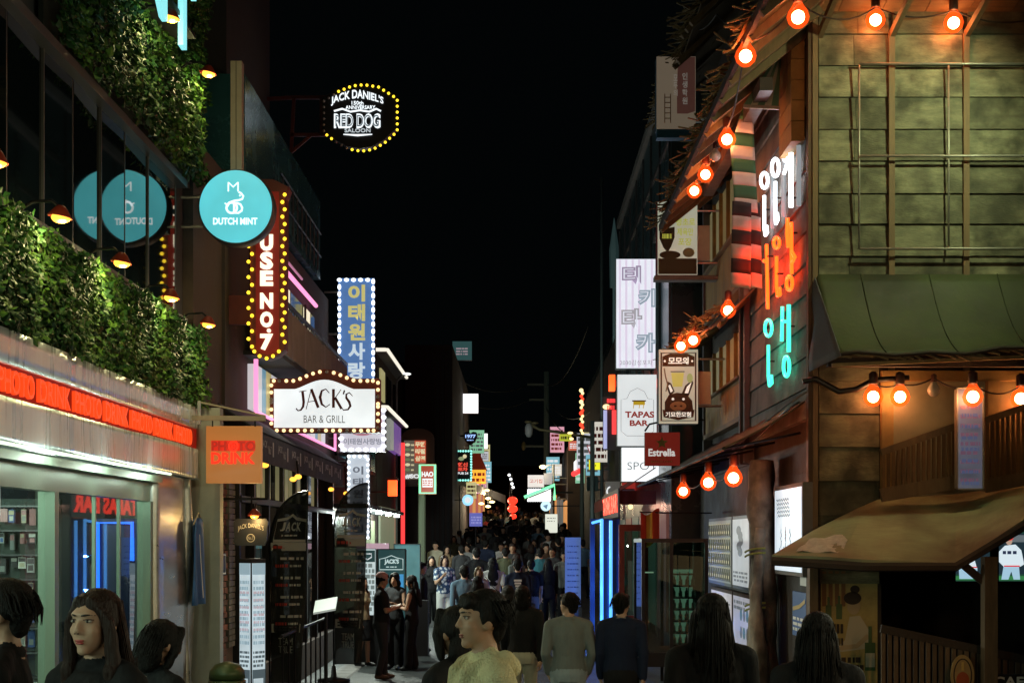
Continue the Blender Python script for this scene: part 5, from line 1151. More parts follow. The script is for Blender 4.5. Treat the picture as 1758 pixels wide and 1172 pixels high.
for k in range(5): a.line('handwriting', GI, [(y1-.12-.05*j-.02*k, z1-.12-.05*k+.02*sin(j*2.1+k)) for j in range(18)], .012, .002)
for k in range(3): a.line('handwriting', GI, [(y1-.45-.30*k+.04*sin(j*2.5), z0+.52-.04*j) for j in range(7)], .022, .002); a.line('handwriting', mat('blue_ink', (.10, .16, .3), .6), [(y1-.35-.28*k, z0+.28+.02*k), (y1-.33-.28*k, z0+.10)], .03, .002)
a.line('handwriting', mat('red_ink2', (.4, .05, .05), .6), [(y1-.75+.03*sin(j*3), z0+.55-.035*j) for j in range(6)], .02, .002); a.done()
t = thing('blue_notice', 'blue notice board low on the side wall by the corner post', 'notice', (3.45, 17.5, 1)); MB().box(3.46, 3.50, 17.12, 17.95, 1.05, 1.60).build('board', mat('blue_board', (.03, .10, .32), .5), t)
a = Art(rightwall(3.459), t, .001); a.bars('print', PRINTW, 17.9, 1.1, 17.2, 1.3, 3, 3, words=2); a.line('swoosh', mat('gold_print', (.5, .36, .1), .5), [(17.9, 1.38), (17.5, 1.42), (17.15, 1.50)], .05); a.done()
t = thing('white_notice', 'small white paper notice above the blue notice board', 'notice', (3.45, 17.5, 1.7)); MB().box(3.485, 3.50, 17.2, 17.6, 1.68, 2.0).build('paper', PRINTW, t)
BARK = mat('painted_bark', (.24, .21, .16), .85, var=.5, scale=3, stretch=(1, 1, .5), bump=1.0, bscale=9, stain=((.05, .04, .03), 3))
tr = thing('gnarled_trunk', 'gnarled painted tree trunk standing against the side wall', 'tree', (3.25, 19.0, 0))
r = random.Random(5)
def trunk(m, x, y, zs, r0, r1, amp, ph):
    n = 70
    P, R_ = [], []
    for j in range(n+1):
        f = j/n; z = zs[0]+(zs[1]-zs[0])*f; P.append((x+amp*sin(f*5+ph), y+amp*cos(f*4+ph), z)); R_.append(r0+(r1-r0)*f + .012*sin(f*17+ph) + .008*sin(f*41))
    s0 = len(m.v); m.tube(P, R_, 22)
    import mathutils.noise as mn
    for i in range(s0, len(m.v)):
        v = Vector(m.v[i]); k = mn.noise(Vector((v.x*5, v.y*5, v.z*1.6)))*.05 + mn.noise(Vector((v.x*14, v.y*14, v.z*4)))*.022
        q = (v - Vector((x, y, v.z))); m.v[i] = tuple(v + q.normalized()*k) if q.length > .01 else m.v[i]
m = MB(); trunk(m, 3.26, 19.0, (-.05, 3.3), .19, .17, .025, 0); trunk(m, 3.18, 18.8, (-.05, 2.4), .13, .06, .04, 2); trunk(m, 3.3, 19.3, (-.05, 3.3), .15, .12, .06, 4); m.build('trunk', BARK, tr, True)
YP = mat('yellow_green_paint', (.22, .24, .04), .6); m = MB()
for z in (.62, .68, .74, 1.30, 1.36, 2.02, 2.08):
    m.tube([(3.24-.21*cos(t_), 19.0-.23*sin(t_)-.02, z+.05*sin(t_)) for t_ in [i*.16-.1 for i in range(12)]], .014, 5)
m.each('painted_band', YP, tr)
m = MB(); 
for k in range(26): m.ell((3.24 + r.uniform(-.2, .0), 18.82+r.uniform(-.1, .05), r.uniform(.1, .75)), (.05, .03, .06), 6, 4)
m.build('knot', mat('red_clay', (.20, .07, .035), .8, rnd=.2), tr, True)
# long street awning and its frontage
LAWN = mat('brown_awning', (.13, .105, .055), .75, var=.3, scale=2, stretch=(1, .4, 1), bump=.2)
la = thing('street_awning', 'long brown awning running up the street over the right hand frontage', 'awning', (2.9, 24, 3.3))
MB().sheet(lambda u, v: Vector((3.5 - 1.0*v, 17.3+12.5*u, 3.92 - .57*v - .04*sin(pi*v) + .01*sin(u*60))), 60, 4, (0, 0, .02)).build('canvas', LAWN, la, True)
MB().tube([(2.5, 17.3, 3.35), (2.5, 29.8, 3.35)], .025, 6).build('front_pole', DWOOD, la)
m = MB()
for k in range(8): y = 17.4+k*1.75; m.tube([(2.5, y, 3.35), (3.45, y, 3.55)], .016, 5)
m.each('arm', IRON, la)
la2 = thing('red_awning', 'dark red awning with a short valance beyond the brown one', 'awning', (2.7, 35, 3.1)); RAW = mat('red_canvas', (.20, .025, .018), .75, var=.25)
MB().sheet(lambda u, v: Vector((2.9 - .75*v, 30+10*u, 3.75 - .5*v)), 20, 2, (0, 0, .02)).build('canvas', RAW, la2)
MB().box(2.13, 2.149, 30, 40, 2.98, 3.27).build('valance', RAW, la2); MB().box(2.14, 2.9, 29.97, 29.99, 2.98, 3.27).build('valance', RAW, la2)
lamp('added_awning_lamp', 'POINT', (2.6, 33, 3.0), 10, (1, .5, .35), la2, .08)  # lamp added under the awning to brighten the crowd
m = MB(); m.ell((2.6, 33, 3.0), .06, 8, 6); m.build('bulb', WARMB2, la2, True)
# glass kiosk with bottles
kx0, kx1, ky0, ky1 = 1.86, 2.80, 21.2, 22.6; kz = 2.2
gk = thing('glass_kiosk', 'dark glass drinks kiosk with lit shelves under the right awning', 'kiosk', (2.3, 21.9, 0))
m = MB()
for x in (kx0, 2.28, kx1):
    for y in (ky0, ky1): m.box(x-.025, x+.025, y-.025, y+.025, 0, kz)
m.box(kx0-.026, kx1+.026, ky0-.026, ky1+.026, kz, kz+.06); m.box(kx0-.026, kx1+.026, ky0-.026, ky1+.026, .35, .56); m.build('frame', IRON, gk)
TG = glass_mat('tinted_glass', (.35, .48, .42), 1.6)
for x0, x1 in ((kx0+.026, 2.254), (2.306, kx1-.026)): MB().box(x0, x1, ky0-.005, ky0+.005, .561, kz-.001).build('pane', TG, gk)
MB().box(kx0-.005, kx0+.005, ky0+.026, ky1-.026, .561, kz-.001).build('pane', TG, gk)
SHF = glow('kiosk_back', (.42, .60, .48), .50, var=.35); MB().box(2.36, 2.72, 22.2, 22.24, .6, 1.78).build('lit_back', SHF, gk)
m = MB()
for k in range(7): m.box(2.34, 2.74, 21.75, 22.19, .62+.18*k, .64+.18*k)
for x in (2.34, 2.47, 2.6, 2.73): m.box(x-.008, x+.008, 21.76, 21.775, .6, 1.75)
m.build('shelf', IRON, gk)
kb = MB(); kb.lathe([(.03, 0), (.03, .08), (.012, .105), (.012, .14)], (0, 0, 0), n=8); KB = shared('bottle', kb, mat('kiosk_bottle', (.10, .16, .12), .25, rnd=.5))
for r_ in range(6):
    for c_ in range(4): tag(put(KB, 'bottle', None, (2.40+c_*.1, 21.95+random.uniform(-.05, .05), .641+.18*r_), 1), 'small bottle on the lit shelves of the glass kiosk', 'bottle', 'bottles in the glass kiosk')
lamp('kiosk_tube', 'POINT', (2.4, 21.7, 2.1), 3, (.8, 1, .85), gk, .02)
MB().box(1.92, 2.12, 22.3, 22.33, 1.72, 1.74).build('strip_light', STRIPW, gk)
# red door frame and flag further on
t = thing('red_door_frame', 'red painted door frame with glazing beyond the glass kiosk', 'door', W(1085, 1050, 26)); RD = mat('red_door_paint', (.28, .035, .02), .5)
p = lambda x, y: W(x, y, 26.5); A0, B0 = p(1062, 1052), p(1112, 900); m = MB()
m.box(A0.x, A0.x+.1, 26.4, 26.5, 0, B0.z); m.box(B0.x-.08, B0.x, 26.4, 26.5, 0, B0.z); m.box(A0.x+.1, B0.x-.08, 26.4, 26.5, B0.z-.12, B0.z); m.box(A0.x+.1, B0.x-.08, 26.42, 26.48, .75, .83); m.build('frame', RD, t); MB().box(A0.x+.1, B0.x-.08, 26.44, 26.46, .84, B0.z-.121).build('pane', TG, t)
MB().box(B0.x-.25, B0.x-.22, 26.52, 26.55, .9, 2.2).build('curtain_strip', glow('dim_rose_strip', (.5, .35, .4), .4), t)
t = thing('hanging_flag', 'red and yellow flag hanging below the awning edge', 'flag', W(1115, 935, 25)); p = lambda u, v: W(1100+32*u, 878+55*v+6*sin(u*5), 25+.06*sin(u*8))
for k, m_ in enumerate((mat('flag_red', (.35, .03, .01), .7), mat('flag_yellow', (.5, .33, .03), .7), mat('flag_red', (.35, .03, .01), .7))): u0, u1 = (0, .3, .62, 1)[k], (0, .3, .62, 1)[k+1]; MB().sheet(lambda u, v: p(u0+(u1-u0)*u, v), 5, 5, (0, .006, 0)).build('cloth_band', m_, t)
MB().tube([W(1098, 878, 25), W(1140, 880, 25), (3.4, 25, W(0, 880, 25).z)], .012, 5).build('pole', IRON, t)
# blue light portal
BL = glow('blue_led', (.10, .40, .95), 1.7)
po = thing('blue_light_portal', 'doorway framed by vertical bright blue light tubes', 'doorway', W(1033, 1075, 30)); d = 30
m = MB(); NVP = mat('navy_panel', (.02, .04, .12), .5)
x0, x1 = W(1013, 0, d).x, W(1064, 0, d).x; zt = W(0, 890, d).z
m.box(x0, x0+.1, d, d+.12, 0, zt); m.box(x1-.35, x1, d, d+.12, 0, zt); m.box(x0+.1, x1-.35, d, d+.12, zt-.12, zt); m.build('frame', NVP, po); m = MB(); m.box(W(1030, 0, d).x+.03, W(1047, 0, d).x-.03, d-.25, d-.1, 0, zt); m.build('pier', NVP, po)
for px, y0, y1, dd in ((1017.5, 898, 1036, 30.6), (1033, 893, 1080, 29.6), (1048.5, 893, 1068, 29.6)): MB().tube([W(px, y1, dd), W(px, y0, dd)], .034, 8).build('tube', BL, po)
MB().tube([W(1017, 897, 29.9), W(1034, 892, 29.6)], .03, 8).build('tube', BL, po)
for z in (.5, 1.2, 1.9): lamp('portal_light', 'POINT', (1.66, 29.4, z), 15, (.05, .22, 1), po, .02)
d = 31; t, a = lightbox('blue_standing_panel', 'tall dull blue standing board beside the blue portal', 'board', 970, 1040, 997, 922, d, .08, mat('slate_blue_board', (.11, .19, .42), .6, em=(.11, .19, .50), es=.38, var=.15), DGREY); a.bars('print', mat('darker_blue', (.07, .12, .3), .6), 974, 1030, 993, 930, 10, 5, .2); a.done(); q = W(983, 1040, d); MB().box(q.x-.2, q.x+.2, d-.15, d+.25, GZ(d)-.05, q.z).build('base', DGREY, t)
# projecting signs on the right
d = 23; t, a = lightbox('ladder_sign', 'beige box sign with red patch, white Korean letters and a ladder drawing', 'sign', 1127, 222, 1194, 98, d, .25, mat('beige_sign_face', (.42, .36, .29), .5, em=(.9, .7, .5), es=.10), mat('blue_grey_metal', (.06, .11, .15), .5))
RB = mat('dusty_red', (.30, .14, .12), .6, em=(.6, .25, .2), es=.06, sample=False); WPR = mat('sign_white', (.62, .58, .54), .6, em=(1, .9, .8), es=.10, sample=False)
a.poly('red_patch', RB, [(1193, 99), (1193, 192), (1180, 196), (1162, 196), (1162, 150), (1164, 99)], .003)
def rot(px, py, n, hh): return lambda x, y: (y, x)
for k, ch in enumerate('인생학원'[:4]): a.text('lettering', WPR, ch, 1171, 138+k*14, 1180, 126+k*14, off=.03, h=.002, lift=.004)
for k, ch in enumerate('모두의'): a.text('lettering', WPR, ch, 1156, 140+k*13, 1163, 129+k*13, off=.02, h=.002, lift=.004)
LD = mat('ladder_orange', (.35, .15, .06), .6); a.line('ladder', LD, [(1141, 162), (1141, 212)], 1.4); a.line('ladder', LD, [(1151, 162), (1151, 212)], 1.4)
for k in range(5): a.line('ladder', LD, [(1141, 168+k*9), (1151, 168+k*9)], 1.4)
a.done(); MB().box(W(1128, 0, d).x, 3.5, d+.02, d+.22, W(0, 236, d).z, W(0, 222.5, d).z).build('bracket', mat('blue_steel', (.05, .16, .28), .45, .4), t)
m = MB(); m.box(W(1195, 0, d).x, W(1220, 0, d).x, d+.4, d+.7, W(0, 190, d).z, W(0, 138, d).z); m.build('transformer', mat('pale_enamel', (.42, .45, .40), .45, var=.1), t)
d = 24.5; t, a = lightbox('bottle_man_sign', 'white box sign with a dark green shield figure and lime Korean letters', 'sign', 1129, 472, 1197, 346, d, .3, glow('cream_green_face', (.48, .50, .38), .62, var=.12), mat('red_side', (.22, .02, .015), .5))
DG, LG = mat('shield_green', (.035, .05, .025), .6), glow('lime_print', (.42, .46, .06), .65, False)
a.poly('shield', DG, [(1132, 394), (1158, 390), (1158, 408), (1152, 424), (1146, 434), (1139, 426), (1132, 410)], .003); a.disc('shield_head', DG, 1145, 380, 8, 6); a.line('shield_head', DG, [(1145, 378), (1141, 370)], 2); a.bars('shield_print', LG, 1137, 412, 1154, 402, 1, 3, .8, lift=.004)
for k, wd in enumerate(('청초로', '제육만', '포장')): a.text('lettering', LG, wd, 1160+k*2, 388+k*17, 1193-k*3, 375+k*17, off=.02)
a.rect('lower_band', DG, 1130, 471, 1196, 444, .003); a.disc('leaf_art', DG, 1150, 438, 18, 7, lift=.001); a.disc('leaf_art', mat('soft_green', (.20, .26, .16), .6), 1182, 434, 10, 8, lift=.002); a.done()
MB().box(W(1197, 0, d).x+.004, W(1220, 0, d).x, d+.1, d+.2, W(0, 445, d).z, W(0, 385, d).z).build('side_box', mat('pale_enamel', (.42, .45, .40), .45, var=.1), t)
bracket(t, 1190, 360, d, 3.5, STEEL, 2, .9)
MB().box(W(1124, 0, d).x, 3.5, d+.02, d+.28, W(0, 480, d).z, W(0, 472.5, d).z).build('bracket', GREYWALL, t)
d = 24.0; t, a = lightbox('donkey_sign', 'cream sign of a donkey head and drink with Korean letters on brown bands', 'sign', 1131, 727, 1198, 600, d, .28, glow('cream_face', (.50, .49, .36), .66, var=.1), mat('slate_side', (.10, .11, .12), .6))
BN, GY, CR = mat('sign_brown', (.07, .045, .03), .6), mat('donkey_grey', (.055, .05, .045), .6), glow('cream_letter', (.85, .82, .70), .8, False)
a.line('border', BN, [(1135, 722), (1135, 606), (1194, 606), (1194, 722)], 3, closed=True)
a.poly('top_band', BN, [(1137, 629), (1137, 612), (1150, 607), (1180, 607), (1192, 612), (1192, 629)], .003); a.text('lettering', CR, '모모의', 1147, 626, 1182, 613, off=.04, lift=.004); a.disc('dot', CR, 1141, 620, 1.8, lift=.004); a.disc('dot', CR, 1188, 620, 1.8, lift=.004)
a.poly('glass_drink', glow('drink_yellow', (.55, .52, .12), .6, False), [(1152, 640), (1174, 640), (1171, 664), (1155, 664)], .003); a.line('drink_rim', BN, [(1151, 638), (1175, 638)], 1.6, lift=.004); a.disc('pear', glow('pear_green', (.32, .42, .16), .6, False), 1184, 649, 5, 8, lift=.001); a.line('swirl', mat('sign_grey', (.25, .24, .18), .6), [(1140, 632), (1142, 645), (1146, 660), (1143, 672)], 2)
a.poly('donkey', GY, [(1141, 706), (1141, 690), (1148, 678), (1162, 674), (1178, 676), (1188, 688), (1190, 706)], .003)
a.poly('donkey', GY, [(1150, 680), (1144, 664), (1146, 655), (1152, 658), (1158, 672)], .003); a.poly('donkey', GY, [(1170, 676), (1176, 662), (1188, 652), (1190, 658), (1182, 680)], .003)
a.poly('donkey_ear', CR, [(1151, 674), (1147, 662), (1150, 660), (1155, 671)], .002, .004); a.poly('donkey_ear', CR, [(1175, 675), (1179, 664), (1187, 656), (1181, 675)], .002, .004)
a.disc('donkey_muzzle', mat('muzzle_pale', (.38, .36, .27), .6), 1164, 697, 14, 8, lift=.004); a.disc('donkey_eye', CR, 1155, 685, 2.2, lift=.006); a.disc('donkey_eye', CR, 1173, 685, 2.2, lift=.006); a.disc('nostril', GY, 1159, 697, 2.4, 1.6, lift=.009); a.disc('nostril', GY, 1169, 697, 2.4, 1.6, lift=.009)
a.poly('bottom_band', BN, [(1137, 703), (1164, 707), (1192, 703), (1190, 716), (1164, 721), (1139, 716)], .003, .01); a.text('lettering', CR, '기묘한모험', 1142, 716, 1186, 707, off=.03, lift=.014); a.done()
bracket(t, 1190, 615, d, 3.5, STEEL, 2, .8); MB().box(W(1199, 0, d).x, W(1223, 0, d).x, d+.2, d+.4, W(0, 692, d).z, W(0, 635, d).z).build('side_box', mat('pale_enamel', (.42, .45, .40), .45, var=.1), t)
d = 26.0; t, a = lightbox('red_star_sign', 'dark red hanging sign with a gold star reading Estrella', 'sign', 1107, 799, 1167, 742, d, .12, mat('red_sign_face', (.28, .025, .018), .5, em=(1, .08, .05), es=.10), mat('red_side', (.22, .02, .015), .5))
GO = glow('gold_print', (.62, .52, .36), .62, False); star = [(1136 + (11 if k % 2 == 0 else 4.6)*sin(pi*k/5), 760 - (11 if k % 2 == 0 else 4.6)*cos(pi*k/5)) for k in range(10)]
a.poly('star', GO, star, .004); ES = glow('sign_white_lit', (.75, .72, .68), .7, False); a.text('lettering', ES, 'Estrella', 1113, 783, 1159, 770, off=.03); a.text('lettering', GO, 'DAMM', 1129, 788, 1143, 785); a.text('lettering', GO, 'BARCELONA', 1118, 794, 1154, 790); a.done()
MB().tube([W(1107, 740, d), W(1115, 728, d), W(1150, 720, d), (3.4, d+.05, W(0, 720, d).z)], .018, 6).build('bracket', IRON, t)
d = 30.0; t, a = lightbox('striped_korean_sign', 'tall white sign with faint pink stripes and outlined Korean letters', 'sign', 1058, 632, 1125, 445, d, .35, glow('white_striped_face', (.78, .80, .88), 1.02, var=.05), GREYWALL)
PS = glow('pink_stripe', (.70, .62, .76), 1.0, False)
for k in range(6): a.rect('stripe', PS, 1062+k*11, 631, 1066+k*11, 446, .001)
OL = lambda ch, x0, y0, x1, y1, c: (a.text('letter', c, ch, x0-1.6, y0+1.6, x1+1.6, y1-1.6, off=.075, h=.01, lift=.002), a.text('letter_core', glow('letter_core', (.76, .78, .88), .9, False), ch, x0+1.2, y0-1.2, x1-1.2, y1+1.2, off=-.012, h=.004, lift=.013))
C4, C5, C6 = glow('mauve_line', (.44, .36, .50), .7, False), glow('teal_line', (.38, .47, .55), .7, False), glow('grey_line', (.48, .46, .50), .7, False)
OL('티', 1069, 487, 1099, 458, C4); OL('키', 1096, 526, 1124, 497, C5); OL('타', 1068, 563, 1101, 531, C6); OL('카', 1092, 604, 1124, 573, C5)
a.text('lettering', C6, '2030감성포차', 1064, 627, 1120, 618, off=.01, lift=.002); a.done(); bracket(t, 1125, 460, d, 2.95, STEEL, 3, .8, .03)
d = 30.2; t, a = lightbox('tapas_sign', 'pale lit box sign reading TAPAS BAR under a yellow icon', 'sign', 1060, 765, 1127, 643, d, .35, glow('grey_white_face', (.74, .77, .77), .95, var=.05), GREYWALL)
a.line('badge_border', glow('badge_grey', (.42, .42, .42), .7, False), [(1066, 740), (1066, 686), (1076, 684), (1082, 672), (1094, 666), (1106, 672), (1112, 684), (1122, 686), (1122, 740), (1112, 748), (1076, 748)], 1.1, .002, closed=True)
IC = mat('icon_yellow', (.45, .30, .02), .6, em=(.8, .5, .02), es=.5, sample=False); a.rect('icon', IC, 1087, 695, 1107, 688); a.rect('icon', mat('icon_red', (.35, .04, .02), .6), 1085, 689, 1109, 687, lift=.004)
for x in (1088, 1098, 1105): a.line('icon', IC, [(x, 694), (x-1, 701)], 1.2)
TR = mat('tapas_red', (.33, .025, .02), .6, em=(.6, .06, .04), es=.35, sample=False); a.text('lettering', TR, 'TAPAS', 1073, 717, 1123, 706, off=.035); a.text('lettering', TR, 'BAR', 1081, 731, 1113, 721, off=.035); a.done()
d = 30.4; t, a = lightbox('spot_sign', 'bright white lit sign with thin letters SPOT, lowest of its stack', 'sign', 1067, 826, 1140, 768, d, .35, glow('bright_face', (.88, .93, .95), 1.12), GREYWALL); a.text('lettering', GRP, 'SPOT', 1077, 806, 1128, 793, off=-.012); a.done(); bracket(t, 1130, 775, d, 2.95, STEEL, 2, .4, .03)
# buildings up the right side
TEALB = mat('teal_glass_wall', (.05, .085, .095), .3, .2, var=.4, scale=.5)
r = block('glass_office', 'tall dim teal office block behind the projecting signs', 3.0, 10, 27.9, 41.9, 11.4, TEALB)
m = MB()
for k in range(8): m.box(2.96, 2.998, 28+k*1.98, 28.08+k*1.98, 4, 11.3)
m.build('mullion', DGREY, r); MB().box(2.9, 10, 27.8, 42, 11.401, 11.6).build('parapet', GREYWALL, r)
for z in (5.8, 8.0, 10.2): MB().box(2.97, 2.9985, 28.1, 41.9, z-.06, z+.06).build('spandrel', DGREY, r)
for k in range(6): MB().box(2.94, 2.999, 28.3+k*2.2, 30.2+k*2.2, .4, 2.8).build('shop_window', glow('dim_green_front', (.14, .20, .17), .25) if k % 2 else glow('dim_rose_front', (.3, .12, .10), .25), r)
r = block('dark_gable_house', 'dark house with a pale spike beyond the teal office', 2.98, 9, 42.1, 66, 8.4, DARK)
m = MB(); q = W(1050, 335, 45); m.lathe([(.14, 0), (.16, 1.2), (.01, 2.2)], (2.98+.05, 45, 10.2), n=6); m.tube([(3.03, 45, 8.3), (3.03, 45, 10.3)], .05, 6); m.build('spire', mat('pale_teal_metal', (.22, .32, .32), .5, .3, em=(.2, .4, .4), es=.05, sample=False), r)
MB().hexa([(2.98, 43, 8.41), (9, 43, 8.41), (9, 65, 8.41), (2.98, 65, 8.41), (3.4, 43, 9.6), (9, 43, 11), (9, 65, 11), (3.4, 65, 9.6)]).build('roof', TEALB, r)
r = block('far_shop_row', 'low dark row of shops far up the right side', 2.3, 8, 66.2, 130, W(0, 775, 70).z, DKBROWN)
for k in range(8): MB().box(2.24, 2.32, 67+k*6, 71+k*6, GZ(67+k*6)+.3, GZ(67+k*6)+2.4).build('shop_window', glow('amber_front', (.55, .22, .06), .5) if k % 3 == 0 else glow('grey_front', (.28, .30, .28), .35), r)
SGU = set(); sg = random.Random(12); FC = [(.9, .85, .75), (.9, .2, .12), (.85, .75, .35), (.3, .7, .85), (.9, .45, .6), (.35, .8, .5), (.8, .82, .9)]; FCN = ['white', 'red', 'amber', 'blue', 'pink', 'green', 'pale']
for k in range(22):
    d = 44 + k*1.9; sd = -1 if k % 2 else 1
    if sd < 0 and d < 55: continue
    c_, tall = (k//2*3) % 7, (k//2) % 2 == 0; use = (sd, c_, tall)
    while use in SGU: c_ = (c_ + 1) % 7; use = (sd, c_, tall)
    SGU.add(use); xw = (-2.2 if d > 50 else -3.3) if sd < 0 else (2.85 if d < 66 else 2.25); w_, h_ = sg.uniform(.35, .7), sg.uniform(.95, 1.4) if tall else sg.uniform(.4, .7); z = GZ(d) + 2.5 + sg.uniform(0, 2.2)
    x0 = xw - w_ - .1 if sd > 0 else xw + .1; q0, q1 = CX + x0*K/d, CX + (x0+w_)*K/d
    t2, a = lightbox('shop_sign', '%s %s lit box sign projecting over the far crowd on the %s' % ('tall narrow' if tall else 'small square', FCN[c_], 'spire side' if sd > 0 else 'tower side'), 'sign', q0, CY - (z-CH)*K/d, q1, CY - (z+h_-CH)*K/d, d, .2, glow('far_sign_%s' % FCN[c_], FC[c_], .62), DGREY)
    a.bars('print', (RI, WP, GRP)[sg.randrange(3)], q0+2, CY-(z+.08-CH)*K/d, q1-2, CY-(z+h_-.1-CH)*K/d, 5 if tall else 3, k, words=2); a.done(); bracket(t2, (q0+q1)/2, CY-(z+h_*.8-CH)*K/d, d, xw + (.5 if sd > 0 else -1.2), DGREY, 1)
for k, (a_, b_, dp) in enumerate((((905, 661, 75), (770, 640, 66), 1.2), ((940, 661, 75), (1010, 560, 60), 1.5), ((908, 687, 75), (790, 690, 72), .8), ((942, 687, 75), (1020, 700, 58), 1.4), ((1000, 745, 47), (938, 700, 75), 1.0))):
    A_, B_ = W(*a_), W(*b_); MB().tube([A_.lerp(B_, i/14) - Vector((0, 0, dp*4*(i/14)*(1-i/14)*.5)) for i in range(15)], .022, 5).build('cable', mat('dusk_cable', (.07, .08, .08), .7), None, True, ('overhead cable from the utility pole to the dark tower', 'overhead cable from the utility pole up toward the spire house', 'lower overhead cable from the utility pole to the tower side', 'lower overhead cable from the utility pole to the spire side', 'overhead cable from the light wound pole to the utility pole')[k], 'cable', 'overhead cables')
r = block('end_house', 'dark hillside house closing the far end of the street', -14, 14, 131, 140, 9, DKBROWN)
b = MB()
for k in range(5): b.box(-3+k*1.5, -2.2+k*1.5, 130.9, 130.99, 7, 7.8)
b.build('window', ROOMGLASS, r)
def pole(name, label, px, ptop, d, r0, m, cat='pole'):
    q = W(px, ptop, d); t = thing(name, label, cat, (q.x, d, GZ(d))); MB().tube([(q.x, d, GZ(d)-.1), (q.x, d, q.z)], [r0*1.25, r0], 8).build('shaft', m, t, True); return t, q
PALEP = mat('pale_teal_pole', (.20, .27, .26), .5, .3)
pole('flag_pole', 'tall thin pale pole rising against the black sky', 1033, 305, 44.5, .045, PALEP)
t, q = pole('string_light_pole', 'pole wound with red and warm string lights', 999, 668, 47, .06, mat('green_grey_pole', (.14, .17, .14), .6))
RB_ = glow('red_bulb', (1, .05, .02), 2, False)
for k in range(16): put(BALL, 'bulb', t, W(999 + (1.2 if k % 2 else -1.2), 670+k*4.9, 46.9), .05 if k % 4 else .07, None, RB_ if k % 5 in (2, 3) else WARMB2)
t, q = pole('camera_pole', 'grey pole with a long arm carrying a dome camera over the street', 1017, 722, 44, .07, PALEP)
m = MB(); AR = mat('olive_arm', (.22, .20, .10), .5, .2); m.tube([W(1018, 751, 44), W(960, 742, 44), W(926, 737, 44), W(912, 729, 44)], .045, 8); m.build('arm', AR, t, True)
for px in (907, 918): MB().ell(W(px, 724 if px < 910 else 726, 44), (.12, .12, .05), 10, 6).build('arm_light', AR, t, True)
MB().lathe([(.0, .34), (.08, .32), (.12, .2), (.12, .12), (.11, 0), (.06, -.08), (0, -.1)], W(908, 745, 44), n=14).build('dome_camera', mat('camera_white', (.5, .55, .55), .4), t, True)
d = 43.8; t2, a = lightbox('arm_plate', 'yellow plate hanging under the camera arm', 'plate', 960, 757, 981, 745, d, .05, glow('acid_yellow', (.52, .55, .04), .8), DGREY); a.bars('print', BN, 963, 755, 978, 748, 1, 3, .7); a.done(); m = MB(); m.ell(W(979, 743, d), (.09, .05, .04), 8, 5); m.ell(W(981, 753, d), (.07, .05, .05), 8, 5); m.build('marker_lamp', WARMB2, t2)
d = 46.5; t2, a = lightbox('yellow_sign', 'glowing yellow square sign beside the poles on the right', 'sign', 1011, 806, 1031, 789, d, .15, glow('bright_yellow', (.90, .88, .03), 1.0), DGREY); a.disc('pictogram', BLACKP, 1019, 794, 2, 1.6); a.bars('print', BLACKP, 1014, 801, 1024, 797, 1, 3, .8); a.done(); bracket(t2, 1030, 795, d, 2.98, STEEL, 2, .2, .025)
d = 47.4; t2 = thing('yield_sign', 'small red bordered triangular sign on the right', 'sign', W(1012, 780, d)); a = Art(frontal(d), t2, 0); a.poly('plate', mat('sign_red', (.4, .05, .07), .5, em=(.6, .1, .12), es=.3, sample=False), [(1007, 764), (1018, 764), (1012.5, 780)], .04); a.h = .041; a.poly('plate_face', WP, [(1009, 766), (1016, 766), (1012.5, 775)], .01); a.done(); MB().beam(W(1012, 770, d+.02), (2.99, d+.05, W(0, 770, d).z), .04).build('bracket', IRON, t2)
d = 48; t2, a = lightbox('teal_cabinet_sign', 'dark teal box below the yellow square sign', 'box', 1007, 842, 1027, 818, d, .3, mat('dark_teal_face', (.04, .10, .10), .4), DGREY); bracket(t2, 1026, 825, d, 2.98, STEEL, 2, .3, .025)
t2 = thing('tilted_white_sign', 'white lit lozenge sign seen at an angle beside the light wound pole', 'sign', W(990, 808, 52)); MB().hexa([W(985, 808, 51), W(996, 802, 53), W(996, 802, 53.3), W(985, 808, 51.3), W(985, 793, 51), W(996, 781, 53), W(996, 781, 53.3), W(985, 793, 51.3)]).build('panel', glow('hot_white2', (1, .95, .92), 1.2), t2); MB().tube([W(985, 813, 51), W(998, 806, 53)], .1, 8).build('red_tube', glow('red_neon', (1, .05, .05), 1.3), t2); MB().beam(W(996, 795, 53), (3.0, 53, W(0, 795, 53).z), .05).build('bracket', IRON, t2)
t2 = thing('orange_box_light', 'upright orange red light box on the teal office wall', 'lamp', W(1051, 672, 33)); p, q = W(1046, 670, 34), W(1056, 643, 34); MB().box(p.x, q.x, 34, 34.25, p.z, q.z).build('lamp_body', glow('hot_orange', (1, .09, .015), 2.5), t2); MB().box(q.x, 3.0, 34.05, 34.2, p.z+.1, p.z+.25).build('bracket', MAR, t2); lamp('box_light', 'POINT', W(1050, 660, 33.6), 14, (1, .1, .03), t2, .1)
t2 = thing('white_tube_sign', 'vertical pale violet light tube with red lettering on the right wall', 'sign', W(1042, 800, 38)); MB().tube([W(1039, 770, 38), W(1039, 704, 38)], .05, 8).build('tube', glow('violet_tube', (.42, .45, .75), .9), t2); MB().ell(W(1041, 698, 38), (.10, .06, .07), 8, 6).build('lamp_head', WARMB2, t2); MB().tube([W(1055, 745, 38), W(1055, 704, 38)], .07, 8).build('red_tube', glow('red_neon', (1, .05, .05), 1.3), t2)
a = Art(frontal(37.9), t2, 0); a.bars('red_lettering', glow('red_neon', (1, .05, .05), 1.3), 1042, 705, 1056, 682, 2, 3, .6); a.done(); MB().box(W(1039, 0, 38).x-.06, 3.0, 38.06, 38.14, W(0, 772, 38).z, W(0, 680, 38).z).build('backing', DGREY, t2)
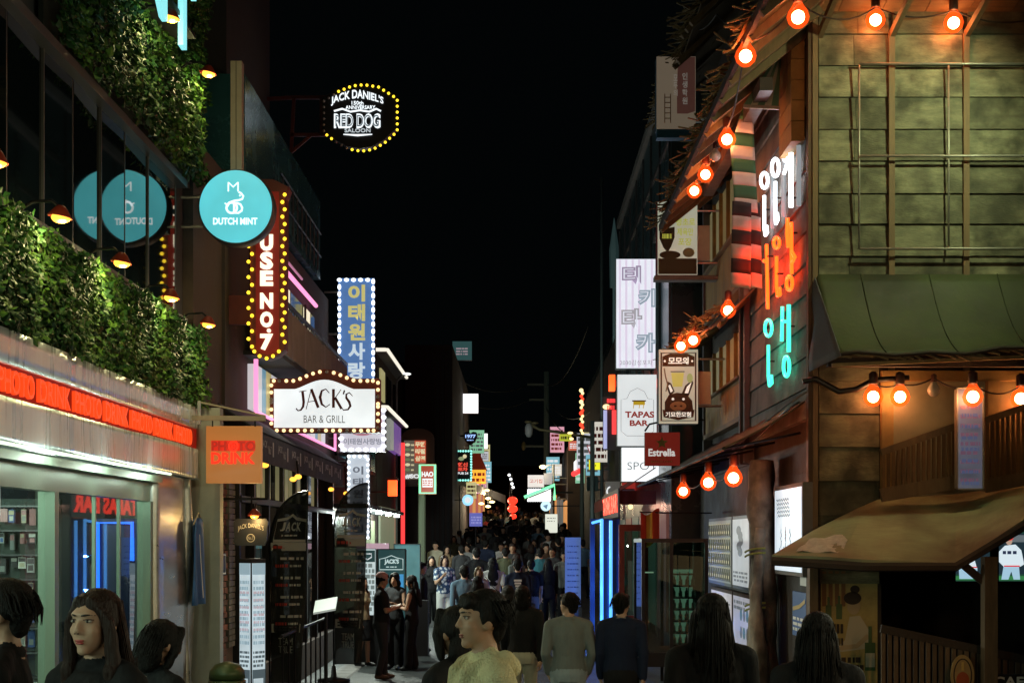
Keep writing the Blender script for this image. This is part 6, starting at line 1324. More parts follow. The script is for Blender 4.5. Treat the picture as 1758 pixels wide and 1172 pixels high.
d = 36; t2, a = lightbox('grey_round_sign', 'pale grey box with a white curved light under the SPOT sign', 'sign', 1040, 858, 1064, 826, d, .3, mat('grey_face', (.32, .33, .33), .5), DGREY); a.ring('curved_light', WP, 1050, 843, 8, 2.5, a0=pi*.7, a1=pi*1.4, lift=.003); a.done(); bracket(t2, 1063, 840, d, 2.95, STEEL, 2, .2, .025)
d = 36.5; t2, a = lightbox('red_slatted_sign', 'dim red slatted panel left of the SPOT sign', 'sign', 1068, 850, 1100, 828, d, .2, glow('red_slat', (.5, .04, .03), .5), MAR); a.done(); bracket(t2, 1098, 835, d, 2.95, STEEL, 2, .2, .025)
# far signs, centre right
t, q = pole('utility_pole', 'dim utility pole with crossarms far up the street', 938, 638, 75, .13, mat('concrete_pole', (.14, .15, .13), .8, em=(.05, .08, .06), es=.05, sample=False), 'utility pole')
m = MB()
for py, px in ((660, 905), (686, 908), (766, 900)): m.beam(W(px, py, 75), W(942, py, 75), .10)
m.each('crossarm', mat('concrete_pole', (.14, .15, .13), .8), t); MB().ell(W(899, 765, 75), (.12, .12, .25), 8, 6).build('insulator', AR, t, True)
d = 70; t2, a = lightbox('red_print_sign', 'white sign with red Korean print far up the street', 'sign', 906, 836, 934, 815, d, .3, glow('soft_white', (.72, .70, .70), .9), DGREY); a.text('lettering', glow('rose_ink', (.6, .16, .16), .7, False), '고기집', 909, 829, 931, 822, off=.02); a.done(); bracket(t2, 930, 820, d, 2.4, STEEL, 2, .3, .03)
d = 68; t2, a = lightbox('grey_blue_sign', 'grey blue square sign beside the red print sign', 'sign', 934, 831, 948, 812, d, .3, glow('slate_face', (.30, .32, .40), .6), DGREY); a.done(); bracket(t2, 947, 820, d, 2.4, STEEL, 2, .3, .03)
d = 69; t2, a = lightbox('bulb_edge_sign', 'white sign edged in bulbs under the red print sign', 'sign', 906, 860, 945, 839, d, .3, glow('bright_face', (.84, .88, .90), 1.0), DGREY); a.done(); bulbs(t2, perimeter([(907, 859), (944, 859), (944, 840), (907, 840)], 4), d, .05, WHTBULB); bracket(t2, 944, 845, d, 2.4, STEEL, 2, .3, .03)
t2 = thing('green_neon_roof', 'small roof edged in green neon far up the right side', 'roof', W(930, 860, 64)); MB().tube([W(900, 853, 64), W(952, 832, 64), W(952, 858, 64)], .07, 6).build('neon_edge', glow('green_neon', (.20, .95, .42), 1.5), t2); MB().hexa([W(900, 856, 64.1), W(952, 835, 64.1), W(952, 835, 66), W(900, 856, 66), W(900, 858, 64.1), W(952, 837, 64.1), W(952, 837, 66), W(900, 858, 66)]).build('roof_sheet', DGREY, t2); MB().beam(W(952, 845, 65), (2.5, 65, W(0, 845, 65).z), .08).build('bracket', IRON, t2)
t2 = thing('street_lamp', 'bright yellow street lamp above the red print sign', 'street lamp', (W(932, 801, 66).x, 66, GZ(66))); q = W(932, 801, 66); MB().ell(q, (.16, .1, .09), 10, 6).build('lamp_head', glow('lamp_yellow', (1, .85, .4), 4), t2, True); MB().tube([(q.x+.5, 66, GZ(66)), (q.x+.5, 66, q.z+.1), q+Vector((.1, 0, .03))], .05, 6).build('pole', DGREY, t2, True); lamp('street_light', 'POINT', q-Vector((0, .2, .2)), 160, (1, .8, .45), t2, .12)
t2, q = pole('lantern_pole', 'slim pole with small white lights and three red lanterns far ahead', 877, 812, 62, .05, IRON); RL = glow('red_lantern', (1, .035, .015), 2.2)
for k, (px, py, s) in enumerate(((880, 859, .22), (880, 873, .22), (881, 886, .15))): 
    o = thing('red_lantern', ('top', 'middle', 'lowest small')[k] + ' red paper lantern hanging in the middle of the far street', 'lantern', W(px, py, 61.8)); MB().ell(W(px, py, 61.8), (s, s, s*.8), 12, 8).build('shade', RL, o, True); MB().tube([W(px, py, 61.8)+Vector((0, 0, s*.75)), W(px, py, 61.8)+Vector((0, 0, s*.75+.08))], .02, 5).build('cap', IRON, o)
for k, (px, py) in enumerate(((874, 815), (877, 822), (879, 830), (881, 836))): put(BALL, 'bulb', t2, W(px, py, 61.9), .06, None, WHTBULB)
d = 52; t2, a = lightbox('lit_doorway_poster', 'bright cream lit poster right of the crowd', 'poster', 936, 914, 957, 882, d, .15, glow('cream_poster', (.78, .80, .68), 1.0), DGREY); a.bars('print', glow('poster_grey', (.45, .45, .40), .7, False), 939, 896, 954, 886, 2, 3, .4); a.done(); q = W(946, 914, d); MB().box(q.x-.05, q.x+.05, d, d+.1, GZ(d), q.z).build('post', DGREY, t2)
d = 55; t2 = thing('round_white_sign', 'small round white and blue lit sign above the cream poster', 'sign', W(937, 876, d)); q = W(937, 868, d); MB().lathe([(.2, 0), (.2, .12)], q, (0, 1, 0), 20).build('disc', glow('pale_cyan', (.6, .85, .95), 1.2), t2); MB().lathe([(.12, 0), (.10, .02)], q+Vector((0, -.02, -.02)), (0, 1, 0), 3).build('emblem', glow('steel_blue', (.2, .35, .5), .7, False), t2); MB().beam(q+Vector((.2, .06, 0)), (2.4, d+.06, q.z), .04).build('bracket', IRON, t2)
# red lettering high on a side wall further up, mirrored in the photo shop glass
ts = thing('wall_lettering', 'red TAPAS BAR lettering along the edge of the red awning', 'sign', (2.12, 32, 3.0)); a = Art(rightwall(2.125), ts, 0); a.rect('board', DGREY, 35.2, 2.72, 29.85, 3.32, .03); a.h = .031; a.text('lettering', glow('tapas_neon', (.9, .05, .03), 2.2), "TAPAS BAR", 35.0, 2.82, 30.0, 3.22, off=.03, h=.02); a.done()

# ------------------------------------------------------------------ festoon bulbs
CORDM = mat('black_cord', (.012, .012, .012), .6); HOT = glow('bulb_hot', (1, .80, .50), 30, False); AMBER = (1, .11, .014)  # bulb light reddened so nearby boards take on a halo
HALO = bpy.data.materials.new('halo_glow'); HALO.use_nodes = True; n_ = HALO.node_tree.nodes; n_.remove(n_['Principled BSDF'])  # glowing shell imitates the red halo round each lit bulb
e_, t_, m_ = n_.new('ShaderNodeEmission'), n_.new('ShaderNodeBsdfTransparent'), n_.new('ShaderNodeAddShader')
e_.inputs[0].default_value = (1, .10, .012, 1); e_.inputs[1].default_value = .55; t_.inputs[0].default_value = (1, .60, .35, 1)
HALO.node_tree.links.new(e_.outputs[0], m_.inputs[0]); HALO.node_tree.links.new(t_.outputs[0], m_.inputs[1]); HALO.node_tree.links.new(m_.outputs[0], n_['Material Output'].inputs[0]); HALO.cycles.emission_sampling = 'NONE'
SOCK = mat('bulb_socket', (.05, .02, .015), .5)
def festoon(px, py, d, label, on=True, watts=16.0, r=None, power=AMBER, off=(0, -1.3, .5)):
    r = r or (.118 if on else .078)
    c = W(px, py, d); t = thing('festoon_bulb', label, 'bulb', (c.x, c.y, c.z-r), 'festoon bulbs on the board house')
    MB().lathe([(.0, -1.0*r), (.45*r, -.88*r), (.85*r, -.5*r), (r, 0), (.85*r, .5*r), (.5*r, 1.0*r), (.34*r, 1.35*r)], c, n=14) .build('bulb_shell', HALO if on else mat('clear_bulb', (.5, .5, .42), .08, spec=.9), t, True)
    if on: MB().ell(c, (r*.58, r*.58, r*.58), 12, 8).build('filament', HOT, t, True)
    MB().lathe([(.40*r, 1.25*r), (.45*r, 1.4*r), (.45*r, 2.3*r), (.2*r, 2.5*r)], c, n=10).build('socket', SOCK, t, True)
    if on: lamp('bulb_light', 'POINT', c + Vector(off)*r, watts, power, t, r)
    return c
def cord(pts, label):
    P3 = []
    for p, q in zip(pts, pts[1:]):
        for k in range(8):
            f = k/8; v = p.lerp(q, f); v = Vector((v.x, v.y, v.z - .16*4*f*(1-f)*min(1, (q-p).length/1.5))); P3.append(v)
    MB().tube(P3 + [pts[-1]], .010, 5).build('light_cord', CORDM, None, True, label, 'cord')
up = Vector((0, 0, .15))
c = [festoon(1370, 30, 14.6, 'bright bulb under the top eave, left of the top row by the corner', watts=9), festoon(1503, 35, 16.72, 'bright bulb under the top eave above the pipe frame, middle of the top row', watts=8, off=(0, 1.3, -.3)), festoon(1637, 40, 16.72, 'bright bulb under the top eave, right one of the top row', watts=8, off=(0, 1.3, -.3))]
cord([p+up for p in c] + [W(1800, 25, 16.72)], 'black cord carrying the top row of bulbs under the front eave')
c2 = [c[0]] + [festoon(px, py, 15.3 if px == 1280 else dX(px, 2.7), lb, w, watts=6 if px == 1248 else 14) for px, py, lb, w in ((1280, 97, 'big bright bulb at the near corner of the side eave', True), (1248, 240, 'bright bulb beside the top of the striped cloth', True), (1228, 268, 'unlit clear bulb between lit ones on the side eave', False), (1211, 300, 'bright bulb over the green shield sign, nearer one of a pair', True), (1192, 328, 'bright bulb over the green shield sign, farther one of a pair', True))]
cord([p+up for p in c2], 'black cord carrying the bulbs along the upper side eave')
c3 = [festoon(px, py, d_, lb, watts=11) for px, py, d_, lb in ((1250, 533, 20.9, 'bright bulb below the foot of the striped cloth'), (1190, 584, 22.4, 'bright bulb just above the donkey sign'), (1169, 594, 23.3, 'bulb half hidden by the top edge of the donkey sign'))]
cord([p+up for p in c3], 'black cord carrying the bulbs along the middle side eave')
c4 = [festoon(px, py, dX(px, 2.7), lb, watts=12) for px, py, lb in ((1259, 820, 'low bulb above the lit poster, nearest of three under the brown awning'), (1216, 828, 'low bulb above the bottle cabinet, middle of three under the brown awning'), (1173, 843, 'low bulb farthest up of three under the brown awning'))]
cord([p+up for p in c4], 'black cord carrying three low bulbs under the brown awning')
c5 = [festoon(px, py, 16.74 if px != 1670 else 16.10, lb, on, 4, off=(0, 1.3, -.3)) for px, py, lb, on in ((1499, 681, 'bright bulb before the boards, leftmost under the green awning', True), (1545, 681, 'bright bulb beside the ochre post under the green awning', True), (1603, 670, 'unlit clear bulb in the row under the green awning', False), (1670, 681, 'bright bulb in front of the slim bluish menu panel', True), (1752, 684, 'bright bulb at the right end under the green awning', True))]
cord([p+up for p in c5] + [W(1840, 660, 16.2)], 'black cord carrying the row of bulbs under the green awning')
cord([W(1296, 20, 16.6), W(1230, 25, 20), W(1180, 40, 23)], 'black cord running along the top floor eave')
for px, py, d, lb in ((1296, 40, 16.6, 'unlit clear bulb left of the top row by the rafters'), (1188, 77, 23.2, 'small unlit bulb over the ladder sign')): festoon(px, py, d, lb, False)
# floodlight over the board wall
fl_ = Vector((5.55, 14.9, 8.0)); t = thing('floodlight', 'floodlight under the front eave washing the board wall', 'lamp', fl_)
MB().lathe([(.05, .1), (.13, 0), (.135, -.02), (.12, -.01)], fl_, (.35, -.1, .9), 14).build('lamp_shade', IRON, t, True); MB().ell(fl_-Vector((.01, 0, .02)), (.08, .08, .03), 10, 6).build('bulb', WHTBULB, t, True); MB().tube([fl_+Vector((.02, 0, .08)), fl_+Vector((.05, 0, .9))], .015, 6).build('stem', IRON, t)
lamp('flood_beam', 'SPOT', fl_-Vector((.05, 0, .08)), 310, (.92, 1, .52), t, .08, aim=(3.9, 17.2, 6.2), spot=125, blend=.9)

# the next bar toward the camera, just past the right edge of the view, with a row of bulbs added to light the near faces
nb = block('next_bar', 'dark boarded bar next to the board house', 4.75, 9, -6, 12.4, 6.5, DWOOD)
for k, (y, z) in enumerate(((.8, 3.25), (2.6, 3.1), (4.4, 3.25), (6.2, 3.1), (8.4, 3.2), (10.6, 3.1))):
    festoon(CX + 4.35*K/y, CY - (z-CH)*K/y, y, 'added bulb number %s from the street corner along the dark next bar' % ('six', 'five', 'four', 'three', 'two', 'one')[k], True, 88, .07, (.93, 1, .72))
cord([Vector((4.35, y, z+.15)) for y, z in ((-1.5, 3.3), (.8, 3.25), (2.6, 3.1), (4.4, 3.25), (6.2, 3.1), (8.4, 3.2), (10.6, 3.1), (11.3, 3.3))], 'black cord carrying the added bulbs along the next bar')
MB().box(4.30, 4.749, -6, 11.4, 3.5, 3.6).build('porch_roof', DWOOD, nb)
for k in range(6): MB().box(4.70, 4.749, -5.5+k*3, -3.2+k*3, .9, 2.6).build('window', glow('next_bar_window', (.6, .42, .2), .6), nb)
# ================================================================== PEOPLE
def cap_mesh(m, a, b, ra, rb, n=10):
    a, b = Vector(a), Vector(b); ax = b - a; L = ax.length
    if L < 1e-5: m.ell(a, ra, n, 8); return
    prof = [(ra*cos(t), ra*sin(t)) for t in (-1.45, -1.1, -.7, -.3, 0)] + [(rb*cos(t), L + rb*sin(t)) for t in (0, .3, .7, 1.1, 1.45)]
    m.lathe(prof, a, ax, n)
class Body:
    SK, TOP, BOT, SHOE, IN = range(5)
    def __init__(s): s.p = []
    def cap(s, a, b, ra, rb, k): s.p.append(('c', Vector(a), Vector(b), ra, rb, k))
    def ell(s, c, r, k, R=None): s.p.append(('e', Vector(c), r, R, k))
    def loft(s, rings, k): s.p.append(('l', rings, k))        # rings: (z, cx, cy, rx, ry)
    def mesh(s, name, vox, mats, sm=4, noise=0.0, nscale=12.0):
        m = MB()
        for q in s.p:
            if q[0] == 'c': cap_mesh(m, q[1], q[2], q[3], q[4])
            elif q[0] == 'e': m.ell(q[1], q[2], 16, 11, q[3])
            else:
                n = 20; vs = []; R = q[1]
                for z, cx, cyy, rx, ry in R: vs += [(cx + rx*cos(2*pi*i/n), cyy + ry*sin(2*pi*i/n), z) for i in range(n)]
                fs = [(j*n+i, j*n+(i+1) % n, (j+1)*n+(i+1) % n, (j+1)*n+i) for j in range(len(R)-1) for i in range(n)]
                m.add(vs, fs + [tuple(range(n))[::-1], tuple(range((len(R)-1)*n, len(R)*n))])
        me = bpy.data.meshes.new('tmp'); me.from_pydata(m.v, [], m.f)
        o = bpy.data.objects.new('tmp', me); TMP.collection.objects.link(o)
        r = o.modifiers.new('r', 'REMESH'); r.mode = 'VOXEL'; r.voxel_size = vox
        t = o.modifiers.new('s', 'SMOOTH'); t.factor, t.iterations = .5, sm
        vl = TMP.view_layers[0]; vl.update(); dg = vl.depsgraph
        out = bpy.data.meshes.new_from_object(o.evaluated_get(dg), depsgraph=dg); out.name = name
        bpy.data.objects.remove(o); bpy.data.meshes.remove(me)
        out.materials.clear()
        for q in mats: out.materials.append(q)
        nf = len(out.polygons); C = np.empty(nf*3); out.polygons.foreach_get('center', C); C = C.reshape(-1, 3)
        if len(mats) > 1:
            best = np.full(nf, 1e9); idx = np.zeros(nf, dtype=np.int32)
            for q in s.p:
                if q[0] == 'c':
                    a, b = np.array(q[1]), np.array(q[2]); ab = b - a; t = np.clip(((C-a) @ ab)/max(1e-9, ab @ ab), 0, 1)
                    D = np.linalg.norm(C - a - t[:, None]*ab, axis=1) - (q[3] + (q[4]-q[3])*t)
                elif q[0] == 'e':
                    P = C - np.array(q[1])
                    if q[3] is not None: P = P @ np.array(q[3])
                    r = np.array(q[2] if isinstance(q[2], (tuple, list)) else (q[2],)*3); k0 = np.linalg.norm(P/r, axis=1); k1 = np.linalg.norm(P/(r*r), axis=1); D = k0*(k0-1)/np.maximum(k1, 1e-6)
                else:
                    R = np.array(q[1]); z = np.clip(C[:, 2], R[0, 0], R[-1, 0])
                    cx, cyy, rx, ry = (np.interp(z, R[:, 0], R[:, k]) for k in (1, 2, 3, 4))
                    D = (np.hypot((C[:, 0]-cx)/rx, (C[:, 1]-cyy)/ry) - 1)*np.minimum(rx, ry); D = np.maximum(D, np.abs(C[:, 2]-z)*1.0 + np.minimum(D, 0)*0)
                u = D < best; best[u] = D[u]; idx[u] = q[-1]
            out.polygons.foreach_set('material_index', idx)
        if noise:
            import mathutils.noise as mn
            for v in out.vertices:
                p = v.co*nscale; v.co += v.normal*noise*(mn.noise(Vector((p.x, p.y, p.z*.35))) + .6*mn.noise(Vector((p.x*2.6, p.y*2.6, p.z*.6))))
        smooth(out); return out
def hand(B, w, dirn, palm_n, side, k=0, curl=.5, s=1.0):
    """Palm, four unequal bent fingers and a thumb from the wrist w."""
    d = dirn.normalized(); n = (palm_n - d*palm_n.dot(d)).normalized(); x = d.cross(n)*side
    B.cap(w, w + d*.03*s, .025*s, .030*s, k)
    for i in range(4): B.cap(w + d*.03*s + x*(i-1.5)*.018*s, w + d*.082*s + x*(i-1.5)*.019*s, .014*s, .012*s, k)
    for i, L in enumerate((.068, .078, .072, .056)):
        a = w + d*.085*s + x*(i-1.5)*.020*s; b = a + (d*cos(curl*.6) + n*sin(curl*.6))*L*.5*s; c = b + (d*cos(curl*1.6) + n*sin(curl*1.6))*L*.5*s
        B.cap(a, b, .0095*s, .0085*s, k); B.cap(b, c, .0085*s, .0075*s, k)
    a = w + d*.025*s - x*.026*s; b = a + (d*.6 - x*.7 + n*.3).normalized()*.042*s; c = b + (d*.9 - x*.1 + n*.35).normalized()*.032*s
    B.cap(a, b, .013*s, .011*s, k); B.cap(b, c, .011*s, .009*s, k)
def figure(legs=(.12, -.12), arms='down', sleeve='long', bottom='trousers', bulk=1.0, yaw=0.0, nod=0.0, female=False, jacket=None, lean=0.0, detail=False):
    """A standing or walking figure 1.72 m tall facing +Y, as a set of rounded pieces that become one skin."""
    B = Body(); SK, TOP, BOT, SHOE, IN = range(5)
    for i, sx in enumerate((-1, 1)):
        hip = Vector((sx*.088, 0, .90)); st = legs[i]
        kn = hip + Vector((sx*.005, st*.55 + (.05 if st < 0 else .02), -.42)); an = Vector((sx*.095, st*1.25, .085 + (.05 if st < -.1 else 0)))
        if bottom == 'trousers': B.cap(hip, kn, .094*bulk, .068, BOT); B.cap(kn, an + Vector((0, 0, .03)), .068, .058, BOT)
        elif bottom == 'wide': B.cap(hip, kn, .10, .088, BOT); B.cap(kn, an + Vector((0, 0, .03)), .088, .085, BOT)
        else: B.cap(hip, kn, .082, .052, SK); B.cap(kn, kn.lerp(an, .35), .050, .054, SK); B.cap(kn.lerp(an, .35), an, .054, .036, SK)
        if bottom == 'shorts': B.cap(hip, hip.lerp(kn, .85), .10, .088, BOT)
        ft = an + Vector((0, 0, -.035)); toe = Vector((sx*.012, .15, -.015 if st >= -.1 else -.045))
        B.cap(ft + Vector((0, -.03, 0)), ft + toe*.55, .043, .044, SHOE); B.cap(ft + toe*.5 + Vector((0, 0, -.004)), ft + toe, .044, .034, SHOE)
    if bottom == 'skirt': B.loft([(.50, 0, 0, .20, .17), (.56, 0, 0, .20, .17), (.80, 0, 0, .175, .14), (.98, 0, 0, .145, .11)], BOT)
    w = .90 if female else 1.0
    B.loft([(.82, 0, -.005, .155*bulk, .115*bulk), (.90, 0, -.008, .168*bulk, .125*bulk), (.96, 0, -.006, .160*bulk, .118*bulk)], BOT)
    sh = .185*w*(1 + (bulk-1)*.5)
    B.loft([(.90, 0, 0, .172*bulk, .128*bulk), (.98, 0, 0, .165*bulk, .122*bulk), (1.08, 0, lean*.3, .150*w*bulk, .112*bulk), (1.20, 0, lean*.6+.004, .160*w*bulk, .118*bulk), (1.31, 0, lean*.9, .172*w*bulk, .115*bulk), (1.39, 0, lean-.005, .165*w*bulk, .095*bulk), (1.44, 0, lean-.012, .11*w, .07)], TOP)
    if female: B.ell((-.07, .075+lean, 1.26), (.065, .06, .06), TOP); B.ell((.07, .075+lean, 1.26), (.065, .06, .06), TOP)
    B.cap((-sh*.9, lean-.008, 1.405), (sh*.9, lean-.008, 1.405), .058*bulk, .058*bulk, TOP); B.cap((-.06, lean-.015, 1.44), (.06, lean-.015, 1.44), .05, .05, TOP)
    for i, sx in enumerate((-1, 1)):
        S = Vector((sx*sh, lean-.008, 1.395)); st = legs[i]
        if arms == 'down': E = S + Vector((sx*.030, -.02 - st*.35, -.275)); Wr = E + Vector((-sx*.005, .06 - st*.55, -.245))
        elif arms == 'phone': E = S + Vector((sx*.05, .05, -.28)); Wr = E + Vector((-sx*.10, .20, .06))
        elif arms == 'one_up': E, Wr = (S + Vector((sx*.05, .08, -.27)), S + Vector((sx*.05, .08, -.27)) + Vector((-sx*.06, .18, .15))) if sx > 0 else (S + Vector((sx*.05, -.01, -.28)), S + Vector((sx*.05, .04, -.52)))
        elif arms == 'pockets': E = S + Vector((sx*.045, -.06, -.275)); Wr = E + Vector((-sx*.035, .12, -.20))
        elif arms == 'reach': E, Wr = (S + Vector((sx*.10, .02, -.27)), S + Vector((sx*.28, .06, -.48))) if sx > 0 else (S + Vector((sx*.05, .02, -.28)), S + Vector((sx*.04, .10, -.50)))
        dn = (Wr - E).normalized()
        if sleeve == 'long': B.cap(S, E, .058*bulk, .050*bulk, TOP); B.cap(E, Wr - dn*.01, .050*bulk, .040*bulk, TOP)
        elif sleeve == 'short': B.cap(S, S.lerp(E, .62), .060*bulk, .060*bulk, TOP); B.cap(S.lerp(E, .5), E, .045, .040, SK); B.cap(E, Wr, .041, .029, SK)
        else: B.cap(S, E, .046, .037, SK); B.cap(E, Wr, .038, .027, SK)
        hand(B, Wr, dn, Vector((-sx, .15, 0)) if arms in ('down', 'pockets', 'reach') else Vector((-sx*.5, 0, .9)), sx, SK, .6)
    for sx in (-1, 1): B.cap((sx*.035, lean-.025, 1.475), (sx*.135, lean-.012, 1.428), .036, .052, TOP)
    B.ell((0, lean-.022, 1.468), (.074, .066, .032), TOP)
    B.cap((0, lean-.022, 1.45), (0, lean-.006, 1.57), .055 if not female else .048, .052 if not female else .046, SK)
    RY = Matrix.Rotation(yaw, 3, 'Z') @ Matrix.Rotation(nod, 3, 'X'); o = Vector((0, lean, 1.55))
    h = lambda x, y, z: o + RY @ Vector((x, y, z-1.55))
    B.ell(h(0, -.006, 1.635), (.075, .093, .085), SK, RY); B.ell(h(0, .026, 1.578), (.062, .064, .070), SK, RY)
    if detail:
        B.ell(h(0, .062, 1.520), (.027, .024, .020), SK, RY); B.cap(h(0, .083, 1.632), h(0, .101, 1.594), .008, .0125, SK); B.ell(h(-.012, .092, 1.590), (.009, .010, .008), SK, RY); B.ell(h(.012, .092, 1.590), (.009, .010, .008), SK, RY)
        B.ell(h(0, .066, 1.652), (.054, .026, .014), SK, RY)
        for sx in (-1, 1): B.ell(h(sx*.036, .052, 1.592), (.027, .030, .026), SK, RY)
        B.ell(h(0, .078, 1.556), (.021, .012, .007), SK, RY); B.ell(h(0, .076, 1.545), (.019, .012, .007), SK, RY)
    else:
        B.ell(h(0, .062, 1.520), (.027, .024, .020), SK, RY); B.cap(h(0, .080, 1.630), h(0, .102, 1.594), .010, .014, SK)
    for sx in (-1, 1): B.ell(h(sx*.076, -.004, 1.605), (.011, .022, .031), SK, RY)
    if jacket:
        B.ell((0, lean-.095, 1.425), (.14, .062, .058), TOP)
        for sx in (-1, 1): B.cap((sx*.115, lean-.06, 1.455), (sx*.062, lean+.085, 1.405), .046, .034, TOP); B.cap((sx*.062, lean+.085, 1.405), (sx*.075, lean+.115, 1.16), .034, .026, TOP); B.cap((sx*.075, lean+.115, 1.16), (sx*.085, .11, .90), .026, .028, TOP)
        B.loft([(1.05, 0, lean*.5+.045, .075, .075), (1.25, 0, lean*.8+.05, .08, .072), (1.40, 0, lean+.03, .075, .055)], IN)
    return B, h, RY
HAIRM = mat('black_hair', (.007, .006, .0055), .6, bump=.6, bscale=160, stretch=(1, 1, .08), spec=.16)
HAIRB = mat('brown_hair', (.020, .009, .006), .55, bump=.6, bscale=160, stretch=(1, 1, .08), spec=.22)
HAIRL = mat('fair_hair', (.20, .14, .07), .5, bump=.5, bscale=160, stretch=(1, 1, .1))
def hairstyle(style, h, RY, vox):
    B = Body(); e = lambda c, r: B.ell(h(*c), r, 0, RY); c = lambda a, b, ra, rb: B.cap(h(*a), h(*b), ra, rb, 0)
    e((0, -.022, 1.660), (.086, .098, .085)); e((0, -.062, 1.605), (.068, .048, .065))
    for sx in (-1, 1): e((sx*.068, -.02, 1.635), (.022, .055, .048))
    if style == 'short':
        e((0, .055, 1.700), (.062, .036, .028)); c((-.05, .062, 1.69), (-.035, .088, 1.668), .018, .008); c((.05, .062, 1.69), (.03, .089, 1.667), .018, .008); c((0, .07, 1.695), (-.01, .094, 1.668), .016, .007)
        e((0, -.058, 1.572), (.060, .042, .055))
        for sx in (-1, 1): c((sx*.076, .012, 1.64), (sx*.078, .022, 1.605), .014, .006)
    elif style == 'long':
        for sx in (-1, 1): c((sx*.026, .058, 1.704), (sx*.084, .030, 1.62), .017, .020); c((sx*.084, .028, 1.62), (sx*.100, .015, 1.45), .024, .030); c((sx*.094, .03, 1.45), (sx*.10, .02, 1.27), .030, .016)
        e((0, -.07, 1.52), (.095, .055, .15)); e((0, -.085, 1.36), (.115, .045, .17)); e((0, -.09, 1.22), (.10, .035, .10))
    elif style == 'bob':
        for sx in (-1, 1): c((sx*.035, .062, 1.708), (sx*.078, .045, 1.60), .024, .026); c((sx*.078, .04, 1.60), (sx*.08, .02, 1.50), .028, .022)
        e((0, -.055, 1.53), (.095, .06, .09))
    elif style == 'tail':
        for sx in (-1, 1): c((sx*.035, .06, 1.708), (sx*.076, .025, 1.63), .022, .014)
        c((0, -.11, 1.66), (0, -.13, 1.52), .03, .035); c((0, -.13, 1.52), (.01, -.12, 1.36), .035, .015)
    return B.mesh('hair', vox, [HAIRM], 3, .0045, 46)
SKINS = [mat('skin_%s' % n, c, .5, spec=.35, bump=.05, bscale=150) for n, c in (('fair', (.46, .28, .19)), ('warm', (.40, .235, .15)), ('tan', (.32, .18, .11)))]
def cloth(n, c, b=.9, s=8): return mat('cloth_%s' % n, c, .85, bump=b, bscale=s, spec=.2, var=.12, scale=9, stretch=(1.6, 1.6, .6))
CL = {n: cloth(n, c) for n, c in dict(black=(.012, .012, .013), charcoal=(.035, .037, .04), navy=(.012, .018, .04), grey=(.16, .18, .17), lightgrey=(.32, .33, .33), white=(.62, .62, .60), cream=(.50, .46, .34), tan=(.30, .22, .13), khaki=(.20, .17, .12), olive=(.09, .10, .06), teal=(.04, .16, .20), bluegrey=(.10, .17, .24), denim=(.05, .08, .14), paledenim=(.28, .34, .36), lilac=(.36, .32, .44), pink=(.45, .28, .28), brown=(.10, .06, .04), red=(.28, .04, .035), yellow=(.52, .44, .17)).items()}
SHOES = {'black': mat('black_shoe', (.015, .015, .015), .5), 'white': mat('white_shoe', (.55, .55, .53), .5), 'brown': mat('brown_shoe', (.08, .05, .03), .5)}
_PM = {}
def get(key, vox=.016, **kw):
    k = (key, vox)
    if k not in _PM:
        B, h, RY = figure(**kw); base = [SKINS[0], CL['black'], CL['black'], SHOES['black'], CL['black']]
        _PM[k] = [B.mesh('person_body', vox, base, 5), h, RY, {}]
    return _PM[k]
PROTO = {
 'walk_a': dict(legs=(.20, -.20)), 'walk_b': dict(legs=(-.17, .17)), 'walk_tee': dict(legs=(.18, -.18), sleeve='short'), 'walk_tee_b': dict(legs=(-.2, .2), sleeve='short', bulk=1.06),
 'stand': dict(legs=(.02, -.03)), 'stand_tee': dict(legs=(.0, .05), sleeve='short'), 'stand_look': dict(legs=(.03, -.02), yaw=.6, bulk=1.05), 'walk_big': dict(legs=(.16, -.15), bulk=1.15, bottom='wide'),
 'woman_walk': dict(legs=(.16, -.16), female=True), 'woman_tee': dict(legs=(-.15, .15), female=True, sleeve='short', bottom='wide'), 'woman_skirt': dict(legs=(.04, -.05), female=True, bottom='skirt'), 'woman_bare': dict(legs=(.03, -.02), female=True, sleeve='none', bottom='wide', arms='phone', nod=-.2),
 'phone_tee': dict(legs=(.05, -.05), sleeve='short', arms='phone', bulk=1.12, nod=-.25), 'pockets': dict(legs=(.1, -.1), arms='pockets', bulk=1.08), 'hand_up': dict(legs=(.1, -.12), arms='one_up'), 'shorts_tee': dict(legs=(.15, -.15), sleeve='short', bottom='shorts'),
 'shirt_walk': dict(legs=(.10, -.13), sleeve='short', bottom='wide', bulk=1.10, arms='one_up', yaw=-.3),
}
CROWD = 'people walking and standing in the street'
def person(label, px, d, height, rz, pose, hair, top, bot, shoe='black', skin=0, inner='black', hm=None, vox=.016, group=CROWD, kw=None):
    P = get(pose, vox, **(kw or PROTO[pose])); c = W(px, 925, d)
    o = bpy.data.objects.new('person', P[0]); COL.objects.link(o); s = height/1.725
    o.location = (c.x, d, GZ(d)); o.rotation_euler = (0, 0, rz); o.scale = (s, s, s); ORG[o] = Vector(o.location)
    for i, m in enumerate((SKINS[skin], CL.get(top, top), CL.get(bot, bot), SHOES[shoe], CL.get(inner, inner))): o.material_slots[i].link = 'OBJECT'; o.material_slots[i].material = m
    tag(o, label, 'person', group)
    if hair:
        if hair not in P[3]: P[3][hair] = hairstyle(hair, P[1], P[2], .013 if vox > .01 else .009)
        q = bpy.data.objects.new('hair', P[3][hair]); COL.objects.link(q); q.parent = o
        if hm: q.material_slots[0].link = 'OBJECT'; q.material_slots[0].material = hm
    return o, P[1], P[2]
def extra(o, name, mb, m, sm=True):
    me = shared(name, mb, m, sm); q = bpy.data.objects.new(name, me); COL.objects.link(q); q.parent = o; return q
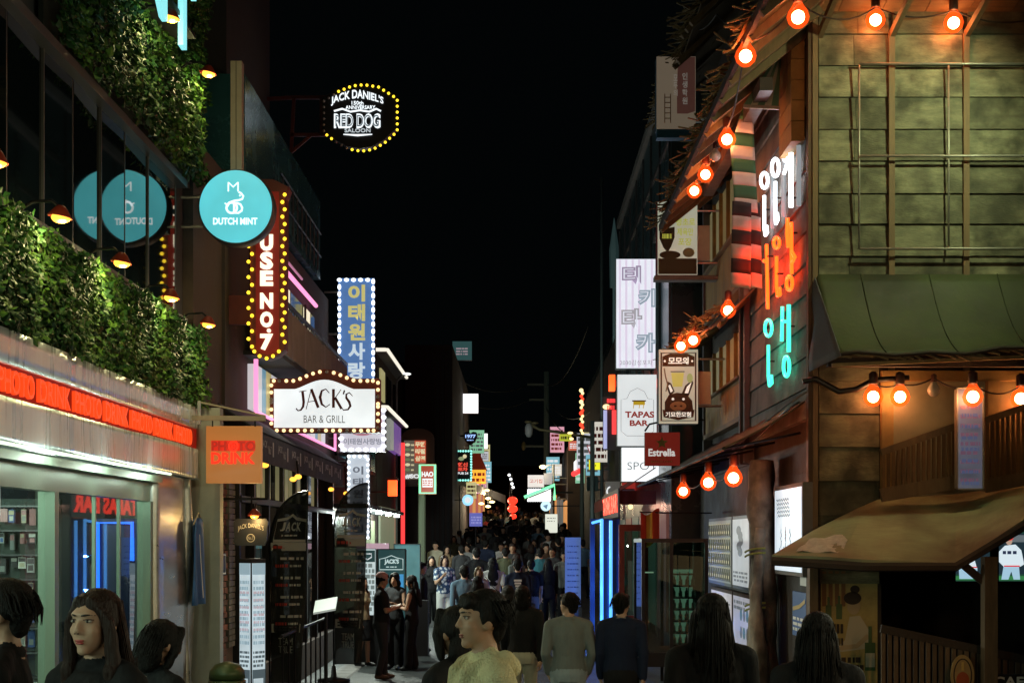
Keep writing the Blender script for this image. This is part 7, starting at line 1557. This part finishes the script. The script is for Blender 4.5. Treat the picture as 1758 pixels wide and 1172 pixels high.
def face(o, h, RY, lipc=(.30, .06, .05), mouth=1.0):
    EYE, LID, LIP = mat('eye_dark', (.03, .02, .016), .15), mat('brow_hair', (.02, .014, .01), .7), mat('lip_%d' % int(lipc[0]*100), lipc, .4)
    EW = mat('eye_white', (.34, .29, .26), .3)
    for sx in (-1, 1):
        m = MB(); m.ell(h(sx*.032, .0735, 1.627), (.0145, .009, .0062), 14, 8, RY); e = extra(o, 'eye', m, EW)
        m = MB(); m.ell(h(sx*.031, .0805, 1.627), (.0065, .0032, .0060), 10, 6, RY); q = bpy.data.objects.new('iris', shared('iris', m, EYE)); COL.objects.link(q); q.parent = e
        m = MB(); m.tube([h(sx*(.016+.008*k), .0838-.0022*k*k*.55, 1.632+.0022*sin(k*.8)) for k in range(5)], .0017, 5); extra(o, 'eyelid', m, LID)
        m = MB(); m.tube([h(sx*(.013+.010*k), .0930-.003*k-.0006*k*k*2, 1.647+.0035*sin(k*.75)) for k in range(5)], [.0028, .0036, .0034, .0026, .0012], 6); extra(o, 'eyebrow', m, LID)
    m = MB(); m.ell(h(0, .0865, 1.5575), (.021*mouth, .0065, .0048), 14, 8, RY); m.ell(h(0, .0850, 1.5485), (.018*mouth, .0070, .0056), 14, 8, RY); extra(o, 'lips', m, LIP)
    m = MB()
    for sx in (-1, 1): m.ell(h(sx*.0075, .1025, 1.5835), (.0032, .0035, .0022), 8, 5, RY)
    extra(o, 'nostril', m, LID)
def strands(o, h, n, seed, z0, z1, spread, m=None):
    r = random.Random(seed); mb = MB()
    for k in range(n):
        a = r.uniform(-3.2, .05); zz = 1.70 - r.random()*.05
        p = h(.080*cos(a), -.02+.092*sin(a), zz); q = h((.098+spread*r.random())*cos(a), -.045+.10*sin(a), (zz+z0)/2); e = h((.105+spread*r.uniform(-.2, 1))*cos(a), -.07+.07*sin(a), r.uniform(z0, z1)); mb.tube([p, p.lerp(q, .5)+Vector((0, 0, .012)), q, q.lerp(e, .6), e], [.0025, .003, .003, .002, .0008], 4)
    extra(o, 'hair_strands', mb, m or HAIRM); o.children[-1]['kind'] = 'stuff'
PI = pi
# ---- foreground
fg = 'passers-by close to the camera'
o, h, RY = person('young woman with long dark hair and red lips looking left in front of the shop', 163, 5.0, 1.66, PI + .42*-1, 'fg_woman', 'long', 'black', 'black', hm=HAIRB, vox=.0075, group=fg, kw=dict(legs=(.15, -.15), female=True, detail=True, yaw=.04))
face(o, h, RY, (.34, .045, .04)); strands(o, h, 200, 1, 1.15, 1.5, .03, HAIRB)
o, h, RY = person('person with short black hair cut off by the left edge of the picture', 4, 5.2, 1.70, PI*.55, 'fg_left', 'short', 'black', 'charcoal', vox=.0085, group=fg, kw=dict(legs=(.1, -.1), detail=True)); face(o, h, RY); strands(o, h, 90, 2, 1.56, 1.62, .0)
o, h, RY = person('person in a black jacket leaning away behind the long haired woman', 237, 6.6, 1.53, -.9, 'fg_lean', 'bob', 'black', 'black', vox=.0095, group=fg, kw=dict(legs=(.1, -.1), bulk=1.15, lean=.12, nod=-.3)); strands(o, h, 80, 3, 1.45, 1.55, .01)
JACK = mat('cream_fleece', (.62, .56, .33), .95, bump=.7, bscale=110, spec=.1, var=.15, scale=14)
o, h, RY = person('man in a pale yellow hooded fleece jacket walking left, face in profile', 826, 5.6, 1.665, PI/2 + .38, 'fg_yellow', 'short', JACK, 'charcoal', vox=.0075, skin=1, group=fg, kw=dict(legs=(.2, -.2), jacket=True, bulk=1.10, detail=True, yaw=.0)); face(o, h, RY, (.26, .08, .06)); strands(o, h, 160, 4, 1.58, 1.66, .006)
o, h, RY = person('woman in a black T-shirt half hidden behind the man in yellow, arm out', 781, 6.3, 1.60, .95, 'fg_reach', 'bob', 'black', 'charcoal', skin=2, vox=.0095, group=fg, kw=dict(legs=(.1, -.1), female=True, sleeve='short', arms='reach'))
o, h, RY = person('person with dark hair in a black jacket and cream trousers, seen from behind', 897, 16.5, 1.70, -.1, 'mid_black', 'bob', 'black', 'cream', vox=.011, group=fg, kw=dict(legs=(-.14, .14), bulk=1.1)); strands(o, h, 60, 6, 1.48, 1.55, .01)
o, h, RY = person('man in a grey sweater and pale jeans seen from behind, looking left', 976, 14.4, 1.70, .05, 'mid_grey', 'short', 'grey', 'paledenim', 'white', vox=.011, group=fg, kw=dict(legs=(.12, -.12), bulk=1.10, yaw=.75, arms='pockets')); strands(o, h, 60, 7, 1.57, 1.62, .0)
o, h, RY = person('man in a navy sweater with a thin neck chain seen from behind', 1067, 14.3, 1.70, -.1, 'mid_navy', 'short', 'navy', 'black', vox=.011, group=fg, kw=dict(legs=(-.1, .12), bulk=1.10, yaw=-.35))
m = MB(); m.tube([(.068*cos(t), -.012+.064*sin(t), 1.475-.012*sin(t)) for t in [i*2*PI/20 for i in range(21)]], .003, 5); extra(o, 'neck_chain', m, STEEL); strands(o, h, 60, 8, 1.57, 1.62, .0)
o, h, RY = person('long black haired woman seen as a dark silhouette from behind, nearer the lit posters', 1221, 7.2, 1.66, .05, 'fg_sil', 'long', 'black', 'black', vox=.0095, group=fg, kw=dict(legs=(.1, -.1), female=True, bulk=1.18)); strands(o, h, 90, 9, 1.1, 1.5, .03)
o, h, RY = person('dark haired woman seen as a silhouette from behind, under the tin canopy', 1403, 6.8, 1.57, -.1, 'fg_sil', 'long', 'black', 'black', vox=.0095, group=fg, kw=dict(legs=(.1, -.1), female=True, bulk=1.18)); strands(o, h, 80, 10, 1.15, 1.5, .03)
# ---- group by the standing screens
o, h, RY = person('heavy man in black T-shirt and pale pink cap looking down at his hands', 655, 22.9, 1.70, -PI/2 + .25, 'phone_tee', 'short', 'black', 'charcoal', 'brown', 1)
m = MB(); m.ell(h(0, -.016, 1.672), (.092, .108, .082), 18, 10, RY); m.hexa([h(*p) for p in ((-.06, -.10, 1.655), (.06, -.10, 1.655), (.045, -.185, 1.645), (-.045, -.185, 1.645), (-.06, -.10, 1.667), (.06, -.10, 1.667), (.045, -.185, 1.655), (-.045, -.185, 1.655))]); extra(o, 'cap', m, CL['pink'])
person('woman in a tan top and short black skirt beside the man in the cap', 623, 25.2, 1.58, -PI/2 - .5, 'woman_skirt', 'long', 'tan', 'black')
person('woman in a dark sleeveless outfit standing between the cap man and the screen', 678, 24.6, 1.66, PI - .3, 'woman_bare', 'bob', 'charcoal', 'black', hm=HAIRM)
person('woman in a black sleeveless jumpsuit looking at her phone, facing left', 707, 24.4, 1.62, PI/2 - .2, 'woman_bare', 'long', 'black', 'black')
person('man in a black jacket and khaki trousers seen in profile by the screens', 724, 28.0, 1.76, -PI/2 + .2, 'stand', 'short', 'black', 'khaki')
# flower shirt
fm = mat('flower_print', (.05, .09, .17), .8)
nt = fm.node_tree; vo = nt.nodes.new('ShaderNodeTexVoronoi'); vo.inputs['Scale'].default_value = 13; tc = nt.nodes.new('ShaderNodeTexCoord'); nt.links.new(tc.outputs['Object'], vo.inputs['Vector']); cr = nt.nodes.new('ShaderNodeValToRGB'); cr.color_ramp.elements[0].color = (.62, .64, .66, 1); cr.color_ramp.elements[0].position = .40; cr.color_ramp.elements[1].position = .47; cr.color_ramp.elements[1].color = (.035, .075, .16, 1); nt.links.new(vo.outputs['Distance'], cr.inputs[0]); nt.links.new(cr.outputs[0], nt.nodes['Principled BSDF'].inputs['Base Color'])
person('man in a blue flower print shirt and loose white trousers facing the camera', 763, 31.5, 1.74, PI + .55, 'shirt_walk', 'bob', fm, 'white', 'white', hm=HAIRB)
person('woman with bare shoulders in a black top behind the flower shirt man', 741, 33.5, 1.62, PI + .1, 'woman_tee', 'long', 'black', 'black', skin=0)
person('man in a blue grey shirt seen from behind near the middle of the street', 797, 25.2, 1.78, .15, 'walk_a', 'short', 'bluegrey', 'charcoal')
person('short woman with black hair from behind, in front of the white T-shirt', 820, 23.8, 1.62, 0, 'woman_walk', 'long', 'black', 'black')
person('person with fair hair in a lilac top facing the camera', 822, 28.6, 1.64, PI, 'woman_tee', 'bob', 'lilac', 'denim', hm=HAIRL)
o, h, RY = person('person in a loose white T-shirt with long dark hair over the shoulder', 846, 29.5, 1.78, .1, 'walk_tee_b', 'long', 'white', 'denim'); m = MB(); m.tube([(-.16, -.14, 1.36), (.0, -.15, 1.15), (.19, -.02, .98)], .008, 5); extra(o, 'bag_strap', m, CL['black']); m = MB(); m.ell((.2, -.02, .92), (.05, .11, .09), 10, 7); extra(o, 'shoulder_bag', m, CL['cream'])
o, h, RY = person('tall man in a navy jacket with a white print across the back', 889, 27.5, 1.84, 0, 'walk_b', 'short', 'navy', 'lightgrey')
m = MB()
for k in range(4): z = 1.33-.05*k; m.box(-.07+.012*k, .07-.012*k, -.131, -.126, z, z+.035)
extra(o, 'back_print', m, PRINTW, False)
o, h, RY = person('man in a black T-shirt wearing a round black backpack', 912, 30.0, 1.72, .05, 'walk_tee', 'short', 'black', 'grey'); m = MB(); m.ell((0, -.20, 1.20), (.17, .10, .22), 14, 10); m.ell((0, -.27, 1.10), (.12, .05, .09), 10, 7); extra(o, 'backpack', m, CL['black'])
person('tall man in a teal T-shirt in front of the far crowd', 928, 33.0, 1.84, -.1, 'walk_tee_b', 'short', 'teal', 'black')
person('woman in a black dress with blue lit skirt edge beside the grey backpack man', 941, 31.5, 1.66, .2, 'woman_walk', 'long', 'black', 'black')
person('man in a white shirt and dark trousers waiting beside the blue portal', 1062, 32.0, 1.74, PI/2 + .4, 'pockets', 'short', 'white', 'charcoal')
person('woman with long hair in a black coat walking just behind the man in yellow', 872, 18.5, 1.64, .1, 'woman_walk', 'long', 'black', 'brown')
person('person in a beige shirt by the green post of the HAO sign', 748, 39, 1.74, PI*.9, 'stand_tee', 'short', 'cream', 'denim')
person('woman in a pale top beside the beige shirt, further from the post', 767, 38.2, 1.66, PI*1.1, 'woman_tee', 'long', 'tan', 'charcoal')
person('man in a white T-shirt walking toward the camera near the cream poster', 941, 44, 1.76, PI, 'walk_tee', 'short', 'white', 'charcoal')
person('man in a dark shirt standing under the left canopy by the violet board', 792, 36.5, 1.74, .3, 'walk_b', 'short', 'charcoal', 'black')
person('woman in a charcoal top close behind the tall teal T-shirt man', 958, 36, 1.64, .0, 'woman_walk', 'long', 'charcoal', 'denim')
person('man in an olive jacket in the middle of the crowd behind the white T-shirt', 868, 34.5, 1.77, 0, 'walk_a', 'short', 'olive', 'charcoal')
person('tall man in black with hands in pockets left of the white T-shirt', 818, 32.5, 1.86, .1, 'pockets', 'short', 'black', 'black')
# ---- the far crowd
tops = [('black', 8), ('charcoal', 5), ('navy', 4), ('white', 4), ('cream', 2), ('lightgrey', 2), ('teal', 1), ('red', 1), ('olive', 1), ('grey', 2), ('brown', 2), ('bluegrey', 1), ('tan', 1)]
pool = [n for n, w in tops for _ in range(w)]; rr_ = random.Random(21)
placed = [(o.location.x, o.location.y) for o in bpy.data.objects if o.get('category') == 'person']
poses_m, poses_w = ['walk_a', 'walk_b', 'walk_tee', 'walk_tee_b', 'stand', 'pockets', 'walk_big', 'shorts_tee', 'hand_up'], ['woman_walk', 'woman_tee', 'woman_skirt']
n = tries = 0
while n < 112 and tries < 6000:
    tries += 1; d = 33 + 50*rr_.random()**1.35; lo = -2.1 + max(0, (d-52)*.02); hi = 2.0 - max(0, (d-40)*.01); x = rr_.uniform(lo, hi)
    if d < 38 and not (-1.4 < x < 1.2): continue
    if any(abs(x-a) < .46 and abs(d-b) < .62 for a, b in placed): continue
    placed.append((x, d)); fem = rr_.random() < .42; t = rr_.choice(pool); b_ = rr_.choice(['black', 'black', 'charcoal', 'denim', 'khaki', 'lightgrey']); away = rr_.random() < .68
    where = 'front of far crowd' if d < 45 else 'mid crowd' if d < 60 else 'back of crowd'
    side = ' by violet board' if x < -.7 else ' by cream poster' if x > .7 else ' below lanterns'
    person('%s in %s top and %s legwear, %s, %s%s' % ('woman' if fem else 'man', t, b_, 'back turned' if away else 'facing us', where, side),
        CX + x*K/d, d, rr_.uniform(1.56, 1.70) if fem else rr_.uniform(1.68, 1.84), (rr_.uniform(-.5, .5) if away else PI + rr_.uniform(-.5, .5)), rr_.choice(poses_w if fem else poses_m), rr_.choice(['long', 'bob', 'tail']) if fem else 'short', t, b_, rr_.choice(['black', 'white', 'black']), rr_.randrange(3), group='dense crowd far up the street', vox=.016, hm=rr_.choice([HAIRM, HAIRM, HAIRM, HAIRB]))
    n += 1
bpy.data.scenes.remove(TMP)
